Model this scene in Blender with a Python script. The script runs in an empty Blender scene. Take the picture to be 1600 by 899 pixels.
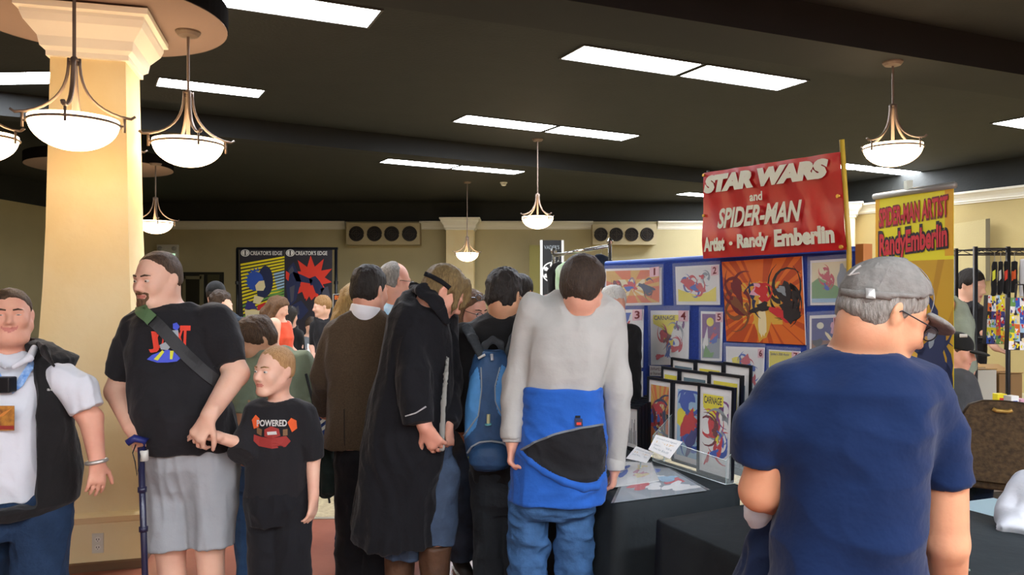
import bpy, math, random
import numpy as np
from mathutils import Vector, Matrix
random.seed(7)
SC = bpy.context.scene
COL = SC.collection
F = 1200.0          # focal length in pixels of the 1600 px wide frame
CH = 1.65           # camera height
HZ = 450.0          # horizon row

# ---------------------------------------------------------------- camera, world, exposure
cam_d = bpy.data.cameras.new('camera')
cam_d.sensor_width = 36.0
cam_d.lens = 36.0 * F / 1600.0
cam_d.clip_end = 100
cam = bpy.data.objects.new('camera', cam_d)
COL.objects.link(cam)
cam.location = (0, 0, CH)
cam.rotation_euler = (math.pi / 2, 0, 0)
SC.camera = cam
wd = bpy.data.worlds.new('world')
SC.world = wd
wd.use_nodes = True
wd.node_tree.nodes['Background'].inputs[0].default_value = (0.9, 0.95, 1, 1)
wd.node_tree.nodes['Background'].inputs[1].default_value = 0.02
SC.view_settings.view_transform = 'Standard'
SC.view_settings.look = 'None'
SC.view_settings.gamma = 1
SC.view_settings.use_curve_mapping = False
SC.view_settings.exposure = 0.85
PANEL_E = 30.0      # fluorescent diffusers
BOWL_E = 7.0       # pendant glass bowls

# ---------------------------------------------------------------- helpers
def px(x, y, D):
    """world point seen at pixel (x, y) of the photograph at depth D metres"""
    return np.array([(x - 800.0) / F * D, D, CH - (y - HZ) / F * D])

def lin(c):
    if isinstance(c, str):
        c = [int(c[i:i + 2], 16) for i in (0, 2, 4)]
    c = [v / 255.0 for v in c]
    return tuple((v / 12.92 if v <= .04045 else ((v + .055) / 1.055) ** 2.4) for v in c)

MATS = {}
def mat(name, col, rough=.65, metal=0.0, noise=None, bump=None, stretch=None, emit=0.0, emit_col=None,
        spec=.4, alpha=1.0, trans=0.0, col2=None, sheen=0.0, sss=0.0):
    """procedural principled material; noise=(scale, amount) varies the colour, bump=(scale, strength)"""
    if name in MATS:
        return MATS[name]
    m = bpy.data.materials.new(name)
    m.use_nodes = True
    nt = m.node_tree
    b = nt.nodes['Principled BSDF']
    c = lin(col)
    b.inputs['Base Color'].default_value = (*c, 1)
    b.inputs['Roughness'].default_value = rough
    b.inputs['Metallic'].default_value = metal
    b.inputs['Specular IOR Level'].default_value = spec
    if alpha < 1: b.inputs['Alpha'].default_value = alpha
    if trans: b.inputs['Transmission Weight'].default_value = trans
    if sheen:
        b.inputs['Sheen Weight'].default_value = sheen
    if sss:
        b.inputs['Subsurface Weight'].default_value = sss
        b.inputs['Subsurface Radius'].default_value = (.012, .005, .003)
    if emit:
        e = lin(emit_col) if emit_col else c
        b.inputs['Emission Color'].default_value = (*e, 1)
        b.inputs['Emission Strength'].default_value = emit
    if noise or bump:
        tc = nt.nodes.new('ShaderNodeTexCoord')
        mp = nt.nodes.new('ShaderNodeMapping')
        if stretch: mp.inputs['Scale'].default_value = stretch
        nt.links.new(tc.outputs['Object'], mp.inputs['Vector'])
    if noise:
        n = nt.nodes.new('ShaderNodeTexNoise')
        n.inputs['Scale'].default_value = noise[0]
        n.inputs['Detail'].default_value = 5
        nt.links.new(mp.outputs[0], n.inputs['Vector'])
        r = nt.nodes.new('ShaderNodeMapRange')
        r.inputs[1].default_value = .3; r.inputs[2].default_value = .7
        nt.links.new(n.outputs[0], r.inputs[0])
        mx = nt.nodes.new('ShaderNodeMix'); mx.data_type = 'RGBA'
        nt.links.new(r.outputs[0], mx.inputs[0])
        a = noise[1]
        if col2 is not None:
            mx.inputs[6].default_value = (*c, 1); mx.inputs[7].default_value = (*lin(col2), 1)
        else:
            mx.inputs[6].default_value = (*[v * (1 - a) for v in c], 1)
            mx.inputs[7].default_value = (*[min(1, v * (1 + a)) for v in c], 1)
        nt.links.new(mx.outputs[2], b.inputs['Base Color'])
    if bump:
        n2 = nt.nodes.new('ShaderNodeTexNoise')
        n2.inputs['Scale'].default_value = bump[0]
        n2.inputs['Detail'].default_value = 4
        nt.links.new(mp.outputs[0], n2.inputs['Vector'])
        bp = nt.nodes.new('ShaderNodeBump')
        bp.inputs['Strength'].default_value = bump[1]
        bp.inputs['Distance'].default_value = .02
        nt.links.new(n2.outputs[0], bp.inputs['Height'])
        nt.links.new(bp.outputs[0], b.inputs['Normal'])
    MATS[name] = m
    return m

def cloth(name, col, b=.35, var=.12):
    return mat(name, col, rough=.85, noise=(9, var), bump=(16, b), spec=.15, sheen=.1)

class MB:
    """collects faces; each face has a material"""
    def __init__(s): s.v = []; s.f = []; s.m = []; s.mats = []
    def mi(s, m):
        if m not in s.mats: s.mats.append(m)
        return s.mats.index(m)
    def add(s, verts, faces, m):
        o = len(s.v); k = s.mi(m)
        s.v += [tuple(float(c) for c in p) for p in verts]
        for f in faces: s.f.append([o + i for i in f]); s.m.append(k)
        return s
    def box(s, lo, hi, m, R=None, c=None):
        """axis box lo..hi; with R (3x3) and c it is turned and moved"""
        P = np.array([(x, y, z) for x in (lo[0], hi[0]) for y in (lo[1], hi[1]) for z in (lo[2], hi[2])], float)
        if R is not None: P = P @ np.array(R).T
        if c is not None: P = P + np.array(c)
        return s.add(P, [(0, 1, 3, 2), (4, 6, 7, 5), (0, 4, 5, 1), (2, 3, 7, 6), (0, 2, 6, 4), (1, 5, 7, 3)], m)
    def hexa(s, P, m):
        """8 points: bottom 4 ring, top 4 ring"""
        return s.add(P, [(3, 2, 1, 0), (4, 5, 6, 7), (0, 1, 5, 4), (1, 2, 6, 5), (2, 3, 7, 6), (3, 0, 4, 7)], m)
    def slab(s, A, B, C, Dp, t, m):
        """quad A B C D (3D) with thickness t along its normal (towards back)"""
        A, B, C, Dp = [np.array(p, float) for p in (A, B, C, Dp)]
        n = np.cross(B - A, Dp - A); n /= np.linalg.norm(n)
        return s.hexa([A - n * t, B - n * t, C - n * t, Dp - n * t, A, B, C, Dp], m)
    def lathe(s, prof, m, c=(0, 0, 0), n=24, close=False):
        V = []; Fc = []
        for r, z in prof:
            for i in range(n):
                a = 2 * math.pi * i / n
                V.append((c[0] + r * math.cos(a), c[1] + r * math.sin(a), c[2] + z))
        k = len(prof)
        for j in range(k - 1):
            for i in range(n):
                i2 = (i + 1) % n
                Fc.append((j * n + i, j * n + i2, (j + 1) * n + i2, (j + 1) * n + i))
        Fc.append(list(range(n))[::-1]); Fc.append([(k - 1) * n + i for i in range(n)])
        return s.add(V, Fc, m)
    def tube(s, pts, r, m, n=8, flat=None, closed=False):
        P = [np.array(p, float) for p in pts]
        if np.isscalar(r): r = [r] * len(P)
        V = []; Fc = []
        up = np.array([0, 0, 1.0]) if flat is None else np.array(flat[0], float)
        K = len(P)
        for i in range(K):
            if closed: t = P[(i + 1) % K] - P[i - 1]
            else: t = P[min(i + 1, K - 1)] - P[max(i - 1, 0)]
            t = t / (np.linalg.norm(t) + 1e-9)
            u = up - t * np.dot(up, t)
            if np.linalg.norm(u) < 1e-3:
                u = np.array([1.0, 0, 0]) - t * t[0]
            u /= np.linalg.norm(u); w = np.cross(t, u)
            ru = r[i] * (flat[1] if flat else 1)
            for j in range(n):
                a = 2 * math.pi * j / n
                V.append(P[i] + u * math.cos(a) * ru + w * math.sin(a) * r[i])
        for i in range(K if closed else K - 1):
            i2 = (i + 1) % K
            for j in range(n):
                j2 = (j + 1) % n
                Fc.append((i * n + j, i * n + j2, i2 * n + j2, i2 * n + j))
        if not closed:
            Fc.append(list(range(n))[::-1]); Fc.append([(K - 1) * n + j for j in range(n)])
        return s.add(V, Fc, m)

def mesh_obj(name, verts, faces, mats, parent=None, origin=(0, 0, 0), midx=None, smooth=False):
    me = bpy.data.meshes.new(name)
    V = np.asarray(verts, dtype=np.float64) - np.asarray(origin, float)
    if isinstance(faces, np.ndarray):
        me.vertices.add(len(V)); me.vertices.foreach_set('co', V.ravel())
        n, k = faces.shape
        me.loops.add(n * k); me.loops.foreach_set('vertex_index', faces.ravel().astype(np.int32))
        me.polygons.add(n)
        me.polygons.foreach_set('loop_start', np.arange(0, n * k, k, dtype=np.int32))
        me.update(calc_edges=True)
        me.validate()
    else:
        me.from_pydata([tuple(p) for p in V], [], [list(f) for f in faces])
        me.update()
    for m in mats: me.materials.append(m)
    if midx is not None:
        me.polygons.foreach_set('material_index', np.asarray(midx, dtype=np.int32))
    if smooth:
        me.polygons.foreach_set('use_smooth', np.ones(len(me.polygons), dtype=bool))
    o = bpy.data.objects.new(name, me)
    COL.objects.link(o)
    if parent is not None: o.parent = parent
    return o

ORG = {}
def thing(name, label, cat, loc=(0, 0, 0), rz=0.0, group=None):
    o = bpy.data.objects.new(name, None)
    COL.objects.link(o)
    o.location = [float(c) for c in loc]; o.rotation_euler = (0, 0, rz)
    o.empty_display_size = .1
    o['label'] = label; o['category'] = cat
    if group: o['group'] = group
    ORG[o.name] = tuple(loc)
    return o
def tag(o, label, cat, group=None):
    o['label'] = label; o['category'] = cat
    if group: o['group'] = group
    return o
def org(o):
    while o is not None and o.name not in ORG: o = o.parent
    return ORG[o.name] if o is not None else (0, 0, 0)
def part(name, mb, parent, smooth=False, local=False, label=None):
    """a part in world coordinates (local=True: coordinates of its thing)"""
    o = mesh_obj(name, mb.v, mb.f, mb.mats, parent, (0, 0, 0) if local else org(parent), mb.m, smooth)
    if label: o['label'] = label
    return o
def struct(name, mb, smooth=False, parent=None):
    o = mesh_obj(name, mb.v, mb.f, mb.mats, parent, (0, 0, 0), mb.m, smooth)
    if parent is None: o['kind'] = 'structure'
    return o
def bevel(o, w, seg=2):
    md = o.modifiers.new('bevel', 'BEVEL'); md.width = w; md.segments = seg; md.limit_method = 'ANGLE'
    return o
def copy_thing(root, loc, rz=None, label=None):
    r = root.copy(); COL.objects.link(r); r.location = [float(c) for c in loc]
    if rz is not None: r.rotation_euler = (0, 0, rz)
    if label: r['label'] = label
    for ch in list(root.children):
        c = ch.copy(); COL.objects.link(c); c.parent = r
        for g in ch.children:
            d = g.copy(); COL.objects.link(d); d.parent = c
    return r
def rotz(a): return np.array([[math.cos(a), -math.sin(a), 0], [math.sin(a), math.cos(a), 0], [0, 0, 1.0]])
def rotx(a): return np.array([[1.0, 0, 0], [0, math.cos(a), -math.sin(a)], [0, math.sin(a), math.cos(a)]])
def roty(a): return np.array([[math.cos(a), 0, math.sin(a)], [0, 1.0, 0], [-math.sin(a), 0, math.cos(a)]])

def text_mesh(txt, size=1.0, bold=0.0, shear=0.0, spacing=1.0, extrude=0.0, res=3):
    """vertices and faces of a line of lettering, fitted later; x right, y up, baseline at 0"""
    cu = bpy.data.curves.new('lettering', 'FONT')
    cu.body = txt; cu.size = size; cu.offset = bold; cu.shear = shear
    cu.space_character = spacing; cu.extrude = extrude; cu.resolution_u = res
    ob = bpy.data.objects.new('lettering', cu); COL.objects.link(ob)
    dg = bpy.context.evaluated_depsgraph_get()
    me = bpy.data.meshes.new_from_object(ob.evaluated_get(dg))
    V = np.array([v.co[:] for v in me.vertices]); Fc = [list(p.vertices) for p in me.polygons]
    bpy.data.objects.remove(ob); bpy.data.curves.remove(cu); bpy.data.meshes.remove(me)
    return V, Fc

class Sheet:
    """a flat quad in space: (u, v) in 0..1, u left to right, v bottom to top; prints lie d in front of it"""
    def __init__(s, BL, BR, TR, TL):
        s.p = [np.array(q, float) for q in (BL, BR, TR, TL)]
        n = np.cross(s.p[1] - s.p[0], s.p[3] - s.p[0]); s.n = n / np.linalg.norm(n)
        s.w = np.linalg.norm(s.p[1] - s.p[0]); s.h = np.linalg.norm(s.p[3] - s.p[0])
    def at(s, u, v, d=0.0):
        a, b, c, e = s.p
        return (a * (1 - u) * (1 - v) + b * u * (1 - v) + c * u * v + e * (1 - u) * v) + s.n * d
    def sub(s, u0, v0, u1, v1, d=0.0):
        return Sheet(s.at(u0, v0, d), s.at(u1, v0, d), s.at(u1, v1, d), s.at(u0, v1, d))
    def body(s, mb, t, m):
        return mb.slab(s.p[0], s.p[1], s.p[2], s.p[3], t, m)
    def poly(s, mb, uv, m, d=.001):
        return mb.add([s.at(u, v, d) for u, v in uv], [list(range(len(uv)))], m)
    def rect(s, mb, u0, v0, u1, v1, m, d=.001):
        return s.poly(mb, [(u0, v0), (u1, v0), (u1, v1), (u0, v1)], m, d)
    def text(s, mb, txt, u0, v0, u1, v1, m, d=.002, bold=0.0, shear=0.0, slope=0.0, fit=None):
        V, Fc = text_mesh(txt, bold=bold, shear=shear)
        lo = V.min(0); hi = V.max(0)
        b, t = (lo[1], hi[1]) if fit is None else fit
        U = u0 + (V[:, 0] - lo[0]) / (hi[0] - lo[0]) * (u1 - u0)
        W = v0 + (V[:, 1] - b) / (t - b) * (v1 - v0) + slope * (U - u0)
        return mb.add([s.at(u, v, d) for u, v in zip(U, W)], Fc, m)

def blob(cx, cy, rx, ry, n=18, j=.25, rnd=None, rot=0.0):
    """an irregular closed outline"""
    rnd = rnd or random
    out = []
    ph = rnd.random() * 6.28
    for i in range(n):
        a = 2 * math.pi * i / n
        k = 1 + j * math.sin(3 * a + ph) * .6 + j * (rnd.random() - .5)
        x, y = rx * k * math.cos(a), ry * k * math.sin(a)
        out.append((cx + x * math.cos(rot) - y * math.sin(rot), cy + x * math.sin(rot) + y * math.cos(rot)))
    return [(min(max(u, 0.002), .998), min(max(v, 0.002), .998)) for u, v in out]

# ---------------------------------------------------------------- the room
GA = math.radians(28)                     # the hall's grid is turned against the view
wall_m = mat('plaster_olive_beige', 'bbae86', rough=.85, noise=(1.2, .06), bump=(40, .08))
black_m = mat('black_paint', '282926', rough=.75, noise=(3, .1), bump=(30, .15))
beam_m = mat('black_beam_paint', '1c1d1c', rough=.75, noise=(3, .1))
crown_m = mat('crown_white', 'e6e0cf', rough=.55)
carpet_m = mat('carpet_beige', 'b5a684', rough=.95, noise=(25, .35), bump=(60, .3), col2='8f8468')
wood_m = mat('floor_red_brown', '7c4636', rough=.3, noise=(2.5, .3), spec=.5, col2='9a604c', bump=(20, .03))
CZ = 3.70; FW = 18.5; WT = 3.24
def right_wall_x(D): return 7.75 - (D - 12.5) * .488
XR = right_wall_x(FW)

mb = MB().box((-14, -9, -.1), (16, FW, 0), carpet_m); struct('floor', mb)
mb = MB().box((-9, -9, 0), (12, 5.45, .004), wood_m); o = struct('floor_wood', mb)
mb = MB().box((-9, 5.45, 0), (9, 5.49, .008), mat('strip_brass', 'b9b3a0', rough=.35, metal=.6)); struct('trim_1', mb)
mb = MB().box((-14, -9, CZ), (16, FW + .3, CZ + .1), black_m); struct('ceiling', mb)
# far wall: plaster below, black above the crown
mb = MB().box((-14, FW, 0), (XR, FW + .2, WT), wall_m); mb.box((-14, FW, WT), (XR, FW + .2, CZ), black_m)
wall_far = struct('wall_far', mb)
mb = MB().box((-9.4, -9, 0), (-9.2, FW, WT), wall_m); mb.box((-9.4, -9, WT), (-9.2, FW, CZ), black_m)
struct('wall_left', mb)
mb = MB().box((-9.4, -9.2, 0), (16, -9, WT), wall_m); mb.box((-9.4, -9.2, WT), (16, -9, CZ), black_m)
struct('wall_back', mb)
A = (XR, FW); B = (right_wall_x(-9), -9)
wall_r = mat('plaster_warm', 'b09c68', rough=.85, noise=(1.2, .06), bump=(40, .08))
mb = MB()
mb.hexa([(A[0], A[1], 0), (B[0], B[1], 0), (B[0] + .3, B[1], 0), (A[0] + .3, A[1], 0),
         (A[0], A[1], WT), (B[0], B[1], WT), (B[0] + .3, B[1], WT), (A[0] + .3, A[1], WT)], wall_r)
mb.hexa([(A[0], A[1], WT), (B[0], B[1], WT), (B[0] + .3, B[1], WT), (A[0] + .3, A[1], WT),
         (A[0], A[1], CZ), (B[0], B[1], CZ), (B[0] + .3, B[1], CZ), (A[0] + .3, A[1], CZ)], black_m)
struct('wall_right', mb)

# crown mouldings: a stepped profile swept along a wall
def crown(name, p, q, n, h=.19, d=.14, top=WT):
    p = np.array(p, float); q = np.array(q, float); n = np.array(n, float)
    prof = [(0, 0), (d, 0), (d, -.035), (d * .8, -.05), (d * .45, -.10), (d * .3, -.14), (d * .3, -.16), (.02, -.175), (.02, -h), (0, -h)]
    mb = MB(); V = []
    for e in (p, q):
        for a, b in prof: V.append((e[0] + n[0] * a, e[1] + n[1] * a, top + b))
    k = len(prof)
    Fc = [(i, (i + 1) % k, k + (i + 1) % k, k + i) for i in range(k)] + [list(range(k))[::-1], list(range(k, 2 * k))]
    mb.add(V, Fc, crown_m)
    return struct(name, mb)
def xw(x, D=FW): return (x - 800) / F * D
crown('trim_2', (-14, FW), (xw(540), FW), (0, -1))
crown('trim_3', (xw(656), FW), (xw(926), FW), (0, -1))
crown('trim_4', (xw(1027), FW), (XR, FW), (0, -1))
wn = np.array([-.898, -.438])
crown('trim_5', A, B, wn)
# black beams under the ceiling
def beam(name, c, ang, L, w, z0, m=beam_m):
    R = rotz(ang)
    mb = MB().box((-L, -w / 2, z0), (L, w / 2, CZ - .002), m, R, (c[0], c[1], 0))
    return struct(name, mb)
u26 = np.array([math.cos(GA), math.sin(GA)])
beam('beam', (2.95, 6.16), math.radians(23), 7.5, .55, 3.43)
beam('beam', (-.45, 11.1), math.radians(31), 7.6, .22, 3.45)

# fluorescent troffers: frame + glowing diffuser, each a fixture
tube_m = mat('diffuser', 'f4f8ff', emit=PANEL_E, emit_col='eef4ff')
frame_m = mat('troffer_frame', '4a4a46', rough=.5)
proto = None
def troffer(c, ang, label):
    global proto
    if proto is None:
        t = thing('ceiling_light', label, 'ceiling light', (c[0], c[1], CZ), ang, 'fluorescent ceiling panels')
        L, W = 1.24, .40
        m = MB()
        for s in (-1, 1):
            m.box((-L / 2 - .02, s * (W / 2 + .01) - .01, -.012), (L / 2 + .02, s * (W / 2 + .01) + .01, 0), frame_m)
            m.box((s * (L / 2 + .01) - .01, -W / 2, -.012), (s * (L / 2 + .01) + .01, W / 2, 0), frame_m)
        part('frame', m, t, local=True)
        part('diffuser', MB().box((-L / 2, -W / 2, -.008), (L / 2, W / 2, 0), tube_m), t, local=True)
        proto = t
        return t
    return copy_thing(proto, (c[0], c[1], CZ), ang, label)
def on_ceiling(x, y, z=CZ):
    D = (z - CH) * F / (HZ - y)
    return np.array([(x - 800) / F * D, D])
def pair(x, y, adeg, la, lb):
    c = on_ceiling(x, y); a = math.radians(adeg); d = np.array([math.cos(a), math.sin(a)]) * .655
    troffer(c - d, a, la); troffer(c + d, a, lb)
pair(1079, 109, 25.5, 'left panel of the biggest bright ceiling light pair', 'right panel of the biggest bright ceiling light pair')
pair(860, 201, 28.5, 'left panel of the middle ceiling light pair', 'right panel of the middle ceiling light pair')
pair(711, 261, 31, 'left panel of the far central ceiling light pair', 'right panel of the far central ceiling light pair')
pair(1132, 308, 31, 'ceiling panel just left of the red banner', 'ceiling panel hidden behind the red banner')
pair(1351, 263, 28, 'ceiling panel between the red banner and the copper pendant', 'ceiling panel right of the red banner, beneath the copper pendant')
pair(1668, 203, 27, 'ceiling panel cut by the right edge of the picture', 'ceiling panel beyond the right edge of the picture')
pair(300, -14, 25, 'ceiling panel above the round disc at the top left edge', 'ceiling panel at the top left beside the round disc')
troffer(on_ceiling(330, 137), math.radians(29), 'single ceiling panel behind the pendant right of the column').scale = (.8, .85, 1)
troffer(on_ceiling(12, 122), math.radians(-4), 'ceiling panel at the left edge behind the column')
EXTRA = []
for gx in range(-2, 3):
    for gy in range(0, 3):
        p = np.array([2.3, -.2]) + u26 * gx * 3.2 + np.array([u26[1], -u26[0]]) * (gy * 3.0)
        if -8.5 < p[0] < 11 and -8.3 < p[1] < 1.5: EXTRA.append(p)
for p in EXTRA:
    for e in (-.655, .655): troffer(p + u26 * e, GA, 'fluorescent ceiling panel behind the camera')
# ---------------------------------------------------------------- columns, discs, pendants
col_m = mat('column_plaster', 'e9cf95', rough=.75, noise=(2.2, .16), col2='f0deb0', bump=(14, .12))
cap_m = mat('capital_white', 'f1ead8', rough=.55)
disc_m = mat('disc_underside', '8a766c', rough=.8, spec=.1)
rim_m = mat('disc_rim_black', '1c1a19', rough=.95, spec=0.0)
def sq_loft(mb, rows, m, R=None, c=(0, 0, 0)):
    """rows of (half width, z): a square shaft"""
    V = []
    for w, z in rows:
        for a, b in ((-1, -1), (1, -1), (1, 1), (-1, 1)): V.append((a * w, b * w, z))
    V = np.array(V, float)
    if R is not None: V = V @ R.T
    V += np.array(c)
    Fc = []
    for j in range(len(rows) - 1):
        for i in range(4):
            i2 = (i + 1) % 4
            Fc.append((j * 4 + i, j * 4 + i2, j * 4 + 4 + i2, j * 4 + 4 + i))
    Fc.append((3, 2, 1, 0)); k = len(rows) * 4; Fc.append((k - 4, k - 3, k - 2, k - 1))
    return mb.add(V, Fc, m)
def column(x, y, rz, k, capz, rail=True):
    R = rotz(rz); c = (x, y, 0)
    mb = sq_loft(MB(), [(.31 * k, 0), (.308 * k, .3), (.30 * k, .62), (.285 * k, .85), (.256 * k, 1.2), (.232 * k, 1.65), (.22 * k, 2.0), (.2 * k, capz - .2)] if rail else [(.22 * k, 0), (.22 * k, capz - .2)], col_m, R, c)
    t = struct('column', mb); t['label'] = 'square plaster column'
    w = (.2 if rail else .22) * k
    m2 = sq_loft(MB(), [(w - .01, capz - .27), (w + .02, capz - .265), (w + .02, capz - .235), (w + .045, capz - .215), (w + .055, capz - .16), (w + .11, capz - .09), (w + .125, capz - .05), (w + .125, capz - .03), (w + .15, capz - .02), (w + .15, capz + .015)], cap_m, R, c)
    struct('capital', m2, parent=t)
    if rail:
        m3 = sq_loft(MB(), [(.302 * k, .275), (.32 * k, .285), (.335 * k, .32), (.322 * k, .335), (.305 * k, .345)], col_m, R, c)
        struct('chair_rail', m3, parent=t)
        m4 = sq_loft(MB(), [(.322 * k, 0), (.322 * k, .05), (.305 * k, .06)], mat('base_brown', '6d5138', rough=.6), R, c)
        struct('plinth', m4, parent=t)
    return t
CX, CY = -2.56, 4.74
column(CX, CY, math.radians(15), 1.0, 3.27)
def disc(x, y, r, z, label):
    t = thing('ceiling_disc', label, 'ceiling disc', (x, y, z))
    part('underside', MB().lathe([(r - .005, 0), (r - .005, .02)], disc_m, n=64), t, local=True)
    part('rim', MB().lathe([(r - .004, .004), (r, .01), (r, .14), (r - .02, .15)], rim_m, n=64), t, local=True, smooth=False)
    part('hanger', MB().lathe([(.18, .14), (.18, CZ - z)], rim_m, n=24), t, local=True)
    return t
disc(CX, CY, .76, 3.30, 'large round disc around the top of the near column')
# pendants: canopy, stem, hub, four curved arms with claws, band, glowing bowl
bronze_m = mat('pendant_bronze', '6f5f53', rough=.5, metal=.3)
glass_m = mat('bowl_glass', 'fff0d8', rough=.4, emit=BOWL_E, emit_col='ffd9a8')
proto_p = None
def pendant(x, y, zr, ztop, label, rz=0.0):
    """zr: height of the bowl's rim, ztop: where the canopy sits"""
    global proto_p
    t = thing('pendant_lamp', label, 'pendant lamp', (x, y, zr), rz, 'bowl pendants with curved bronze arms')
    if proto_p is None:
        D = {}
        r, dp = .215, .155
        prof = [(r * math.cos(a), -dp * math.sin(a)) for a in np.linspace(0.0, math.pi / 2 * .985, 12)]
        outer = [(r, .012)] + prof
        inner = [(max(.004, p[0] - .008), p[1] + .010) for p in prof[::-1]] + [(r - .01, .012)]
        D['bowl'] = MB().lathe(outer, glass_m, n=40)
        D['band'] = MB().tube([((r + .004) * math.cos(a), (r + .004) * math.sin(a), -.012) for a in np.linspace(0, 2 * math.pi, 40, endpoint=False)], .007, bronze_m, n=6, closed=True)
        h = MB().lathe([(.012, .01), (.012, .29), (.02, .295), (.02, .33), (.012, .34)], bronze_m, n=10)
        h.lathe([(.028, .315), (.028, .325)], bronze_m, n=10)
        D['hub'] = h
        arm = MB()
        pts = []
        for s in np.linspace(0, 1, 12):
            rr = .026 + .245 * s ** 2.3
            zz = .33 - .30 * (1 - (1 - s) ** 1.55)
            pts.append((rr, 0, zz))
        pts.append((.292, 0, .045))
        arm.tube(pts, .0075, bronze_m, n=6, flat=((0, 1, 0), 1.6))
        arm.tube([(.238, 0, .035), (.238, 0, -.045)], .007, bronze_m, n=6)
        arm.tube([(.205, 0, -.012), (.238, 0, -.012)], .006, bronze_m, n=6)
        D['arm'] = arm
        proto_p = {k: mesh_obj(k, v.v, v.f, v.mats, None, (0, 0, 0), v.m, True).data for k, v in D.items()}
        for o in [o for o in COL.objects if o.data and o.data.name in [d.name for d in proto_p.values()]]:
            bpy.data.objects.remove(o)
    for k in ('bowl', 'band', 'hub'):
        o = bpy.data.objects.new(k, proto_p[k]); COL.objects.link(o); o.parent = t
    for i in range(4):
        o = bpy.data.objects.new('arm', proto_p['arm']); COL.objects.link(o); o.parent = t
        o.rotation_euler = (0, 0, math.radians(20) + i * math.pi / 2)
    h = ztop - zr
    part('stem', MB().tube([(0, 0, .33), (0, 0, h - .02)], .009, bronze_m, n=8), t, local=True)
    part('canopy', MB().lathe([(.01, h - .035), (.06, h - .03), (.075, h - .012), (.078, h - .001)], bronze_m, n=24), t, local=True, smooth=False)
    return t
def pend(x, yrim, D, ztop, label, rz=0.0):
    p = px(x, yrim, D)
    return pendant(p[0], p[1], p[2], ztop, label, rz)
pend(116, 190, 4.05, 3.30, 'glowing bowl pendant in front of the near column')
pend(294, 224, 4.95, 3.30, 'glowing bowl pendant right of the near column, on the disc edge', .3)
pend(-36, 214, 4.6, 3.30, 'glowing bowl pendant cut by the left edge of the picture', -.4)
pend(158, 240, 5.35, 3.30, 'bowl pendant hidden behind the near column', .2)
pend(243, 348, 10.2, 3.30, 'small far bowl pendant below the second round disc', .2)
pend(1395, 230, 6.05, 3.43, 'copper-armed bowl pendant hanging from the beam at the right', .1)
pend(840, 341, 10.6, CZ, 'far bowl pendant hanging over the middle of the hall', .3)
pend(730, 397, 14.9, CZ, 'smallest bowl pendant in front of the far wall column', 0)
for i, (x, y) in enumerate(((-3.6, -1.6), (-2.4, -2.4), (3.0, -2.6), (4.4, -1.8), (-.4, -4.4), (1.4, -5.2), (6.5, 1.2))):  # unseen pendants, added behind the camera to throw more frontal light
    pendant(x, y, 2.55, CZ, 'unseen bowl pendant added behind the camera for frontal light')
# second column and disc behind the first
column(px(150, 450, 10.6)[0], 10.8, math.radians(4), 1.0, 3.27, False)
disc(px(158, 450, 10.6)[0], 10.6, .92, 3.30, 'small far round disc behind the near column')
# column set against the far wall, and one by the right wall
column(xw(720, 18.1), 18.1, 0, 1.45, 3.25, False)
column(6.35, 14.75, math.radians(-26), 1.0, 3.24, False)

# supply-air boxes with four round grilles each
box_m = mat('vent_box_paint', 'b8a884', rough=.8)
dark_m = mat('grille_dark', '191512', rough=.5)
def vent_box(x0, x1, y0, y1, xs, yc, r, label):
    D = FW - .35
    P0 = px(x0, y1, D); P1 = px(x1, y0, D)
    t = thing('vent_box', label, 'air vent', ((P0[0] + P1[0]) / 2, D, P0[2]))
    part('box', MB().box((P0[0], D, P0[2]), (P1[0], FW, P1[2]), box_m), t)
    for x in xs:
        c = px(x, yc, D); rr = r / F * D
        m = MB()
        ring = [(c[0] + rr * math.cos(a), D - .01, c[2] + rr * math.sin(a)) for a in np.linspace(0, 2 * math.pi, 28, endpoint=False)]
        m.tube(ring, .02, mat('grille_ring', '2c2620', rough=.5), n=6, closed=True)
        m.add([(p[0], D - .004, p[2]) for p in ring], [list(range(28))[::-1]], dark_m)
        for k in (.35, .68):
            m.tube([(c[0] + rr * k * math.cos(a), D - .012, c[2] + rr * k * math.sin(a)) for a in np.linspace(0, 2 * math.pi, 20, endpoint=False)], .008, mat('grille_vane', '3a322a', rough=.5), n=5, closed=True)
        m.tube([(c[0] - rr, D - .014, c[2]), (c[0] + rr, D - .014, c[2])], .008, MATS['grille_vane'], n=5)
        m.tube([(c[0], D - .014, c[2] - rr), (c[0], D - .014, c[2] + rr)], .008, MATS['grille_vane'], n=5)
        part('round_grille', m, t)
    return t
vent_box(541, 656, 349, 383, (557, 585, 612, 640), 366, 10.6, 'beige box with four round air grilles on the far wall')
vent_box(926, 1026, 351, 383, (939, 963, 987, 1011), 367, 9.5, 'beige box with four round air grilles above the chrome rail')

# EXIT sign, doorway, board, smoke detector, outlet
white_m = mat('off_white_plastic', 'dcd8c8', rough=.5)
p = px(262, 410, FW)
t = thing('exit_sign', 'white exit sign with green letters above the far doorway', 'exit sign', (p[0], FW - .1, p[2]))
s = Sheet(px(245, 412, FW - .1), px(277, 412, FW - .1), px(277, 383, FW - .1), px(245, 383, FW - .1))
part('housing', s.body(MB(), .095, white_m), t)
part('lamp_housing', MB().slab(px(245, 396, FW - .16), px(277, 396, FW - .16), px(277, 383, FW - .16), px(245, 383, FW - .16), .06, white_m), t)
m = MB(); s.rect(m, .12, .03, .9, .52, mat('exit_panel', 'd8ecd8', rough=.4, emit=.5, emit_col='d0f0d4'), .004); part('panel', m, t)
m = MB(); s.text(m, 'EXIT', .18, .1, .85, .46, mat('exit_green', '2fd07a', emit=1.2, emit_col='30e080'), .006, bold=.03); part('lettering', m, t)
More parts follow.
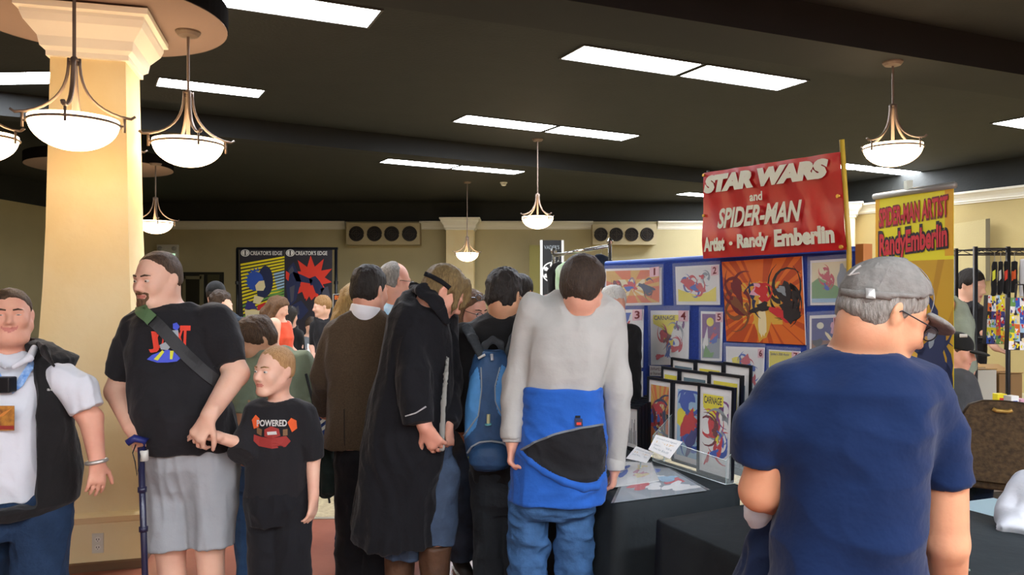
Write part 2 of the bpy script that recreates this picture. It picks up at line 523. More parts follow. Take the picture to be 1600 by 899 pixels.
for x in (250, 272):
    c = px(x, 389, FW - .165)
    m = MB(); m.lathe([(.055, 0), (.05, .03), (.02, .04)], mat('lamp_head', 'a8a498', rough=.3), n=14)
    V = np.array(m.v); V = V @ rotx(math.pi / 2).T + c; m.v = [tuple(q) for q in V]
    part('lamp_head', m, t)
dk = mat('doorway_dark', '2b2a22', rough=.8); jm = mat('door_jamb', '7d775a', rough=.6)
m = MB()
P0 = px(190, 700, FW); P1 = px(350, 426, FW)
m.box((P0[0], FW - .012, 0), (P1[0], FW - .002, P1[2]), dk)
d1 = struct('door_1', m)
def dpiece(name, x0, x1, y0, y1, mm, d):
    a = px(x0, y1, FW); b = px(x1, y0, FW)
    return struct(name, MB().box((a[0], FW - d, max(0, a[2])), (b[0], FW - .012, b[2]), mm), parent=d1)
dpiece('jamb', 286, 291, 432, 1000, jm, .05); dpiece('jamb', 313, 319, 430, 1000, jm, .05)
dpiece('lintel', 288, 316, 432, 437, jm, .05)
dpiece('glass_pane', 291, 313, 437, 1000, mat('dark_glass', '15150f', rough=.15), .03)
dpiece('side_panel', 325, 343, 430, 1000, mat('door_olive', '4d4a30', rough=.6), .03)
a = px(827, 700, FW - .4); b = px(846, 384, FW - .4)
tb = thing('room_divider', 'pale yellow divider panel standing by the far wall', 'divider', (a[0], FW - .4, 0))
part('panel', MB().box((a[0], FW - .45, .05), (b[0] + .35, FW - .4, b[2]), mat('divider_yellow', 'a8a060', rough=.8)), tb)
part('edge_trim', MB().box((b[0] + .35, FW - .46, .05), (b[0] + .38, FW - .39, b[2]), mat('divider_trim', '7a7048', rough=.6)), tb)
part('foot', MB().box((a[0], FW - .6, 0), (b[0] + .38, FW - .25, .05), mat('divider_trim', '7a7048')), tb)
p = on_ceiling(787, 292, 3.62)
t = thing('smoke_detector', 'small white smoke detector under the dark ceiling', 'smoke detector', (p[0], p[1], CZ))
part('base', MB().lathe([(.07, -.02), (.075, 0)], white_m, n=20), t, local=True)
part('sensor', MB().lathe([(.03, -.07), (.05, -.055), (.055, -.02)], white_m, n=20), t, local=True)
# outlet on the column
def on_col(x, y):
    n = np.array([math.sin(math.radians(15)), -math.cos(math.radians(15))])   # outward normal of the front face
    r = np.array([(x - 800) / F, 1.0]); c = np.array([CX, CY]) + n * .312
    return px(x, y, (c @ n) / (r @ n))
c = on_col(152, 850)
t = thing('wall_outlet', 'white duplex outlet on the base of the near column', 'outlet', c)
s = Sheet(on_col(143.5, 866), on_col(162, 865), on_col(162, 834), on_col(143.5, 835))
bevel(part('plate', s.body(MB(), .012, white_m), t), .002)
for v in (.3, .7):
    m = MB(); s.poly(m, [(.5 + .27 * math.cos(a), v + .14 * math.sin(a)) for a in np.linspace(0, 2 * math.pi, 16, endpoint=False)], mat('outlet_face', 'e8e4d8', rough=.4), .002)
    r_ = part('receptacle', m, t)
    m = MB()
    for u in (.4, .6): s.rect(m, u - .03, v - .03, u + .03, v + .05, dark_m, .003)
    s.rect(m, .47, v - .1, .53, v - .06, dark_m, .003)
    part('slots', m, r_)
# acoustic panel on the right wall
def on_rw(x, y, off=.1):
    k = (x - 800) / F
    D = (7.75 + 12.5 * .488 - .12 - off * 1.1) / (k + .488)
    return px(x, y, D)
t = thing('acoustic_panel', 'tall beige fabric panel on the right wall beside the yellow banner', 'wall panel', on_rw(1520, 445))
part('panel', MB().slab(on_rw(1480, 447), on_rw(1540, 440), on_rw(1540, 343), on_rw(1480, 352), .1, mat('panel_beige', 'b9a878', rough=.9, bump=(60, .2))), t)
part('edge', MB().slab(on_rw(1540, 440, .1), on_rw(1547, 439, .02), on_rw(1547, 342, .02), on_rw(1540, 343, .1), .03, mat('panel_edge', '6c6450', rough=.9)), t)
# ---------------------------------------------------------------- figures: implicit surfaces meshed with surface nets
def unit(v):
    v = np.asarray(v, float); return v / (np.linalg.norm(v) + 1e-12)
def vnoise(P, seed=0):
    """smooth value noise in -1..1 at points P (n, 3)"""
    P = np.asarray(P, dtype=np.float64)
    i = np.floor(P).astype(np.int64); f = P - i; f = f * f * (3 - 2 * f)
    out = np.zeros(len(P))
    for dx in (0, 1):
        for dy in (0, 1):
            for dz in (0, 1):
                h = ((i[:, 0] + dx) * 374761393 + (i[:, 1] + dy) * 668265263 + (i[:, 2] + dz) * 2147483647 + seed * 974711) & 0xffffffff
                h = ((h ^ (h >> 13)) * 1274126177) & 0xffffffff
                h = (h ^ (h >> 16)) & 0xffff
                w = (f[:, 0] if dx else 1 - f[:, 0]) * (f[:, 1] if dy else 1 - f[:, 1]) * (f[:, 2] if dz else 1 - f[:, 2])
                out += w * (h / 32767.5 - 1)
    return out

class Field:
    def __init__(s, h=.006): s.h = h; s.pr = []
    def _p(s, fn, lo, hi, k, op): s.pr.append((fn, np.asarray(lo, float), np.asarray(hi, float), k, op)); return s
    def rc(s, a, b, ra, rb=None, k=.02, sq=None, op='u', flat=False):
        """round cone from a to b; sq=(dir, f) flattens it along dir"""
        a = np.asarray(a, float); b = np.asarray(b, float); rb = ra if rb is None else rb
        ba = b - a; L2 = float(ba @ ba) + 1e-12
        if sq is not None: nn = unit(sq[0]); ff = 1.0 / sq[1] - 1
        def fn(X, Y, Z):
            qx, qy, qz = X - a[0], Y - a[1], Z - a[2]
            t = np.clip((qx * ba[0] + qy * ba[1] + qz * ba[2]) / L2, 0, 1)
            dx, dy, dz = qx - t * ba[0], qy - t * ba[1], qz - t * ba[2]
            if sq is not None:
                q = (dx * nn[0] + dy * nn[1] + dz * nn[2]) * ff
                dx, dy, dz = dx + nn[0] * q, dy + nn[1] * q, dz + nn[2] * q
            d = np.sqrt(dx * dx + dy * dy + dz * dz) - (ra + (rb - ra) * t)
            if flat: d = np.maximum(d, (qx * ba[0] + qy * ba[1] + qz * ba[2]) / L2 ** .5 - L2 ** .5)
            return d
        r = max(ra, rb)
        return s._p(fn, np.minimum(a, b) - r, np.maximum(a, b) + r, k, op)
    def chain(s, pts, rs, k=.02, sq=None):
        for i in range(len(pts) - 1): s.rc(pts[i], pts[i + 1], rs[i], rs[i + 1], k if i == 0 else min(k, .012), sq)
        return s
    def ell(s, c, r, R=None, k=.02, op='u'):
        c = np.asarray(c, float); r = np.asarray(r, float); R = np.eye(3) if R is None else np.asarray(R)
        def fn(X, Y, Z):
            x, y, z = X - c[0], Y - c[1], Z - c[2]
            u = x * R[0, 0] + y * R[1, 0] + z * R[2, 0]
            v = x * R[0, 1] + y * R[1, 1] + z * R[2, 1]
            w = x * R[0, 2] + y * R[1, 2] + z * R[2, 2]
            k0 = np.sqrt((u / r[0]) ** 2 + (v / r[1]) ** 2 + (w / r[2]) ** 2)
            k1 = np.sqrt((u / r[0] ** 2) ** 2 + (v / r[1] ** 2) ** 2 + (w / r[2] ** 2) ** 2) + 1e-9
            return k0 * (k0 - 1) / k1
        e = np.sqrt(((R * r) ** 2).sum(1))
        return s._p(fn, c - e, c + e, k, op)
    def loft(s, rows, k=.02, n=2.3, yaw=0.0, op='u', grow=0.0):
        """rows (cx, cy, z, half width, half depth) stacked in z"""
        A = np.array(sorted(rows, key=lambda r: r[2]), float)
        zz = A[:, 2]; ca, sa = math.cos(yaw), math.sin(yaw)
        def fn(X, Y, Z):
            z1 = np.clip(Z[0, 0, :], zz[0], zz[-1]) if Z.ndim == 3 else np.clip(Z, zz[0], zz[-1])
            g = [np.interp(z1, zz, A[:, j]) for j in (0, 1, 3, 4)]
            a = g[2] + grow; b = g[3] + grow
            x, y = X - g[0], Y - g[1]
            u, v = x * ca + y * sa, -x * sa + y * ca
            r = ((np.abs(u) / a) ** n + (np.abs(v) / b) ** n) ** (1.0 / n)
            d = (r - 1) * np.minimum(a, b)
            return np.maximum(d, np.maximum(Z - zz[-1], zz[0] - Z))
        m = np.maximum(A[:, 3], A[:, 4]) + grow
        return s._p(fn, [(A[:, 0] - m).min(), (A[:, 1] - m).min(), zz[0]], [(A[:, 0] + m).max(), (A[:, 1] + m).max(), zz[-1]], k, op)
    def plane(s, p, n, k=.004, rag=0.0):
        """keep the side of the plane that n points away from; rag frays the edge"""
        p = np.asarray(p, float); n = unit(n)
        def fn(X, Y, Z):
            d = -((X - p[0]) * n[0] + (Y - p[1]) * n[1] + (Z - p[2]) * n[2])
            if rag:
                B = np.broadcast_arrays(X, Y, Z); Pq = np.stack([b.ravel() for b in B], 1) - p
                Pq = Pq - np.outer(Pq @ n, n) * .75
                d = d + rag * (vnoise(Pq * 75, 3) + .6 * vnoise(Pq * 160, 4)).reshape(B[0].shape)
            return d
        return s._p(fn, [-99] * 3, [99] * 3, k, 's')
    def mesh(s):
        h = s.h
        U = [p for p in s.pr if p[4] == 'u']
        lo = np.min([p[1] for p in U], 0) - 4 * h; hi = np.max([p[2] for p in U], 0) + 4 * h
        n = np.ceil((hi - lo) / h).astype(int) + 1
        G = np.full(n, .5, dtype=np.float32)
        ax = [lo[i] + h * np.arange(n[i]) for i in range(3)]
        for fn, plo, phi, k, op in s.pr:
            mg = (k * 1.0 if op == 'u' else k) + 3 * h
            i0 = np.maximum(np.floor((plo - mg - lo) / h).astype(int), 0)
            i1 = np.minimum(np.ceil((phi + mg - lo) / h).astype(int) + 1, n)
            if np.any(i1 <= i0): continue
            sl = tuple(slice(a, b) for a, b in zip(i0, i1))
            X = ax[0][sl[0]][:, None, None]; Y = ax[1][sl[1]][None, :, None]; Z = ax[2][sl[2]][None, None, :]
            d = fn(X, Y, Z); d = np.broadcast_to(d, G[sl].shape)
            g = G[sl]
            if op == 'u':
                m = np.maximum(k - np.abs(g - d), 0) / k
                G[sl] = np.minimum(g, d) - m * m * k * .25
            else:
                m = np.maximum(k - np.abs(g + d), 0) / k
                G[sl] = np.maximum(g, -d) + m * m * k * .25
        I = G < 0
        c = I[:-1, :-1, :-1].astype(np.int8)
        tot = np.zeros(c.shape, np.int8)
        for a in (0, 1):
            for b in (0, 1):
                for e in (0, 1):
                    tot += I[a:n[0] - 1 + a, b:n[1] - 1 + b, e:n[2] - 1 + e]
        act = np.argwhere((tot > 0) & (tot < 8))
        if len(act) == 0: return np.zeros((0, 3)), np.zeros((0, 4), int)
        ids = np.full(c.shape, -1, np.int32); ids[act[:, 0], act[:, 1], act[:, 2]] = np.arange(len(act))
        cv = {}
        for a in (0, 1):
            for b in (0, 1):
                for e in (0, 1): cv[(a, b, e)] = G[act[:, 0] + a, act[:, 1] + b, act[:, 2] + e].astype(np.float64)
        acc = np.zeros((len(act), 3)); cnt = np.zeros(len(act))
        for p in cv:
            for axi in range(3):
                if p[axi] == 1: continue
                q = list(p); q[axi] = 1; q = tuple(q)
                x, y = cv[p], cv[q]
                cr = (x < 0) != (y < 0)
                t = np.where(cr, x / np.where(cr, x - y, 1), 0)
                pos = np.array(p, float)[None, :] * np.ones((len(act), 1)); pos[:, axi] += t
                acc += pos * cr[:, None]; cnt += cr
        V = lo + h * (act + acc / np.maximum(cnt, 1)[:, None])
        Q = []
        for axi in range(3):
            b, e = [i for i in range(3) if i != axi]
            s0 = [slice(None)] * 3; s1 = [slice(None)] * 3
            s0[axi] = slice(0, -1); s1[axi] = slice(1, None)
            s0[b] = s1[b] = slice(1, -1); s0[e] = s1[e] = slice(1, -1)
            x, y = I[tuple(s0)], I[tuple(s1)]
            for flip in (False, True):
                w = np.argwhere((x & ~y) if not flip else (~x & y))
                if len(w) == 0: continue
                base = w.copy(); base[:, b] += 1; base[:, e] += 1
                def cell(db, de):
                    k = base.copy(); k[:, b] -= db; k[:, e] -= de
                    return ids[k[:, 0], k[:, 1], k[:, 2]]
                q = np.stack([cell(1, 1), cell(0, 1), cell(0, 0), cell(1, 0)], 1)
                if flip == (axi != 1): q = q[:, ::-1]
                Q.append(q)
        Q = np.concatenate(Q); Q = Q[(Q >= 0).all(1)]
        return V, Q

def vnormals(V, Q):
    n = np.cross(V[Q[:, 2]] - V[Q[:, 0]], V[Q[:, 3]] - V[Q[:, 1]])
    N = np.zeros_like(V)
    for j in range(4): np.add.at(N, Q[:, j], n)
    return N / (np.linalg.norm(N, axis=1)[:, None] + 1e-12)
def relax(V, Q, it=1, f=.5):
    for _ in range(it):
        S = np.zeros_like(V); C = np.zeros(len(V))
        for j in range(4):
            np.add.at(S, Q[:, j], V[Q[:, (j + 1) % 4]] + V[Q[:, j - 1]]); np.add.at(C, Q[:, j], 2)
        V = V * (1 - f) + f * S / np.maximum(C, 1)[:, None]
    return V
SEED = [0]; GEO = {}
def folds(amp=.006, sc=(9, 9, 5), fine=.35, seed=None):
    """cloth folds: displacement along the normal"""
    SEED[0] += 1; sd = SEED[0] if seed is None else seed
    def fn(V, N):
        sx = np.array(sc, float)
        warp = np.stack([vnoise(V * 3, sd + 5), vnoise(V * 3, sd + 6), vnoise(V * 3, sd + 7)], 1) * .08
        a = vnoise((V + warp) * sx, sd); b = vnoise((V + warp) * sx * 2.3, sd + 1)
        r = 1 - 2.2 * np.abs(a)
        c = 1 - 2 * np.abs(vnoise((V + warp * 1.5) * sx * 1.7 + 3.1, sd + 2))
        return 1.5 * amp * (r * .6 + c * .35 + b * fine - .25)
    return fn
def strands(amp=.006, sc=(60, 60, 14), seed=None, R=None):
    SEED[0] += 1; sd = SEED[0] if seed is None else seed
    def fn(V, N):
        W = V if R is None else V @ R
        a = vnoise(W * np.array(sc), sd); b = vnoise(W * np.array(sc) * 2.1, sd + 1); c = vnoise(W * 11, sd + 2)
        return amp * (a * .6 + b * .4 + c * .8)
    return fn
def fpart(name, F_, m, parent, disp=None, it=1, label=None, mats=None, midx=None):
    V, Q = F_.mesh()
    if it: V = relax(V, Q, it)
    if disp is not None:
        N = vnormals(V, Q)
        for d in (disp if isinstance(disp, (list, tuple)) else [disp]): V = V + N * d(V, N)[:, None]
    mi = midx(V, Q) if midx is not None else None
    o = mesh_obj(name, V, Q, mats or [m], parent, org(parent), mi, True)
    GEO[o.name] = (V, Q)
    if label: o['label'] = label
    return o

class Head:
    """local frame: face towards -y, z up, x to the figure's left when it faces the viewer's right hand side"""
    def __init__(s, c, yaw=0, pitch=0, roll=0, k=1.0, wide=1.0):
        s.c = np.asarray(c, float)
        s.R = rotz(math.radians(yaw)) @ rotx(math.radians(pitch)) @ roty(math.radians(roll))
        s.k = k; s.wide = wide
    def w(s, p):
        p = np.array(p, float); p[0] *= s.wide
        return s.c + s.R @ p * s.k
    def d(s, v): return s.R @ np.asarray(v, float)
    def E(s, F_, p, r, k=.012, op='u', R=None):
        r = np.array(r, float) * s.k; r[0] *= s.wide
        return F_.ell(s.w(p), r, s.R if R is None else s.R @ R, k * s.k, op)
    def C(s, F_, a, b, ra, rb=None, k=.01, op='u', sq=None):
        return F_.rc(s.w(a), s.w(b), ra * s.k, (ra if rb is None else rb) * s.k, k * s.k, None if sq is None else (s.d(sq[0]), sq[1]), op)
    def build(s, F_, chin=1.0, nose=1.0, smile=False, fat=0.0, face=True):
        s.E(F_, (0, .014, .036), (.074, .095, .086), .03)
        s.E(F_, (0, -.022, -.022), (.062 + fat * .4, .073, .088), .03)
        s.E(F_, (0, .03, -.03), (.060, .07, .07), .03)
        for e in (-1, 1):
            s.C(F_, (e * (.05 + fat * .5), .005, -.05), (e * .022, -.066, -.098), .022 + fat * .5, .019 + fat * .4, .03)
        s.E(F_, (0, -.074, -.097), (.022 * chin, .018, .018), .02)
        if fat: s.E(F_, (0, -.035, -.105), (.055 + fat, .05, .03 + fat * .5), .03)
        if face:
            for e in (-1, 1):
                s.E(F_, (e * .037, -.063, -.028 + (.004 if smile else 0)), (.024, .022 + (.007 if smile else 0), .026), .025)
                s.E(F_, (e * .031, -.099, .003), (.018, .018, .011), .012, 's')
                s.E(F_, (e * .031, -.0755, .003), (.0155, .0125, .0115), .006)
                s.C(F_, (e * .014, -.089, .021), (e * .046, -.077, .022), .0075, .006, .012)
                s.E(F_, (e * .0115, -.098, -.034), (.0085, .010, .008), .008)
            s.C(F_, (0, -.085, .018), (0, -.112 * nose ** .5, -.027), .0075, .0115 * nose, .012)
            s.E(F_, (0, -.079, -.058), (.026, .014, .024), .02)
            z = -.058
            for e in (-1, 1):
                u = .009 if smile else 0
                s.C(F_, (0, -.0925, z + .001), (e * (.024 + u), -.08, z - .001 + u), .0052, .003, .005)
                s.C(F_, (0, -.0915, z - .011), (e * (.021 + u), -.079, z - .004 + u), .006, .003, .005)
                s.C(F_, (0, -.0985, z - .0045), (e * .022, -.085, z - .0035 + u), .0022, .0015, .003, 's')
        for e in (-1, 1):
            Re = rotz(e * math.radians(-22)) @ rotx(math.radians(-12))
            s.E(F_, (e * .077, .016, -.004), (.0085, .019, .031), .008, R=Re)
            s.E(F_, (e * .0865, .010, .002), (.006, .010, .017), .005, 's', R=Re)
    def neck(s, F_, base, r=.055, r2=.062):
        F_.rc(s.w((0, .022, -.07)), base, r * s.k, r2 * s.k, .03)
    def eyes(s, parent, iris='3c2c20', open_=.72):
        ws = mat('eye_white', 'cfc6bc', rough=.3); ir = mat('iris_' + iris, iris, rough=.15)
        for e in (-1, 1):
            m = MB()
            for (rr, off, mm) in ((.0116, 0, ws), (.0074, .0052, ir)):
                V = []; n = 10
                for j in range(7):
                    t = math.pi * j / 6
                    for i in range(n):
                        a = 2 * math.pi * i / n
                        q = np.array([rr * math.sin(t) * math.cos(a) * 1.15, -rr * math.cos(t), rr * math.sin(t) * math.sin(a) * open_])
                        V.append(s.w(np.array([e * .031, -.0802 - off, .0025]) + q))
                Fc = [(j * n + i, j * n + (i + 1) % n, (j + 1) * n + (i + 1) % n, (j + 1) * n + i) for j in range(6) for i in range(n)]
                m.add(V, Fc, mm)
            part('eye', m, parent, smooth=True)
    def brows(s, parent, m):
        for e in (-1, 1):
            b = MB().tube([s.w((e * .012, -.0955, .0235)), s.w((e * .03, -.0925, .028)), s.w((e * .048, -.078, .024))], [.0035 * s.k, .0042 * s.k, .002 * s.k], m, n=6)
            part('eyebrow', b, parent, smooth=True)
    def hair(s, h=.005, top=1.0, line=-.015, nape=-.075, side=1.0, back=1.0, slope=(.756, .655), vol=0.0, rag=.006):
        """short hair cap; line moves the hairline back (higher = more receding)"""
        F_ = Field(h)
        s.E(F_, (0, .018, .038 + vol * .3), (.0805 * side + vol * .4, .1015 * back + vol * .3, .0895 * top + vol), .02)
        s.E(F_, (0, .04, -.01), (.074 * side, .074 * back, .075), .02)
        n = s.d((0, slope[0], slope[1]))
        F_.plane(s.w((0, 0, 0)) + n * line * s.k, -n, .010 * s.k, rag if h < .009 else 0)
        F_.plane(s.w((0, 0, nape)), s.d((0, .35, -1)), .010 * s.k, rag if h < .009 else 0)
        return F_
    def glasses(s, parent, m, half=False, w=.021, hgt=.016):
        g = MB()
        for e in (-1, 1):
            ring = [s.w((e * .033 + w * math.cos(a), -.106 + .006 * abs(math.cos(a)) * 0, .002 + hgt * math.sin(a))) for a in np.linspace(0, 2 * math.pi, 18, endpoint=False)]
            g.tube(ring, .0017 * s.k, m, n=5, closed=True)
            g.tube([s.w((e * (.033 + w), -.106, .006)), s.w((e * .072, -.085, .008)), s.w((e * .083, .012, .008)), s.w((e * .083, .03, -.008))], .0018 * s.k, m, n=5)
        g.tube([s.w((-.012, -.108, .006)), s.w((.012, -.108, .006))], .0016 * s.k, m, n=5)
        o = part('glasses', g, parent, smooth=True)
        lens = MB(); lm = mat('lens', 'dfe6ea', rough=.05, alpha=.18)
        for e in (-1, 1):
            lens.add([s.w((e * .033 + w * .97 * math.cos(a), -.106, .002 + hgt * .97 * math.sin(a))) for a in np.linspace(0, 2 * math.pi, 18, endpoint=False)], [list(range(18))], lm)
        part('lens', lens, o)

def rot_about(v, ax, a):
    ax = unit(ax); v = np.asarray(v, float)
    return v * math.cos(a) + np.cross(ax, v) * math.sin(a) + ax * (ax @ v) * (1 - math.cos(a))
def hand(F_, wr, f, n, side=1, curl=(25, 30, 20), k=1.0, thumb=0.0, spread=.1, fan=None):
    """wr wrist, f towards the fingers, n out of the back of the hand, thumb on side*(f x n)"""
    wr = np.asarray(wr, float); f = unit(f); n = unit(np.asarray(n, float) - f * (np.asarray(n) @ f)); sd = np.cross(f, n) * side
    F_.rc(wr - f * .02 * k, wr + f * .03 * k, .026 * k, .029 * k, .015, (n, .68))
    F_.rc(wr + f * .035 * k + sd * .012 * k, wr + f * .08 * k + sd * .016 * k, .024 * k, .024 * k, .012, (n, .55))
    F_.rc(wr + f * .035 * k - sd * .010 * k, wr + f * .076 * k - sd * .016 * k, .023 * k, .022 * k, .012, (n, .55))
    L = (.070, .078, .073, .058)
    for i in range(4):
        o = (.031, .0105, -.010, -.030)[i]
        b = wr + f * (.088 - .004 * abs(i - 1)) * k + sd * o * k
        d = unit(f + sd * spread * (1.5 - i) * .5)
        cu = curl if fan is None else tuple(c + fan * (i) for c in curl)
        for j, (seg, c) in enumerate(zip((.45, .31, .24), cu)):
            d = rot_about(d, np.cross(n, d), -math.radians(c)) if False else unit(rot_about(d, np.cross(d, n), -math.radians(c)))
            e = b + d * L[i] * seg * k
            r0 = (.0092, .0084, .0076)[j] * k; r1 = (.0084, .0076, .0066)[j] * k
            F_.rc(b, e, r0, r1, .006 if j == 0 else .003)
            b = e
    b = wr + f * .022 * k + sd * .022 * k
    d = unit(f * .75 + sd * (.75 - thumb) - n * (.25 + thumb))
    for j, (seg, r0, r1) in enumerate(((.045, .0145, .0115), (.034, .0108, .0095), (.026, .0095, .0075))):
        e = b + d * seg * k
        F_.rc(b, e, r0 * k, r1 * k, .01 if j == 0 else .004)
        b = e; d = unit(d + f * .35 - n * (.05 + thumb * .4) - sd * (.1 + thumb * .3))

SK = {}
def skin(name, c, c2=None):
    return mat('skin_' + name, c, rough=.5, noise=(7, .10), col2=c2, spec=.35, bump=(90, .05), sss=.12)
sk_pale = skin('pale', 'e8bda2', 'dba68e')
sk_pink = skin('pink', 'e4ac90', 'd6957e')
sk_tan = skin('tan', 'd29f7a', 'c48e6c')
def hairm(name, c, c2):
    return mat('hair_' + name, c, rough=.55, noise=(18, .3), col2=c2, stretch=(9, 9, 1.6), bump=(40, .5), spec=.35)
h_black = hairm('black', '17130f', '2d2620'); h_brown = hairm('brown', '3a2a1c', '5a4430'); h_dkblond = hairm('dark_blond', '5c4a2c', '8a7348')
h_grey = hairm('grey', '6a655c', 'a5a097'); h_sandy = hairm('sandy', '8a6238', 'b38a58'); h_auburn = hairm('auburn', '4c3424', '7d5c3c')
h_blond = hairm('blond', '8a6c3e', 'b6965c'); h_white = hairm('white', 'c8c4ba', 'e8e4da'); h_dkbrown = hairm('dark_brown', '2a2018', '4a3a2c')

def rows_px(rows, D):
    """rows (y, x left, x right, half depth, depth offset) -> loft rows"""
    out = []
    th = facing(rows)
    for y, xl, xr, b, d in rows:
        p = px((xl + xr) / 2, y, D + d)
        out.append((p[0], p[1], p[2], (xr - xl) / 2 / F * (D + d) * math.cos(th), b))
    return out
def facing(rows):
    """turn of a trunk that is square to the line of sight"""
    return math.atan2(800 - sum((r[1] + r[2]) / 2 for r in rows) / len(rows), F)
def lrows(F_, rows, D, k=.02, n=2.3, **kw):
    return F_.loft(rows_px(rows, D), k, n, kw.pop('yaw', facing(rows)), **kw)
def fold_z(rows, zs, floor=0.0): return rows
sole_m = mat('shoe_sole', 'cfcac0', rough=.7)
def shoes(t, ankles, dirs, m, h=.010, L=.27):
    for a, d in zip(ankles, dirs):
        d = unit((d[0], d[1], 0)); a = np.asarray(a, float)
        F_ = Field(h)
        c = np.array([a[0], a[1], 0])
        F_.rc(c - d * .05 + (0, 0, .05), c + d * (L - .10) + (0, 0, .035), .048, .036, .02)
        F_.rc(c - d * .03 + (0, 0, .06), np.array([a[0], a[1], .11]), .042, .045, .02)
        F_.plane((0, 0, .006), (0, 0, -1))
        o = fpart('shoe', F_, m, t)
        S = Field(h); S.rc(c - d * .05 + (0, 0, .012), c + d * (L - .10) + (0, 0, .012), .052, .044, .02); S.plane((0, 0, 0.0), (0, 0, -1)); S.plane((0, 0, .022), (0, 0, 1))
        fpart('sole', S, sole_m, o)

from mathutils.bvhtree import BVHTree
def to_px(V):
    return np.stack([800 + F * V[:, 0] / V[:, 1], HZ - F * (V[:, 2] - CH) / V[:, 1]], 1)
def in_poly(P, poly):
    x, y = P[:, 0], P[:, 1]; c = np.zeros(len(P), bool); n = len(poly)
    for i in range(n):
        x1, y1 = poly[i]; x2, y2 = poly[i - 1]
        hit = ((y1 > y) != (y2 > y)) & (x < (x2 - x1) * (y - y1) / (y2 - y1 + 1e-9) + x1)
        c ^= hit
    return c
def areas(polys, front=None):
    """material index per face where the garment is made of another cloth"""
    def fn(V, Q):
        C = V[Q].mean(1); P = to_px(C); m = np.zeros(len(Q), np.int32)
        for k, poly in polys:
            w = in_poly(P, poly)
            if front is not None: w &= C[:, 1] < front
            m[w] = k
        return m
    return fn
BV = {}
def lay_on(o, P, off=.003):
    """points on the surface of o facing the viewer's side, seen along the ray to pixel P"""
    if o.name not in BV:
        V, Q = GEO[o.name]; BV[o.name] = BVHTree.FromPolygons([tuple(v) for v in V], [tuple(int(i) for i in q) for q in Q])
    out = []; last = None
    for x, y in P:
        d = Vector(((x - 800) / F, 1, -(y - HZ) / F)).normalized()
        hit, nrm, i, dist = BV[o.name].ray_cast(Vector((0, 0, CH)), d)
        if hit is None:
            out.append(None); continue
        q = np.array(hit) + np.array(nrm) * off
        out.append(q); last = q
    for i in range(len(out)):
        if out[i] is None:
            near = [o2 for o2 in out if o2 is not None]
            D = np.mean([q[1] for q in near]) if near else 3.0
            out[i] = px(P[i][0], P[i][1], D)
    return out
def patch(mb, o, poly, m, off=.003):
    """a printed or sewn shape on garment o: outline in pixels, filled as a fan of small quads from its middle"""
    P = np.array(poly, float); c = P.mean(0); k = len(P)
    rings = [c + (P - c) * s for s in (1.0, .66, .33)]
    pts = lay_on(o, [tuple(q) for r in rings for q in r] + [tuple(c)], off)
    Fc = []
    for r in range(2):
        for i in range(k): Fc.append((r * k + i, r * k + (i + 1) % k, (r + 1) * k + (i + 1) % k, (r + 1) * k + i))
    for i in range(k): Fc.append((2 * k + i, 2 * k + (i + 1) % k, 3 * k))
    return mb.add(pts, Fc, m)
def ribbon(mb, o, path, w, m, off=.004, n=16, th=.004):
    """a strap of width w pixels laid over garment o along a pixel path"""
    P = np.array(path, float)
    seg = np.r_[0, np.cumsum(np.linalg.norm(np.diff(P, axis=0), axis=1))]
    s = np.linspace(0, seg[-1], n)
    C = np.stack([np.interp(s, seg, P[:, 0]), np.interp(s, seg, P[:, 1])], 1)
    T = np.gradient(C, axis=0); T /= np.linalg.norm(T, axis=1)[:, None]; Nn = np.stack([-T[:, 1], T[:, 0]], 1)
    L = [C + Nn * w * f for f in (-.5, 0, .5)]
    top = [lay_on(o, [tuple(q) for q in l], off + th) for l in L]; 
    V = []; 
    for i in range(n): V += [top[0][i], top[1][i], top[2][i]]
    V2 = []
    bot = [lay_on(o, [tuple(q) for q in l], off - .004) for l in (L[0], L[2])]
    for i in range(n): V2 += [bot[0][i], bot[1][i]]
    Fc = []
    o3 = 3 * n
    for i in range(n - 1):
        Fc += [(3 * i, 3 * i + 1, 3 * i + 4, 3 * i + 3), (3 * i + 1, 3 * i + 2, 3 * i + 5, 3 * i + 4)]
        Fc += [(3 * i, 3 * i + 3, o3 + 2 * i + 2, o3 + 2 * i), (3 * i + 2, o3 + 2 * i + 1, o3 + 2 * i + 3, 3 * i + 5)]
    return mb.add(V + V2, Fc, m)
def print_text(mb, o, txt, x0, y0, x1, y1, m, bold=.02, shear=0.0, slope=0.0, off=.004):
    V, Fc = text_mesh(txt, bold=bold, shear=shear)
    lo, hi = V.min(0), V.max(0)
    U = x0 + (V[:, 0] - lo[0]) / (hi[0] - lo[0]) * (x1 - x0)
    W = y1 + (V[:, 1] - lo[1]) / (hi[1] - lo[1]) * (y0 - y1) + slope * (U - x0)
    return mb.add(lay_on(o, list(zip(U, W)), off), Fc, m)

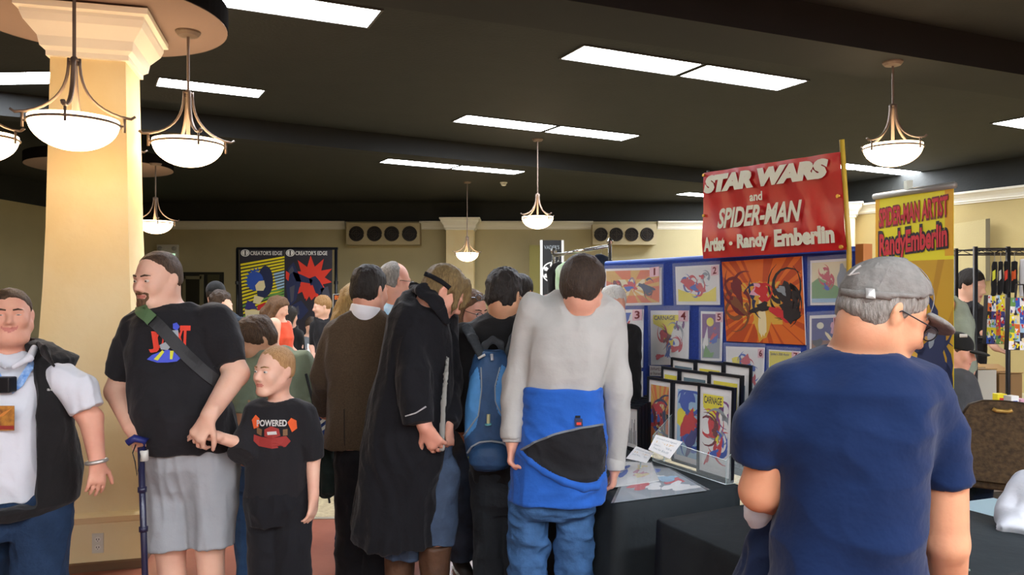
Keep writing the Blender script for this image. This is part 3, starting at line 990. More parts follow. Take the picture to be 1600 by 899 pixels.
def fig(label, D, head, skinm, neck, top, arms=(), legs=(), pants=None, hair=None, shoe=None, h=.006, eyes=None, group=None, body_rows=None, name='person', brow=None):
    """one figure: body (skin) with garments and hair as its parts; all joints are (x, y, depth offset) seen from the camera"""
    def P(q): return px(q[0], q[1], D + (q[2] if len(q) > 2 else 0))
    hip = P(legs[0]['p'][0]) if legs else P((neck[0], 700))
    if legs: hip = (hip + P(legs[1]['p'][0])) / 2
    t = thing(name, label, 'person', (hip[0], hip[1], 0))
    if group: t['group'] = group
    hd = dict(head); at = hd.pop('at'); kw = {k: hd.pop(k) for k in ('chin', 'nose', 'smile', 'fat', 'face') if k in hd}
    nk = hd.pop('nr', .055)
    hd['yaw'] = hd.get('yaw', 0) + math.degrees(math.atan2(800 - at[0], F))   # yaw is counted from the line of sight
    H = Head(P(at), **hd)
    B = Field(h)
    rws = rows_px(body_rows or top['rows'], D)
    B.loft([(a, b, c, max(.02, d - .022), max(.02, e - .022)) for a, b, c, d, e in rws], .03, 2.2, top.get('yaw', facing(body_rows or top['rows'])))
    rws = rows_px(top['rows'], D)
    nb = P(neck)
    H.build(B, **kw); H.neck(B, nb, nk, nk * 1.12)
    for a in arms:
        p = [P(q) for q in a['p']]; r = a.get('r', (.05, .042, .03))
        B.chain(p, r, .02)
        if 'hand' in a:
            q = dict(a['hand']); hand(B, p[-1], q.pop('f'), q.pop('n'), **q)
    for l in legs:
        p = [P(q) for q in l['p']]; p[-1][2] = max(p[-1][2], .07); r = l.get('r', (.08, .06, .045))
        B.chain(p, [x - .01 for x in r], .03)
        p0 = p[-1]
        B.rc(p0, np.array([p0[0], p0[1], .06]), .04, .04, .02)
    R = {'t': t, 'H': H, 'P': P}
    lip = mat('lips', 'c47a6c', rough=.45)
    def lips(V, Q):
        C = (V[Q].mean(1) - H.c) @ H.R / H.k; C[:, 0] /= H.wide
        sm_ = 14.0 * C[:, 0] ** 2 if kw.get('smile') else 0
        return ((((C[:, 0]) / (.031 if kw.get('smile') else .024)) ** 2 + ((C[:, 2] + .0625 - sm_) / .0105) ** 2 < 1) & (C[:, 1] < -.075)).astype(np.int32)
    R['body'] = fpart('body', B, skinm, t, mats=[skinm, lip] if kw.get('face', True) else [skinm], midx=lips if kw.get('face', True) else None)
    T_ = Field(top.get('h', h))
    T_.loft(rws, top.get('k', .02), top.get('n', 2.3), top.get('yaw', facing(top['rows'])))
    for sl in top.get('sleeves', ()):
        p = [P(q) for q in sl[0]]
        for i in range(len(p) - 1): T_.rc(p[i], p[i + 1], sl[1][i], sl[1][i + 1], top.get('sk', .025) if i == 0 else .015, flat=(i == len(p) - 2))
    if top.get('cut', True):
        c = top.get('cr', nk * 1.12 + .006)
        up = unit(H.w((0, .02, -.07)) - nb)
        T_.rc(nb - up * top.get('cd', .0), nb + up * .2, c, c * 1.15, .01, op='s')
    for e in top.get('extra', ()): e(T_, P)
    R['top'] = fpart(top.get('name', 'shirt'), T_, top['mat'], t, folds(top.get('fold', .009), top.get('fs', (9, 9, 5))), mats=top.get('mats'), midx=top.get('midx'))
    if pants:
        Q_ = Field(pants.get('h', h))
        lrows(Q_, pants['rows'], D, .03, 2.4)
        for l in pants['legs']:
            p = [P(q) for q in l[0]]
            if pants.get('long', True): p[-1][2] = max(.05, min(p[-1][2], .09))
            for i in range(len(p) - 1): Q_.rc(p[i], p[i + 1], l[1][i], l[1][i + 1], pants.get('k', .012), flat=(i == len(p) - 2))
        R['pants'] = fpart(pants.get('name', 'trousers'), Q_, pants['mat'], t, folds(pants.get('fold', .009), pants.get('fs', (10, 10, 6))))
    if hair:
        hq = dict(hair); hm = hq.pop('mat'); ex = hq.pop('extra', None); amp = hq.pop('amp', .005); sc = hq.pop('sc', (60, 60, 14)); hn = hq.pop('name', 'hair')
        HF = H.hair(hq.pop('h', h), **hq)
        if ex: ex(HF, H)
        R['hair'] = fpart(hn, HF, hm, t, strands(amp, sc, R=H.R))
    if eyes: H.eyes(t, eyes[0], eyes[1]) if isinstance(eyes, tuple) else H.eyes(t, eyes)
    if brow: H.brows(t, brow)
    if shoe and legs:
        f = H.d((0, -1, 0)) if shoe.get('dir') is None else shoe['dir']
        shoes(t, [P(l['p'][-1]) for l in legs], [f, f], shoe['mat'])
    return R
# ---------------------------------------------------------------- the people
jeans_m = mat('denim_blue', '3f628c', rough=.85, noise=(14, .22), bump=(60, .25), spec=.15)
jeans_dk = mat('denim_dark', '24364f', rough=.85, noise=(14, .2), bump=(60, .25), spec=.15)
blk = cloth('cloth_black', '201f1f'); blk2 = cloth('cloth_black_wool', '17171a', .5)
tee_blk = cloth('tee_black', '232224'); pants_blk = cloth('trousers_black', '1b1b1e')
shoe_dk = mat('shoe_dark', '2a2522', rough=.6); shoe_wh = mat('shoe_white', 'c9c4bb', rough=.6)
def L2(lx, rx, y0, y1, r, D, d=0.0, kx=0):
    """two legs from hip row y0 down to the floor"""
    yf = HZ + CH * F / (D + d)
    ym = (y0 + yf) / 2
    return [dict(p=[(lx, y0, d), (lx + kx, ym, d - .02), (lx + kx * 2, yf - 25, d)], r=r), dict(p=[(rx, y0, d), (rx - kx, ym, d - .02), (rx - kx * 2, yf - 25, d)], r=r)]
def plegs(ls, g=(.0, .0, .0)):
    return [(l['p'], tuple(a + b for a, b in zip(l['r'], g))) for l in ls]

# --- big man in the black printed tee, holding a cane and a boy's hand
D = 3.3
lg = [dict(p=[(262, 720), (266, 858), (279, 1020)], r=(.1, .072, .05)), dict(p=[(325, 720), (328, 858), (338, 1020)], r=(.1, .07, .05))]
big = fig('heavy bearded man in a black printed tee and grey shorts leaning on a cane', D,
    dict(at=(246, 438), yaw=-48, pitch=6, k=.99, wide=1.04, fat=.008, nr=.066), sk_pale, (266, 503, .03),
    dict(name='shirt', mat=tee_blk, n=2.5, rows=[(476, 243, 303, .075, .03), (488, 218, 335, .10, .02), (508, 203, 350, .128, .01), (550, 197, 354, .155, 0), (600, 202, 357, .185, -.02), (640, 205, 366, .20, -.03), (675, 211, 372, .195, -.02), (699, 222, 374, .175, 0)],
         sleeves=[([(222, 512, .02), (200, 550, 0), (186, 590, 0)], (.085, .072, .06)), ([(335, 506, .02), (352, 540, -.02), (362, 570, -.05)], (.088, .074, .062))]),
    arms=[dict(p=[(222, 512, .02), (184, 612, 0), (206, 668, -.16)], r=(.062, .053, .034), hand=dict(f=(.45, -.35, -.5), n=(-.6, -.6, .45), side=-1, curl=(55, 60, 40), k=1.08, thumb=.3)),
          dict(p=[(335, 506, .02), (369, 585, -.05), (327, 650, -.24)], r=(.062, .054, .034), hand=dict(f=(-.38, -.1, -.7), n=(-.2, -.9, .3), side=-1, curl=(35, 45, 30), k=1.08, thumb=.2))],
    legs=lg, h=.0055, shoe=dict(mat=shoe_wh, dir=(-.3, -1)),
    pants=dict(name='shorts', mat=mat('shorts_grey', '9b9ea0', rough=.6, noise=(6, .08), bump=(20, .25), spec=.3), long=False, fold=.009, fs=(14, 10, 3), rows=[(685, 226, 372, .165, 0), (725, 227, 370, .15, 0), (760, 236, 360, .11, 0), (790, 262, 336, .05, 0)],
               legs=[([(268, 715), (267, 790), (264, 858, -.02)], (.125, .113, .10)), ([(326, 715), (329, 790), (330, 854, -.02)], (.125, .108, .092))]),
    hair=dict(mat=h_brown, line=.014, nape=-.05, amp=.002, side=.97, back=.97, top=.975), eyes='5a4a3a', brow=h_brown)
t, H = big['t'], big['H']
Bf = Field(.0045)
H.E(Bf, (0, -.08, -.098), (.034, .024, .028)); H.E(Bf, (0, -.088, -.078), (.02, .012, .008)); H.C(Bf, (-.026, -.083, -.075), (-.03, -.078, -.05), .008); H.C(Bf, (.026, -.083, -.075), (.03, -.078, -.05), .008)
H.C(Bf, (-.028, -.086, -.05), (0, -.1, -.045), .0055); H.C(Bf, (.028, -.086, -.05), (0, -.1, -.045), .0055)
fpart('beard', Bf, h_auburn, t, strands(.003, (90, 90, 30)))
m = MB(); red_ink = mat('ink_red', 'd8402c', rough=.8); blue_ink = mat('ink_blue', '4a58c8', rough=.8); yel_ink = mat('ink_yellow', 'd2d640', rough=.8); grey_ink = mat('ink_grey', '9aa0a4', rough=.8)
sh = big['top']
print_text(m, sh, 'J', 233, 519, 249, 552, red_ink, .03, -.1, off=.004)
print_text(m, sh, 'O', 244, 520, 256, 545, red_ink, .02); print_text(m, sh, 'X', 272, 512, 288, 545, red_ink, .02); print_text(m, sh, 'T', 281, 510, 298, 548, red_ink, .03, .1)
patch(m, sh, blob(257, 562, 25, 7, 16, .2) if False else [(230, 563), (238, 556), (250, 551), (262, 547), (274, 551), (283, 560), (276, 566), (262, 568), (246, 568)], blue_ink, .005)
patch(m, sh, [(250, 540), (260, 535), (268, 541), (262, 548), (252, 547)], grey_ink, .006)
patch(m, sh, [(241, 563), (254, 548), (257, 551), (247, 565)], yel_ink, .007); patch(m, sh, [(266, 549), (272, 549), (270, 563), (266, 563)], yel_ink, .007)
patch(m, sh, [(270, 508), (276, 506), (281, 512), (276, 518), (270, 515)], blue_ink, .006); patch(m, sh, [(266, 518), (278, 517), (279, 530), (270, 527)], grey_ink, .005)
part('shirt_print', m, t)
m = MB(); ribbon(m, sh, [(240, 503), (262, 525), (290, 556), (318, 582), (345, 604)], 19, mat('strap_black', '2b2a2a', rough=.6), n=24); part('bag_strap', m, t)
m = MB(); ribbon(m, sh, [(222, 481), (226, 492), (240, 505)], 17, mat('strap_green', '56704a', rough=.7), .012, n=10, th=.014); part('strap_pad', m, t)
# cane
a = px(220, 692, 3.06); b = px(229, 940, 3.1); b = np.array([b[0] + .01, b[1], 0.02])
t = thing('walking_cane', 'dark navy folding cane held by the heavy man', 'cane', (b[0], b[1], 0))
navy = mat('cane_navy', '20203c', rough=.3, spec=.6); lt = mat('cane_band', 'c9c6bc', rough=.4)
part('shaft', MB().tube([a + (0, 0, -.02), b], .0125, navy, n=10), t, smooth=True)
hd_ = MB().tube([a + (-.045, -.02, .0), a + (-.02, -.01, .018), a + (.02, .0, .006), a + (.012, 0, -.03)], [.014, .016, .016, .013], mat('cane_handle', '232a66', rough=.35), n=10); part('handle', hd_, t, smooth=True)
q = px(225, 709, 3.06); part('band', MB().tube([q + (0, 0, .012), q + (.001, 0, -.03)], .0165, lt, n=10), t, smooth=True)
for y in (755, 818): 
    q = a + (b - a) * ((y - 692) / 248.0 * .62 + .02); part('collar_ring', MB().tube([q, q + (0, 0, -.02)], .0175, navy, n=10), t, smooth=True)
q = px(212, 697, 3.02); part('wrist_loop', MB().tube([a + (-.02, 0, -.01), q + (-.012, 0, -.03), px(211, 722, 3.02), px(214, 744, 3.02), px(218, 722, 3.03), a + (.0, 0, -.03)], .004, mat('strap_black', '2b2a2a'), n=6, flat=((1, 0, 0), .4)), t, smooth=True)
part('rubber_tip', MB().lathe([(.02, 0), (.02, .02), (.014, .045)], shoe_dk, b * (1, 1, 0), n=14), t)

# --- boy
D = 3.25
yf = HZ + CH * F / D
lg = [dict(p=[(415, 775), (416, 900), (418, yf - 22)], r=(.07, .05, .04)), dict(p=[(455, 775), (455, 900), (457, yf - 22)], r=(.07, .05, .04))]
boy = fig('boy with cropped sandy hair in a black printed tee holding the man\'s hand', D,
    dict(at=(428, 581), yaw=-46, pitch=-2, k=.86, nr=.045), sk_pale, (441, 636, .02),
    dict(mat=tee_blk, cr=.058, rows=[(624, 416, 468, .05, .02), (633, 398, 481, .075, .01), (655, 389, 485, .09, 0), (700, 387, 483, .105, 0), (745, 385, 481, .112, 0), (772, 381, 481, .112, 0)],
         sleeves=[([(402, 648), (389, 685, -.04), (377, 714, -.10)], (.056, .06, .062)), ([(474, 650), (486, 690, 0), (490, 716, 0)], (.055, .05, .045))]),
    arms=[dict(p=[(402, 648), (388, 698, -.07), (334, 682, -.16)], r=(.034, .028, .022), hand=dict(f=(-.8, .05, .12), n=(-.1, -.5, .8), side=1, curl=(15, 25, 20), k=.78)),
          dict(p=[(474, 650), (489, 716, 0), (490, 778, -.03)], r=(.036, .031, .022), hand=dict(f=(-.1, -.05, -1), n=(.95, -.3, 0), side=-1, curl=(20, 25, 15), k=.8))],
    legs=lg, h=.005, shoe=dict(mat=shoe_dk, dir=(-.2, -1)),
    pants=dict(mat=pants_blk, rows=[(765, 387, 482, .105, 0), (790, 388, 482, .11, 0), (815, 389, 482, .1, 0)], legs=plegs(lg, (.012, .026, .034))),
    hair=dict(mat=hairm('ginger', 'a5784a', 'c89c6a'), line=.002, nape=-.05, amp=.002, side=.985, back=.98, top=.99), eyes='4a5a66', brow=h_sandy)
m = MB(); sh = boy['top']; org_ink = mat('ink_orange', 'd85a28', rough=.8); dred = mat('ink_darkred', '96302a', rough=.8); wht_ink = mat('ink_white', 'c9c6c0', rough=.8); brn_ink = mat('ink_brown', '7a5a3c', rough=.8)
print_text(m, sh, 'POWERED', 402, 657, 448, 667, wht_ink, .03, 0)
for q in ([(394, 657), (400, 649), (406, 655), (405, 668), (397, 671)], [(449, 661), (455, 654), (463, 658), (464, 670), (456, 676)]): patch(m, sh, q, org_ink)
patch(m, sh, [(397, 680), (410, 684), (430, 685), (447, 682), (454, 690), (446, 699), (425, 702), (405, 698), (396, 690)], dred)
patch(m, sh, [(414, 672), (424, 667), (436, 671), (438, 682), (426, 686), (414, 683)], dred, .005); patch(m, sh, [(418, 676), (432, 675), (433, 680), (419, 681)], wht_ink, .007)
patch(m, sh, [(402, 668), (410, 672), (409, 682), (402, 678)], brn_ink); patch(m, sh, [(442, 672), (449, 671), (449, 681), (442, 682)], brn_ink)
part('shirt_print', m, boy['t'])

# --- woman at the left edge: white polo, black vest, lanyard
D = 3.1
yf = HZ + CH * F / D
lg = [dict(p=[(-32, 790), (-28, 930), (-26, yf - 24)], r=(.1, .08, .05)), dict(p=[(64, 790), (64, 930), (62, yf - 24)], r=(.1, .08, .05))]
polo = mat('polo_white', 'd9dbe0', rough=.85, bump=(14, .3), spec=.15)
lady = fig('smiling woman in a white polo and black fleece vest at the left edge', D,
    dict(at=(16, 494), yaw=-2, pitch=-2, k=.90, wide=1.07, fat=.014, smile=True, nr=.066), sk_pink, (14, 566, .02),
    dict(name='polo_shirt', mat=polo, fold=.008, fs=(16, 10, 3), rows=[(548, -22, 50, .07, .01), (560, -50, 78, .1, .01), (590, -84, 106, .135, 0), (650, -90, 110, .165, -.02), (720, -94, 112, .17, -.02), (776, -94, 110, .165, -.01)],
         sleeves=[([(98, 590), (124, 610), (137, 640)], (.064, .064, .06)), ([(-74, 590), (-100, 610), (-113, 640)], (.064, .064, .06))]),
    arms=[dict(p=[(92, 600), (142, 655, .02), (152, 722, -.06)], r=(.04, .046, .029), hand=dict(f=(.02, -.1, -1), n=(.75, -.6, 0), side=-1, curl=(18, 22, 14), k=.9)),
          dict(p=[(-68, 600), (-118, 655, .02), (-128, 722, -.06)], r=(.04, .046, .029), hand=dict(f=(.02, -.1, -1), n=(-.75, -.6, 0), side=1, curl=(18, 22, 14), k=.9))],
    legs=lg, h=.0055, shoe=dict(mat=shoe_dk, dir=(0, -1)),
    pants=dict(name='jeans', mat=jeans_dk, rows=[(765, -92, 108, .16, 0), (800, -88, 106, .16, 0), (835, -76, 100, .13, 0)], legs=plegs(lg, (.012, .014, .045))),
    hair=dict(mat=h_brown, line=.0, nape=-.06, amp=.002, side=.985, back=1.05, top=.985), eyes=('4a4038', .35), brow=h_brown)
t, P, H = lady['t'], lady['P'], lady['H']
V_ = Field(.0055)
lrows(V_, [(530, -26, 54, .075, .03), (545, -74, 94, .105, .02), (562, -112, 128, .15, .01), (585, -104, 118, .175, -.005), (620, -98, 114, .2, -.015), (680, -104, 122, .215, -.02), (740, -116, 134, .22, -.02), (785, -112, 131, .215, -.02), (799, -98, 112, .19, -.02)], D, .02, 2.4)
lrows(V_, [(525, -25, 50, .3, -.30), (560, -34, 61, .3, -.28), (700, -44, 61, .3, -.27), (810, -50, 58, .3, -.27)], D, .006, 5, op='s')
nb = P((14, 560, .02)); V_.rc(nb, nb + (0, 0, .2), .082, .09, .01, op='s')
for sx in (128, -104): V_.rc(P((sx, 606)), P((sx + (26 if sx > 0 else -26), 668)), .045, .075, .02, op='s')
vest = fpart('vest', V_, blk, t, folds(.007, (14, 12, 4)))
C_ = Field(.0055); C_.chain([P((62, 541, .02)), P((71, 551, -.09)), P((84, 572, -.165))], (.022, .03, .01), .02, ((.4, 1, .3), .28))
fpart('vest_collar', C_, blk, t)
C_ = Field(.0055); C_.chain([P((-34, 541, .02)), P((-43, 551, -.09)), P((-56, 572, -.165))], (.022, .03, .01), .02, ((-.4, 1, .3), .28))
fpart('vest_collar', C_, blk, t)
m = MB(); print_text(m, vest, 'adan', 73, 607, 93, 612, wht_ink, .01); part('vest_embroidery', m, t)
m = MB()
cx_ = [P((-12, 552, -.06)), P((14, 570, -.13)), P((44, 552, -.06))]
Cp = Field(.0055); Cp.chain([P((-26, 545, 0)), P((-16, 560, -.09)), P((8, 575, -.13))], (.016, .016, .01), .01, ((0, 1, .4), .5)); Cp.chain([P((54, 545, 0)), P((46, 560, -.09)), P((20, 575, -.13))], (.016, .016, .01), .01, ((0, 1, .4), .5))
fpart('polo_collar', Cp, polo, t)
lan = mat('lanyard_blue', '4a86d0', rough=.6, noise=(60, .3), col2='a8c8ec')
m = MB(); ribbon(m, lady['top'], [(52, 556), (44, 580), (32, 602), (16, 614)], 9, lan, .012, n=14); ribbon(m, lady['top'], [(-16, 556), (-8, 580), (2, 602), (12, 614)], 9, lan, .012, n=14); part('lanyard', m, t)
q = lay_on(lady['top'], [(3, 606), (6, 656)], .03)
bevel(part('camera', MB().box(q[0] - (.04, .02, .03), q[0] + (.035, .03, .03), mat('camera_black', '15161a', rough=.4)), t), .006)
s_ = Sheet(q[1] + (-.04, -.0, -.047), q[1] + (.037, 0, -.047), q[1] + (.037, 0, .047), q[1] + (-.04, 0, .047))
b_ = part('badge', s_.body(MB(), .003, mat('badge_brown', '7a4a2c', rough=.4, noise=(40, .5), col2='c88a3c')), t)
m = MB(); s_.poly(m, [(.1, .5), (.5, .75), (.9, .9), (.5, .6)], mat('badge_orange', 'd88a40'), .001); s_.rect(m, 0, .05, 1, .2, dred, .001); part('badge_print', m, b_)
w_ = P((151, 722, -.06)); part('bracelet', MB().tube([w_ + np.array([.036 * math.cos(a), .032 * math.sin(a), .006 * math.cos(a)]) for a in np.linspace(0, 6.283, 20, endpoint=False)], .008, mat('silver', 'd0ccc4', rough=.3, metal=.7), n=8, closed=True), t, smooth=True)
# --- man in the brown suit jacket, seen from behind
def long_hair(pts, rs, k=.02, more=()):
    def ex(F_, H):
        F_.chain([H.w(p) for p in pts], [r * H.k for r in rs], k)
        for q, r in more: F_.chain([H.w(p) for p in q], [x * H.k for x in r], k)
    return ex
D = 3.9
lg = L2(552, 588, 700, 0, (.085, .065, .05), D)
brown = mat('wool_brown', '4e4030', rough=.9, noise=(150, .18), bump=(90, .25), spec=.1, sheen=.15)
br = fig('dark-haired man in a brown suit jacket with his back turned', D,
    dict(at=(578, 456), yaw=142, pitch=8, k=1.0), sk_pink, (572, 490, .0),
    dict(name='suit_jacket', mat=brown, n=2.5, fold=.007, rows=[(483, 548, 594, .07, 0), (494, 528, 608, .095, 0), (512, 513, 622, .115, 0), (550, 509, 623, .135, 0), (620, 513, 616, .135, 0), (660, 510, 618, .14, 0), (697, 507, 620, .145, 0)], cr=.062,
         sleeves=[([(525, 520), (506, 590, .02), (505, 642, .22)], (.07, .062, .052)), ([(612, 520), (622, 590, .06), (606, 640, .24)], (.07, .062, .052))]),
    arms=[dict(p=[(525, 520), (506, 590, .02), (508, 648, .26)], hand=dict(f=(.1, .9, -.2), n=(-.3, .2, .9), side=1)), dict(p=[(612, 520), (622, 590, .06), (606, 645, .28)], hand=dict(f=(-.1, .9, -.2), n=(.3, .2, .9), side=-1))],
    legs=lg, h=.006, shoe=dict(mat=shoe_dk, dir=(.3, 1)),
    pants=dict(mat=pants_blk, rows=[(690, 532, 608, .12, 0), (740, 531, 608, .125, 0), (765, 534, 606, .1, 0)], legs=plegs(lg, (.012, .02, .035))),
    hair=dict(mat=h_black, line=-.012, nape=-.078, amp=.006, sc=(70, 70, 20), side=1.0, back=1.0, top=1.0, vol=.008))
t, P = br['t'], br['P']
nb = P((572, 484, 0)); C_ = Field(.005)
C_.rc(P((570, 490, -.028)), P((572, 478, -.026)), .078, .073, .005, flat=True); fpart('shirt_collar', C_, mat('collar_white', 'e8e6e6', rough=.8), t)
C_ = Field(.0055); C_.chain([P((549, 489, .01)), P((572, 486, -.075)), P((598, 491, .0))], (.018, .019, .018), .01, ((0, -.6, 1), .8)); fpart('jacket_collar', C_, brown, t)
m = MB(); ribbon(m, br['top'], [(538, 640), (538.5, 697)], 1.6, mat('vent_shade', '241d16', rough=.9), .001, n=10, th=.0015); part('back_vent', m, t)  # dark line painted in as the shade along the vent's slit

# --- grey-haired man in a light blue patterned shirt beyond him
D = 5.1
lg = L2(612, 648, 690, 0, (.085, .065, .05), D)
gh = fig('balding grey-haired man in a light blue patterned shirt', D,
    dict(at=(618, 441), yaw=120, pitch=6, k=1.04), sk_pink, (622, 478, .02),
    dict(mat=mat('shirt_light_blue', '7ec0e8', rough=.8, noise=(22, .4), col2='cfe6f2', bump=(14, .3)), rows=[(468, 604, 642, .07, .03), (482, 588, 660, .1, .02), (505, 580, 668, .12, 0), (600, 582, 668, .15, 0), (690, 588, 664, .14, 0)],
         sleeves=[([(588, 500), (580, 560)], (.07, .062)), ([(660, 500), (668, 560)], (.07, .062))]),
    arms=[dict(p=[(588, 500), (580, 580), (592, 630, .2)], hand=dict(f=(.2, .9, -.1), n=(0, 0, 1), side=1)), dict(p=[(660, 500), (670, 580), (660, 630, .2)], hand=dict(f=(-.2, .9, -.1), n=(0, 0, 1), side=-1))],
    legs=lg, h=.007, shoe=dict(mat=shoe_dk, dir=(.3, 1)), pants=dict(mat=jeans_dk, rows=[(680, 588, 664, .13, 0), (740, 590, 664, .13, 0)], legs=plegs(lg, (.01, .015, .03))),
    hair=dict(mat=h_grey, line=.028, slope=(.86, .1), nape=-.06, amp=.003, side=1.0))

gh['H'].glasses(gh['t'], mat('wire', '4a4438', rough=.3, metal=.6))
# --- woman with long fair hair half hidden by the brown jacket
D = 4.6
lg = L2(545, 580, 690, 0, (.085, .065, .05), D)
fig('woman with long wavy fair hair, half hidden behind the brown jacket', D,
    dict(at=(556, 474), yaw=165, pitch=5, k=.95), sk_pink, (558, 512, .02),
    dict(mat=cloth('top_tan', '6a5642'), rows=[(505, 545, 578, .07, .02), (518, 528, 594, .1, 0), (560, 522, 600, .12, 0), (690, 528, 596, .13, 0)], sleeves=[([(532, 530), (520, 590)], (.06, .05)), ([(592, 530), (600, 590)], (.06, .05))]),
    arms=[dict(p=[(532, 530), (518, 595), (530, 640, .15)], hand=dict(f=(.1, .8, -.3), n=(-.3, 0, 1), side=1)), dict(p=[(592, 530), (602, 595), (590, 640, .15)], hand=dict(f=(-.1, .8, -.3), n=(.3, 0, 1), side=-1))],
    legs=lg, h=.008, shoe=dict(mat=shoe_dk, dir=(.1, 1)), pants=dict(mat=jeans_dk, rows=[(680, 528, 596, .12, 0), (740, 530, 594, .12, 0)], legs=plegs(lg, (.01, .015, .03))),
    hair=dict(mat=h_blond, nape=-.12, amp=.012, sc=(34, 34, 12), side=1.05, back=1.05, extra=long_hair([(.02, .07, .02), (.055, .07, -.08), (.085, .06, -.17), (.10, .055, -.23)], (.07, .06, .05, .03), more=[([(-.02, .07, .02), (-.05, .06, -.1), (-.05, .05, -.2)], (.06, .05, .03)), ([(.06, .05, 0), (.10, .045, -.12), (.115, .03, -.2)], (.04, .04, .025))])))

# --- person in the long black coat
D = 3.55
yf = HZ + CH * F / D
lg = [dict(p=[(640, 740, .05), (630, 850, .05), (625, yf - 25, .05)], r=(.06, .055, .045)), dict(p=[(680, 745, .02), (680, 850, -.02), (679, yf - 25, -.02)], r=(.06, .055, .045))]
co = fig('person bowed over the table in a long black wool coat with turned-up collar', D,
    dict(at=(692, 459), yaw=100, pitch=38, k=1.0), sk_pink, (672, 490, .02),
    dict(name='coat', mat=blk2, n=2.4, fold=.012, fs=(13, 10, 2.2), cut=True, cr=.07, rows=[(452, 642, 676, .06, .03), (468, 622, 690, .10, .02), (495, 605, 697, .13, 0), (540, 593, 703, .15, 0), (600, 581, 706, .17, 0), (680, 568, 702, .19, 0), (760, 556, 692, .21, .02), (815, 549, 686, .22, .03), (842, 556, 684, .215, .03)],
         sleeves=[([(640, 500, -.06), (648, 590, -.16), (654, 662, -.2)], (.085, .078, .068)), ([(690, 500, .1), (700, 600, .12), (700, 664, -.05)], (.07, .065, .045))]),
    arms=[dict(p=[(640, 500, -.05), (648, 590, -.15), (664, 668, -.2)], r=(.05, .042, .032), hand=dict(f=(.5, .12, -.85), n=(-.2, -.95, .1), side=1, curl=(30, 35, 25), k=1.05)), dict(p=[(690, 500, .1), (702, 600, .12), (700, 668, -.06)], r=(.045, .036, .024), hand=dict(f=(.12, -.1, -1), n=(.9, -.4, 0), side=-1, curl=(60, 60, 40), k=.85))],
    body_rows=[(470, 640, 690, .09, .02), (500, 622, 692, .1, 0), (600, 612, 686, .1, 0), (700, 622, 676, .08, .03)], legs=lg, h=.0055, pants=dict(name='jeans', mat=mat('denim_grey', '3c4c62', rough=.85, noise=(14, .25), bump=(50, .3)), long=False, rows=[(690, 610, 708, .12, .02), (745, 606, 709, .13, .02)], legs=[([(640, 740, .05), (632, 870, .04)], (.1, .09)), ([(686, 740, 0), (682, 850, -.02)], (.098, .085))]),
    hair=dict(mat=h_dkblond, line=-.022, nape=-.07, amp=.006, sc=(60, 60, 16), side=1.0, back=1.0, top=1.0, vol=.006, extra=long_hair([(0, -.06, .09), (0, -.095, .05), (-.01, -.104, .01), (-.01, -.104, -.01)], (.034, .024, .016, .008), more=[([(-.06, -.05, .03), (-.068, -.068, -.02), (-.055, -.08, -.06)], (.02, .014, .006))])))
t, P, H = co['t'], co['P'], co['H']
C_ = Field(.0055)
C_.chain([P((650, 452, .03)), P((664, 456, -.085)), P((682, 474, -.115)), P((697, 502, -.08))], (.034, .042, .04, .02), .02, ((.5, -1, .5), .3)); C_.chain([P((650, 452, .03)), P((674, 458, .12)), P((700, 492, .1))], (.034, .036, .02), .02, ((.4, 1, .3), .4)); fpart('coat_collar', C_, blk2, t, folds(.004, (18, 18, 10)))
m = MB(); ribbon(m, co['hair'], [(663, 428), (675, 433), (690, 441), (703, 451)], 7, blk2, .001, n=14, th=.004); part('head_strap', m, t, smooth=True)
m = MB(); ribbon(m, co['top'], [(634, 651), (650, 646), (665, 636)], 1.8, mat('silver_braid', 'b9b9b9', rough=.4, metal=.3), .002, n=10, th=.003); part('cuff_braid', m, t)
C_ = Field(.006); C_.chain([P((699, 560, -.08)), P((697, 585, -.13)), P((693, 630, -.16)), P((690, 702, -.17))], (.010, .013, .015, .016), .01, ((.3, 1, 0), .3)); fpart('grey_sash', C_, mat('sash_grey', '8e8d86', rough=.8), t)
bt = mat('boot_leather', '4e3524', rough=.55, noise=(12, .4), bump=(20, .4))
for (x, d) in ((622, .05), (677, -.02)):
    C_ = Field(.007); a = P((x + 4, 850, d)); b = P((x + 2, yf - 25, d)); C_.rc(a, b, .075, .055, .02); C_.rc((b[0], b[1], .05), (b[0] + .15, b[1] + .05, .04), .055, .04, .03); C_.plane((0, 0, .004), (0, 0, -1)); C_.plane(a, (0, 0, 1)); fpart('boot', C_, bt, t, folds(.005))

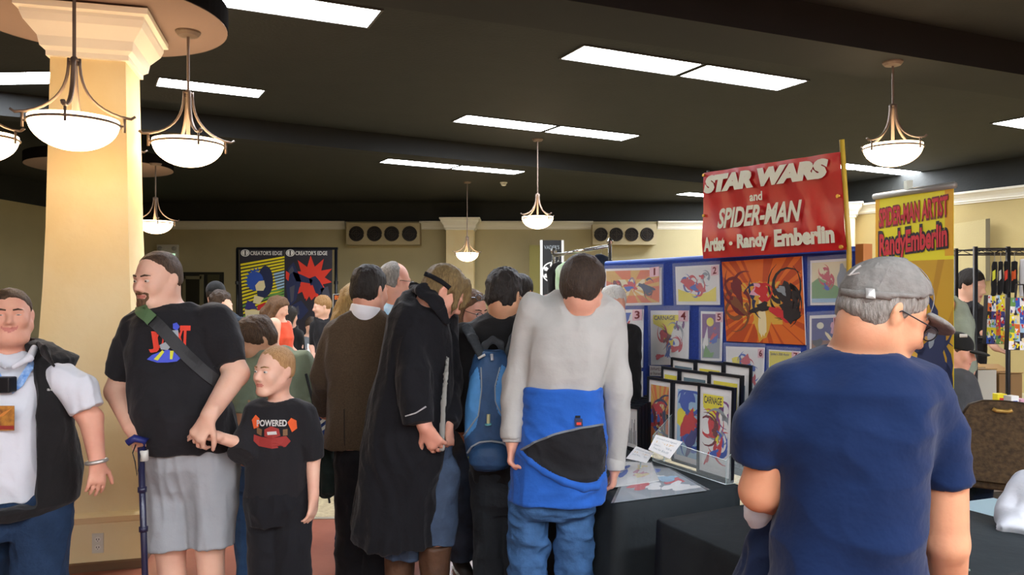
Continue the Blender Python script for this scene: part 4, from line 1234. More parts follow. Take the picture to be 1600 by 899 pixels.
# --- woman with glasses on the far side of the table row
D = 4.45
lg = L2(722, 762, 690, 0, (.085, .065, .05), D)
gw = fig('woman with glasses, sunglasses pushed up in her long fair brown hair', D,
    dict(at=(737, 486), yaw=42, pitch=14, k=.98, fat=.006), sk_pink, (732, 530, .02),
    dict(mat=cloth('tee_sky', '86a8e0'), rows=[(518, 718, 760, .07, .02), (530, 704, 780, .1, 0), (560, 698, 790, .13, 0), (640, 700, 790, .15, 0), (690, 704, 786, .14, 0)], sleeves=[([(708, 545), (700, 600)], (.065, .06)), ([(782, 545), (792, 600)], (.065, .06))]),
    arms=[dict(p=[(708, 545), (700, 615), (722, 660, -.1)], hand=dict(f=(.5, -.4, -.4), n=(-.5, -.5, .5), side=-1)), dict(p=[(782, 545), (792, 615), (780, 660, -.1)], hand=dict(f=(-.5, -.4, -.4), n=(.5, -.5, .5), side=1))],
    legs=lg, h=.006, shoe=dict(mat=shoe_dk, dir=(.3, -1)), pants=dict(name='jeans', mat=mat('denim_mottled', '3a4454', rough=.85, noise=(9, .5), bump=(30, .3)), rows=[(640, 700, 790, .15, 0), (690, 700, 788, .15, 0), (745, 704, 782, .13, 0)], legs=plegs(lg, (.02, .03, .04))),
    hair=dict(mat=h_auburn, line=-.006, nape=-.1, amp=.008, sc=(40, 40, 10), side=1.06, back=1.04, top=1.03, extra=long_hair([(-.07, .01, .02), (-.085, .0, -.07), (-.085, -.01, -.16), (-.07, -.02, -.21)], (.03, .03, .03, .015), more=[([(.07, .02, .02), (.085, .02, -.07), (.08, .02, -.17)], (.03, .03, .02)), ([(0, .06, 0), (0, .07, -.16)], (.07, .05))])),
    eyes='3c3a30', brow=h_brown)
gw['H'].glasses(gw['t'], mat('frame_dark', '2a2420', rough=.3))
H = gw['H']; m = MB()
for e in (-1, 1): m.tube([H.w((e * .03 + .024 * math.cos(a), -.075 + .01 * math.sin(a), .098 + .016 * math.sin(a))) for a in np.linspace(0, 6.283, 14, endpoint=False)], .003, mat('shade_frame', '8a8c90', rough=.25, metal=.6), n=5, closed=True); m.tube([H.w((e * .054, -.072, .098)), H.w((e * .088, -.02, .085)), H.w((e * .09, .04, .06))], .003, MATS['shade_frame'], n=5)
part('sunglasses', m, gw['t'], smooth=True)
m = MB(); ribbon(m, gw['top'], [(728, 528), (712, 548), (704, 575), (703, 610)], 7, mat('strap_orange', 'd8703c', rough=.7), .006, n=14); part('bag_strap', m, gw['t'])

# --- man with the blue backpack
D = 3.78
lg = L2(766, 808, 735, 0, (.08, .062, .05), D)
bp = fig('man with swept-up black hair in black, wearing a blue backpack', D,
    dict(at=(788, 465), yaw=158, pitch=14, k=1.0), sk_tan, (784, 500, .0),
    dict(name='jacket', mat=blk, rows=[(490, 760, 806, .065, 0), (502, 738, 830, .095, 0), (520, 718, 846, .115, 0), (560, 712, 850, .125, 0), (640, 722, 842, .125, 0), (700, 732, 836, .125, 0), (748, 736, 836, .125, 0)], cr=.057,
         sleeves=[([(726, 525), (714, 600, .02), (722, 665, .2)], (.066, .058, .05)), ([(838, 525), (850, 600, .02), (838, 665, .2)], (.066, .058, .05))]),
    arms=[dict(p=[(726, 525), (714, 600, .02), (724, 672, .24)], hand=dict(f=(.2, .8, -.4), n=(-.4, 0, .9), side=1)), dict(p=[(838, 525), (850, 600, .02), (838, 672, .24)], hand=dict(f=(-.2, .8, -.4), n=(.4, 0, .9), side=-1))],
    legs=lg, h=.006, shoe=dict(mat=shoe_dk, dir=(.2, 1)), pants=dict(mat=mat('jeans_black', '1e2226', rough=.85, noise=(10, .25), bump=(24, .4)), rows=[(735, 736, 836, .12, 0), (780, 738, 836, .125, 0), (800, 742, 832, .1, 0)], legs=plegs(lg, (.012, .016, .025))),
    hair=dict(mat=h_black, line=-.012, nape=-.088, amp=.009, sc=(45, 45, 26), side=1.03, back=1.02, top=1.02, vol=.016))
C_ = Field(.005); nb = bp['P']((785, 492, 0)); C_.rc(bp['P']((783, 503, 0)), bp['P']((787, 487, .004)), .08, .072, .005, flat=True); fpart('jacket_collar', C_, blk, bp['t'])
bp['H'].glasses(bp['t'], mat('frame_tan', '8a6a3c', rough=.3))
# the backpack
Db = 3.56
def Q(x, y, d=0): return px(x, y, Db + d)
tb = thing('backpack', 'blue and light blue backpack with grey piping on the black-haired man', 'backpack', Q(765, 730))
bpk_d = mat('nylon_navy', '27496e', rough=.6, noise=(20, .15), bump=(30, .25)); bpk_l = mat('nylon_sky', '4d8cc4', rough=.6, noise=(20, .12), bump=(30, .25))
B_ = Field(.005)
lrows(B_, [(549, 752, 784, .05, 0), (556, 743, 791, .07, 0), (580, 735, 798, .085, 0), (630, 729, 802, .095, 0), (690, 727, 803, .1, 0), (715, 731, 800, .095, 0), (731, 742, 792, .08, 0)], Db, .02, 2.8)
body = fpart('pack_body', B_, bpk_d, tb, folds(.005, (12, 12, 7)), mats=[bpk_d, bpk_l], midx=areas([(1, [(746, 573), (749, 586), (752, 620), (748, 650), (744, 668), (724, 690), (722, 650), (735, 590)]), (1, [(784, 570), (776, 600), (772, 620), (778, 645), (790, 662), (806, 640), (802, 585)])], Db))
B_ = Field(.005); lrows(B_, [(690, 752, 786, .07, -.04), (696, 740, 794, .085, -.045), (708, 733, 799, .09, -.05), (722, 733, 799, .09, -.05), (731, 742, 792, .08, -.04)], Db, .02, 2.6); pk = fpart('front_pocket', B_, bpk_d, tb, folds(.003))
pip = mat('piping_grey', '8d979c', rough=.5)
m = MB(); ribbon(m, body, [(733, 708), (738, 698), (750, 691), (768, 689), (786, 692), (796, 703)], 2.2, pip, .006, n=20, th=.006); part('piping', m, pk)
m = MB(); ribbon(m, body, [(752, 575), (753, 610), (748, 650), (726, 682)], 1.6, pip, .003, n=16); part('piping', m, body)
m = MB(); ribbon(m, body, [(781, 575), (773, 605), (774, 630), (790, 660)], 1.6, pip, .003, n=16); part('piping', m, body)
dk_strap = mat('strap_charcoal', '33373a', rough=.7, bump=(60, .3))
C_ = Field(.005); C_.chain([px(730, 514, 3.66), px(739, 530, 3.6), px(752, 556, 3.52)], (.028, .026, .022), .01, ((.3, -1, .4), .35)); fpart('shoulder_strap', C_, dk_strap, tb)
C_ = Field(.005); C_.chain([px(812, 512, 3.68), px(803, 530, 3.6), px(792, 560, 3.54)], (.028, .026, .022), .01, ((-.3, -1, .4), .35)); fpart('shoulder_strap', C_, dk_strap, tb)
C_ = Field(.005); C_.chain([Q(756, 556, .02), Q(758, 540, .01), Q(770, 531, .01), Q(782, 538, .01), Q(785, 556, .02)], (.016, .017, .016, .017, .016), .01, ((0, 1, 0), .4)); fpart('grab_handle', C_, dk_strap, tb)
m = MB(); m.tube([Q(747, 561, -.085), Q(758, 555, -.08)], .006, mat('zip_pull', 'b8bcbc', rough=.3, metal=.6), n=6); part('zip_pull', m, tb); m = MB(); m.tube([Q(768, 554, -.08), Q(769, 564, -.09)], .007, MATS['zip_pull'], n=6); part('zip_pull', m, tb)
q = lay_on(body, [(763, 648), (763, 662)], .008); m = MB(); m.tube([q[0], q[1]], .008, mat('key_cream', 'c8c490', rough=.5), n=6); m.tube([q[1] + (-.001, 0, 0), q[1] + (0, 0, -.008)], .016, mat('key_teal', '6ab0b8', rough=.4), n=10); part('key_fob', m, tb)
m = MB(); m.tube([Q(733, 714, -.05), Q(735, 720, -.05)], .006, yel_ink, n=6); part('yellow_tab', m, tb)

# --- man in the pale grey long-sleeved shirt with a blue fleece tied round his waist
D = 3.3
yf = HZ + CH * F / D
lg = [dict(p=[(828, 770), (826, 900), (826, yf - 24)], r=(.083, .07, .05)), dict(p=[(899, 770), (897, 900), (897, yf - 24)], r=(.08, .068, .05))]
gm = fig('man in a pale grey long-sleeved shirt with a blue fleece tied at his waist', D,
    dict(at=(911, 451), yaw=160, pitch=16, k=1.05), sk_pink, (903, 476, .06),
    dict(name='shirt', mat=mat('shirt_pale_grey', 'b5b3ac', rough=.85, noise=(8, .05), bump=(12, .35), spec=.15), n=2.4, fold=.008, cr=.058, cd=-.065, rows=[(455, 868, 936, .05, .09), (462, 842, 950, .085, .08), (478, 826, 960, .115, .05), (510, 819, 963, .13, .02), (560, 819, 950, .135, 0), (610, 820, 938, .13, 0), (640, 820, 938, .13, 0)],
         sleeves=[([(836, 484, .03), (806, 590, 0), (801, 686, -.05)], (.072, .058, .045)), ([(952, 494, .03), (966, 610, 0), (961, 728, .03)], (.066, .057, .044))]),
    arms=[dict(p=[(836, 484, .03), (806, 590, 0), (800, 690, -.05)], r=(.05, .042, .03), hand=dict(f=(-.05, -.1, -1), n=(-.95, .2, 0), side=1, curl=(45, 50, 30), k=1.02, thumb=.1)), dict(p=[(952, 494, .03), (966, 610, 0), (961, 730, .03)], r=(.05, .042, .03), hand=dict(f=(-.1, .12, -1), n=(.9, -.3, 0), side=-1, curl=(45, 55, 35), k=.98, thumb=.1))],
    legs=lg, h=.0055, shoe=dict(mat=shoe_dk, dir=(.2, 1)),
    pants=dict(name='jeans', mat=jeans_m, fold=.012, fs=(8, 8, 14), rows=[(740, 800, 928, .13, 0), (790, 799, 926, .135, 0), (805, 803, 923, .11, 0)], legs=plegs(lg, (.006, .008, .02))),
    hair=dict(mat=h_dkbrown, line=-.02, nape=-.104, amp=.005, sc=(70, 70, 12), side=1.09, back=1.05, top=1.02, vol=.008))
t, P = gm['t'], gm['P']
flc = cloth('fleece_blue', '2a5fb4', .4); lin_ = cloth('fleece_black', '222224')
B_ = Field(.0055)
lrows(B_, [(605, 817, 941, .145, 0), (640, 815, 943, .15, 0), (690, 808, 947, .16, 0), (740, 799, 948, .17, 0), (778, 795, 946, .175, 0)], D, .02, 2.4)
fl = fpart('tied_fleece', B_, flc, t, folds(.008, (7, 7, 14)), mats=[flc, lin_], midx=areas([(1, [(815, 705), (835, 692), (865, 680), (905, 670), (942, 664), (948, 700), (946, 735), (930, 756), (912, 758), (880, 748), (850, 733), (828, 717)])], D))
m = MB(); ribbon(m, fl, [(815, 705), (835, 692), (865, 680), (905, 670), (941, 664)], 3, mat('zip_grey', '6e7478', rough=.5), .003, n=24); part('zip', m, fl)
C_ = Field(.0055); C_.chain([np.array(q) for q in lay_on(fl, [(815, 708), (828, 722), (850, 738), (880, 753), (912, 763), (932, 760), (944, 742)], .0)], (.012, .013, .014, .016, .018, .017, .012), .01); fpart('fleece_roll', C_, flc, fl)
m = MB(); patch(m, fl, [(897, 655), (909, 655), (910, 667), (898, 668)], mat('tag_navy', '1c2040', rough=.6), .006); patch(m, fl, [(900, 661), (907, 661), (907, 665), (900, 665)], red_ink, .008); patch(m, fl, [(898, 650), (906, 650), (906, 654), (898, 654)], blk, .006); part('brand_tag', m, fl)
C_ = Field(.0055); C_.rc(P((800, 681, -.045)), P((800, 692, -.05)), .044, .042, .004, flat=True); fpart('cuff', C_, MATS['shirt_pale_grey'], t)
C_ = Field(.0055); C_.rc(P((961, 722, .03)), P((961, 734, .03)), .043, .042, .004, flat=True); fpart('cuff', C_, MATS['shirt_pale_grey'], t)
# --- man in the navy tee and grey cap, closest to the camera
D = 1.75
yf = HZ + CH * F / D
lg = [dict(p=[(1265, 960, .02), (1268, 1250, 0), (1270, yf - 60, .02)], r=(.1, .075, .05)), dict(p=[(1385, 960, .02), (1385, 1250, 0), (1385, yf - 60, .02)], r=(.1, .075, .05))]
nav = mat('tee_navy', '13264a', rough=.85, noise=(6, .08), bump=(10, .5), spec=.12, sheen=.1)
bm = fig('man in a plain navy tee and grey cap seen from behind, nearest the camera', D,
    dict(at=(1381, 493), yaw=122, pitch=26, k=.95, nr=.064), skin('ruddy', 'd9a07a', 'cc8a68'), (1342, 572, .02),
    dict(name='shirt', mat=nav, n=2.5, h=.005, fold=.009, fs=(5, 5, 8), cr=.07, cd=-.01, sk=.05, rows=[(541, 1284, 1392, .06, .03), (554, 1252, 1414, .09, .02), (574, 1216, 1444, .12, .02), (605, 1200, 1458, .14, 0), (680, 1198, 1452, .155, 0), (740, 1208, 1444, .155, 0), (820, 1203, 1444, .16, 0), (899, 1196, 1446, .17, 0), (985, 1196, 1452, .17, 0)],
         sleeves=[([(1236, 618, 0), (1197, 665, .0), (1180, 722, .02)], (.074, .062, .052)), ([(1432, 622, 0), (1467, 685, 0), (1480, 755, .0)], (.076, .064, .057))]),
    arms=[dict(p=[(1230, 612), (1187, 768, .03), (1255, 800, .28)], r=(.055, .046, .032), hand=dict(f=(.6, .7, -.1), n=(-.2, .2, .9), side=1)), dict(p=[(1436, 616), (1477, 742, 0), (1479, 848, 0), (1482, 985, .14)], r=(.054, .047, .046, .034), hand=dict(f=(-.3, .8, -.4), n=(.5, 0, .8), side=-1))],
    legs=lg, h=.005, shoe=dict(mat=shoe_dk, dir=(.4, 1)), pants=dict(name='jeans', mat=jeans_dk, rows=[(960, 1196, 1450, .16, 0), (1060, 1200, 1448, .16, 0)], legs=plegs(lg, (.01, .015, .03))),
    hair=dict(mat=h_grey, line=-.012, nape=-.072, amp=.0035, sc=(80, 80, 22), side=1.01, back=1.0, top=.96))
t, H = bm['t'], bm['H']
capm = mat('cap_grey', '7f7c76', rough=.9, noise=(50, .12), bump=(60, .3), spec=.1)
cap = thing('baseball_cap', 'faded grey baseball cap with a strap buckle on the nearest man', 'cap', H.w((0, 0, .05)))
C_ = Field(.0045)
H.E(C_, (0, .012, .036), (.088, .110, .102), .02)
C_.plane(H.c + (0, 0, .034), (.12, 0, -1), .004)
C_.ell(px(1368, 452, 1.62), (.035, .05, .016), None, .006, 's')
crown_ = fpart('crown', C_, capm, cap, folds(.004, (16, 16, 16)))
C_ = Field(.0045)
bx = rotx(math.radians(4))
H.E(C_, (0, -.098, .032), (.080, .068, .016), .006, R=bx); H.E(C_, (0, -.098, .014), (.092, .08, .013), .004, 's', R=bx)
H.E(C_, (0, .0, .02), (.080, .10, .06), .004, 's')
fpart('brim', C_, capm, cap)
m = MB(); ribbon(m, crown_, [(1316, 457), (1340, 460), (1365, 461), (1400, 464), (1436, 466)], 11, capm, .001, n=20, th=.003); part('strap', m, cap, smooth=True)
m = MB(); patch(m, crown_, [(1354, 452), (1367, 453), (1367, 468), (1354, 467)], mat('buckle', 'b8b6b0', rough=.3, metal=.7), .008); part('buckle', m, cap)
m = MB()
for a_ in (-.9, .9, 2.4, -2.4): m.tube([H.w((.088 * math.sin(a_) * math.cos(e), .012 + .109 * math.cos(a_) * math.cos(e), .040 + .1015 * math.sin(e))) for e in np.linspace(-.2, 1.5, 10)], .0012, capm, n=4)
part('panel_seams', m, crown_)
part('top_button', MB().tube([H.w((0, .012, .139)), H.w((0, .012, .145))], .008, capm, n=10), cap)
m = MB(); q = lay_on(crown_, [(1328, 432), (1338, 422), (1346, 417), (1334, 430), (1343, 428), (1326, 432)], .002); m.tube(q[:3], .0022, wht_ink, n=5); m.tube(q[3:], .002, wht_ink, n=5); part('embroidery', m, crown_)
bm['H'].glasses(t, mat('frame_black', '14161c', rough=.3), w=.024, hgt=.018)
Bf = Field(.0045); H.E(Bf, (0, -.07, -.09), (.03, .028, .03)); H.C(Bf, (-.045, -.01, -.07), (-.025, -.064, -.099), .021, .02); H.C(Bf, (.045, -.01, -.07), (.025, -.064, -.099), .021, .02)
fpart('stubble', Bf, mat('stubble', 'b08a70', rough=.8, noise=(120, .3), col2='c8b4a4'), t)

# dark jacket and pale cloth he carries in front of him
D = 1.95
tj = thing('folded_jacket', 'dark blue jacket draped over the front of the nearest man\'s left arm', 'jacket', px(1190, 860, D))
C_ = Field(.006); C_.chain([px(1225, 800, D), px(1200, 850, D), px(1182, 930, D), px(1180, 1000, D)], (.03, .045, .06, .05), .03); fpart('jacket_cloth', C_, cloth('jacket_navy', '1c2740'), tj, folds(.01, (20, 20, 8)))
C_ = Field(.006); C_.chain([px(1205, 785, D), px(1185, 800, D), px(1186, 830, D)], (.02, .03, .02), .02); fpart('pale_lining', C_, polo, tj, folds(.006, (24, 24, 14)))

# --- person in white seated at the right edge
D = 2.95
lg = [dict(p=[(1650, 880, .1), (1620, 970, -.3), (1620, 1160, -.3)], r=(.085, .06, .045)), dict(p=[(1730, 880, .1), (1725, 970, -.3), (1725, 1160, -.3)], r=(.085, .06, .045))]
wp = fig('seated person in a white shirt cut off by the right edge', D,
    dict(at=(1690, 655), yaw=-40, pitch=15, k=1.0), sk_pink, (1690, 715, .02),
    dict(mat=polo, fold=.012, rows=[(712, 1668, 1712, .06, .02), (724, 1630, 1750, .09, 0), (745, 1604, 1774, .12, 0), (800, 1600, 1778, .15, 0), (880, 1602, 1778, .16, 0)], sleeves=[([(1622, 762), (1596, 810, -.05), (1590, 846, -.12)], (.085, .075, .075)), ([(1756, 762), (1790, 850, -.05)], (.08, .07))]),
    arms=[dict(p=[(1622, 762), (1596, 850, -.12), (1608, 888, -.3)], hand=dict(f=(-.7, -.5, -.12), n=(0, 0, 1), side=-1, curl=(10, 15, 10))), dict(p=[(1756, 762), (1795, 860, -.05), (1740, 890, -.25)], hand=dict(f=(-.6, -.6, -.1), n=(0, 0, 1), side=1))],
    legs=lg, h=.007, pants=dict(mat=jeans_dk, rows=[(860, 1610, 1770, .16, 0), (905, 1612, 1768, .16, .05)], legs=plegs(lg, (.01, .01, .02))), hair=dict(mat=h_brown, amp=.004))

# --- green-topped woman bending behind the boy
D = 4.15
yf = HZ + CH * F / D
lg = [dict(p=[(385, 715), (382, 800), (388, yf - 22)], r=(.085, .065, .048)), dict(p=[(440, 715), (445, 800), (440, yf - 22)], r=(.085, .065, .048))]
grw = fig('woman in an olive top and jeans stooping behind the boy', D,
    dict(at=(398, 535), yaw=-68, pitch=34, k=1.08), sk_tan, (424, 560, .02),
    dict(mat=cloth('top_olive', '87937a'), fold=.01, rows=[(543, 414, 450, .06, .02), (555, 396, 468, .1, 0), (580, 380, 482, .13, 0), (620, 374, 488, .15, 0), (680, 374, 476, .16, 0), (715, 372, 468, .15, 0)], sleeves=[([(394, 575, -.05), (380, 620, -.15), (372, 650, -.2)], (.07, .062, .058)), ([(472, 570, 0), (486, 630, 0), (470, 660, -.1)], (.07, .062, .055))]),
    arms=[dict(p=[(394, 575, -.05), (380, 630, -.18), (372, 690, -.25)], hand=dict(f=(-.1, -.3, -1), n=(-.3, -.9, 0), side=1)), dict(p=[(472, 570), (486, 635), (462, 680, -.15)], hand=dict(f=(-.4, -.3, -.8), n=(.5, -.7, 0), side=-1))],
    legs=lg, h=.0065, shoe=dict(mat=shoe_dk, dir=(-.8, -.4)), pants=dict(name='jeans', mat=jeans_m, rows=[(690, 368, 466, .15, 0), (740, 366, 466, .15, 0), (760, 370, 462, .12, 0)], legs=plegs(lg, (.008, .008, .012))),
    hair=dict(mat=h_brown, line=-.015, nape=-.08, amp=.008, sc=(45, 45, 14), side=1.06, back=1.08, top=1.05), eyes='3c2c20', brow=h_brown)
C_ = Field(.006); D = 3.98
lrows(C_, [(693, 500, 512, .03, 0), (705, 494, 520, .06, 0), (740, 492, 528, .08, 0), (765, 496, 528, .08, 0), (774, 500, 520, .05, 0)], D, .02, 2.6)
tb = thing('shoulder_bag', 'dark green shoulder bag hanging between the boy and the brown jacket', 'bag', px(510, 774, D))
fpart('bag_body', C_, cloth('bag_darkgreen', '25302c'), tb, folds(.008, (18, 18, 10)))
part('strap', MB().tube([px(502, 695, D), px(492, 640, D + .05), px(478, 585, D + .1)], .008, dk_strap, n=6, flat=((0, 1, 0), .4)), tb, smooth=True)
part('dangling_strap', MB().tube([px(512, 772, D), px(514, 780, D), px(515, 787, D)], .006, dk_strap, n=6), tb)

# --- seller in black between table and display panel
D = 4.57
lg = L2(945, 985, 690, 0, (.085, .065, .05), D)
fig('white-haired seller in black behind the table, mostly hidden by the grey shirt', D,
    dict(at=(958, 478), yaw=20, pitch=20, k=.95), sk_pink, (960, 515, .02),
    dict(mat=blk, rows=[(505, 944, 976, .06, .02), (516, 926, 990, .09, 0), (540, 916, 996, .12, 0), (600, 918, 992, .13, 0), (690, 922, 990, .13, 0)], sleeves=[([(925, 530), (916, 600, -.05), (925, 640, -.1)], (.06, .055, .05)), ([(985, 524), (987, 590, -.04), (984, 636, -.15)], (.062, .056, .05))]),
    arms=[dict(p=[(925, 530), (916, 600, -.05), (925, 646, -.1)], hand=dict(f=(.3, -.5, -.6), n=(-.5, 0, .5), side=1)), dict(p=[(985, 524), (988, 590, -.04), (984, 642, -.16)], hand=dict(f=(0, -.5, -.6), n=(.5, 0, .5), side=-1))],
    legs=lg, h=.008, shoe=dict(mat=shoe_dk, dir=(0, -1)), pants=dict(mat=pants_blk, rows=[(680, 922, 990, .12, 0), (740, 924, 988, .12, 0)], legs=plegs(lg, (.01, .015, .03))),
    hair=dict(mat=h_white, line=-.01, nape=-.1, amp=.005, side=1.04))

# --- dark-haired person glimpsed between the backpack man and the grey shirt
D = 5.3
lg = L2(806, 840, 680, 0, (.08, .06, .05), D)
fig('dark-haired person in black glimpsed beside the backpack wearer\'s face', D,
    dict(at=(816, 458), yaw=150, pitch=10, k=.95), sk_tan, (818, 490, .02),
    dict(mat=blk2, rows=[(478, 802, 838, .06, .02), (490, 788, 852, .1, 0), (530, 782, 858, .12, 0), (680, 790, 852, .13, 0)], sleeves=[([(792, 505), (782, 580)], (.06, .05)), ([(850, 505), (860, 580)], (.06, .05))]),
    arms=[dict(p=[(792, 505), (782, 580), (800, 630, .15)], hand=dict(f=(.1, .8, -.2), n=(0, 0, 1), side=1)), dict(p=[(850, 505), (860, 580), (845, 630, .15)], hand=dict(f=(-.1, .8, -.2), n=(0, 0, 1), side=-1))],
    legs=lg, h=.01, shoe=dict(mat=shoe_dk, dir=(0, 1)), pants=dict(mat=jeans_dk, rows=[(670, 790, 852, .12, 0), (720, 792, 850, .12, 0)], legs=plegs(lg, (.01, .015, .03))),
    hair=dict(mat=h_black, amp=.006, nape=-.08, vol=.008))

# --- people in the right background
D = 5.2
lg = [dict(p=[(1490, 690, .05), (1535, 700, -.15), (1530, 800, -.1)], r=(.085, .06, .045)), dict(p=[(1465, 690, .1), (1510, 690, .0), (1505, 800, .05)], r=(.085, .06, .045))]
sm = fig('seated man in a black cap and charcoal tee behind the yellow banner', D,
    dict(at=(1496, 550), yaw=82, pitch=12, k=.98), sk_pink, (1486, 582, .02),
    dict(mat=cloth('tee_charcoal', '4a4b4d'), rows=[(574, 1468, 1504, .07, .02), (584, 1452, 1518, .1, 0), (610, 1444, 1524, .12, 0), (660, 1446, 1524, .14, 0), (705, 1450, 1520, .15, 0)], sleeves=[([(1510, 602, -.05), (1522, 634, -.06)], (.07, .06)), ([(1458, 602, .05), (1450, 640, .1)], (.07, .06))]),
    arms=[dict(p=[(1510, 602, -.05), (1528, 648, -.04), (1572, 642, .08)], r=(.05, .044, .03), hand=dict(f=(.9, .3, -.05), n=(0, 0, 1), side=1, curl=(15, 20, 15))), dict(p=[(1458, 602, .05), (1450, 650, .1), (1480, 655, .25)], hand=dict(f=(.8, .3, -.05), n=(0, 0, 1), side=-1))],
    legs=lg, h=.008, pants=dict(name='jeans', mat=jeans_dk, rows=[(680, 1446, 1520, .14, 0), (715, 1450, 1518, .13, 0)], legs=plegs(lg, (.012, .02, .02))), hair=dict(mat=h_brown, amp=.003))
H = sm['H']; cp = thing('baseball_cap', 'black cap with a white mark on the seated man', 'cap', H.w((0, 0, .05)))
capb = cloth('cap_black', '232323')
C_ = Field(.007); H.E(C_, (0, .014, .042), (.086, .107, .095), .02); C_.plane(H.w((0, 0, .02)), H.d((0, 0, -1))); fpart('crown', C_, capb, cp)
C_ = Field(.006); H.E(C_, (0, -.125, .022), (.075, .07, .012), .006); fpart('brim', C_, capb, cp)
part('white_mark', MB().tube([H.w((-.07, .0, .115)), H.w((-.055, -.04, .125))], .012, wht_ink, n=6), cp)
D = 6.5
lg = L2(1498, 1530, 650, 0, (.08, .06, .05), D)
fig('dark-haired man in a black tee standing behind the wire rack', D,
    dict(at=(1518, 447), yaw=62, pitch=16, k=1.08), sk_pale, (1510, 480, .02),
    dict(mat=tee_blk, rows=[(470, 1492, 1526, .06, .02), (482, 1476, 1540, .1, 0), (520, 1472, 1542, .12, 0), (600, 1478, 1538, .13, 0), (670, 1478, 1538, .13, 0)], sleeves=[([(1482, 495), (1476, 540)], (.065, .058)), ([(1532, 492, -.05), (1536, 520, -.12)], (.06, .05))]),
    arms=[dict(p=[(1482, 495), (1476, 545), (1500, 580, -.1)], hand=dict(f=(.7, -.3, -.2), n=(0, 0, 1), side=-1)), dict(p=[(1530, 492, -.05), (1536, 520, -.12), (1556, 545, -.2)], r=(.045, .04, .028), hand=dict(f=(.7, -.1, -.3), n=(0, -.3, .9), side=-1))],
    legs=lg, h=.009, shoe=dict(mat=shoe_dk, dir=(0, -1)), pants=dict(mat=pants_blk, rows=[(660, 1478, 1538, .12, 0), (710, 1480, 1536, .12, 0)], legs=plegs(lg, (.01, .015, .03))), hair=dict(mat=h_black, amp=.005, vol=.008, nape=-.06))
D = 5.5
lg = L2(1474, 1500, 640, 0, (.08, .06, .05), D)
fig('person in a pale sage shirt stooping behind the yellow banner', D,
    dict(at=(1462, 470), yaw=-110, pitch=35, k=.95), sk_pink, (1474, 492, .02),
    dict(mat=cloth('shirt_sage', '8f9886'), rows=[(464, 1470, 1494, .06, .02), (476, 1462, 1510, .1, 0), (510, 1460, 1520, .13, 0), (560, 1462, 1522, .14, 0), (650, 1464, 1520, .14, 0)], sleeves=[([(1468, 500), (1460, 570)], (.06, .05)), ([(1506, 505), (1512, 580)], (.06, .055))]),
    arms=[dict(p=[(1468, 500), (1460, 570), (1470, 620)], hand=dict(f=(0, 0, -1), n=(-1, 0, 0), side=1)), dict(p=[(1506, 505), (1513, 580), (1505, 630)], hand=dict(f=(0, 0, -1), n=(1, 0, 0), side=-1))],
    legs=lg, h=.01, shoe=dict(mat=shoe_dk, dir=(0, 1)), pants=dict(mat=jeans_dk, rows=[(640, 1464, 1520, .12, 0), (690, 1466, 1518, .12, 0)], legs=plegs(lg, (.01, .015, .03))), hair=dict(mat=h_brown, amp=.004))

# --- people in the left background
def far(label, D, hx, hy, yaw, pitch, hairm_, shirt, k=1.0, pants=pants_blk, w=.21, sit=False, hair=None, skn=sk_pale, dark=True, arms=None, rows=None, sleeves=None, cut=True, nk=None, eyes=None):
    s = F / D
    nx, ny = nk or (hx, hy + .15 * s)
    rows = rows or [(ny - .03 * s, nx - .09 * s, nx + .09 * s, .06, .02), (ny + .03 * s, nx - w * .85 * s, nx + w * .85 * s, .09, 0), (ny + .12 * s, nx - w * s, nx + w * s, .11, 0), (ny + .35 * s, nx - w * .85 * s, nx + w * .85 * s, .12, 0), (ny + .62 * s, nx - w * .85 * s, nx + w * .85 * s, .13, 0)]
    yh = ny + .6 * s
    if sit: lg = [dict(p=[(nx - .1 * s, yh), (nx - .13 * s, yh + 5, -.42), (nx - .13 * s, HZ + (CH - .08) * F / (D - .42), -.42)], r=(.08, .06, .045)), dict(p=[(nx + .1 * s, yh), (nx + .13 * s, yh + 5, -.42), (nx + .13 * s, HZ + (CH - .08) * F / (D - .42), -.42)], r=(.08, .06, .045))]
    else: lg = L2(nx - .1 * s, nx + .1 * s, yh, 0, (.08, .06, .045), D)
    sl = sleeves if sleeves is not None else [([(nx - w * .85 * s, ny + .08 * s), (nx - w * 1.05 * s, ny + .3 * s)], (.06, .05)), ([(nx + w * .85 * s, ny + .08 * s), (nx + w * 1.05 * s, ny + .3 * s)], (.06, .05))]
    am = arms or [dict(p=[(nx - w * .85 * s, ny + .08 * s), (nx - w * 1.1 * s, ny + .32 * s), (nx - w * .7 * s, ny + .5 * s, -.15)], hand=dict(f=(.3, -.6, -.4), n=(-.5, -.3, .6), side=-1)), dict(p=[(nx + w * .85 * s, ny + .08 * s), (nx + w * 1.1 * s, ny + .32 * s), (nx + w * .7 * s, ny + .5 * s, -.15)], hand=dict(f=(-.3, -.6, -.4), n=(.5, -.3, .6), side=1))]
    hq = dict(mat=hairm_, amp=.005); hq.update(hair or {})
    return fig(label, D, dict(at=(hx, hy), yaw=yaw, pitch=pitch, k=k), skn, (nx, ny, .02), dict(mat=shirt, rows=rows, sleeves=sl, cut=cut), arms=am, legs=lg, h=.011, shoe=None if sit else dict(mat=shoe_dk), hair=hq,
               pants=dict(mat=pants, rows=[(yh - .02 * s, nx - w * .85 * s, nx + w * .85 * s, .12, 0), (yh + .14 * s, nx - w * .8 * s, nx + w * .8 * s, .12, 0)], legs=plegs(lg, (.012, .018, .03))))
coral = cloth('top_coral', 'e0583c')
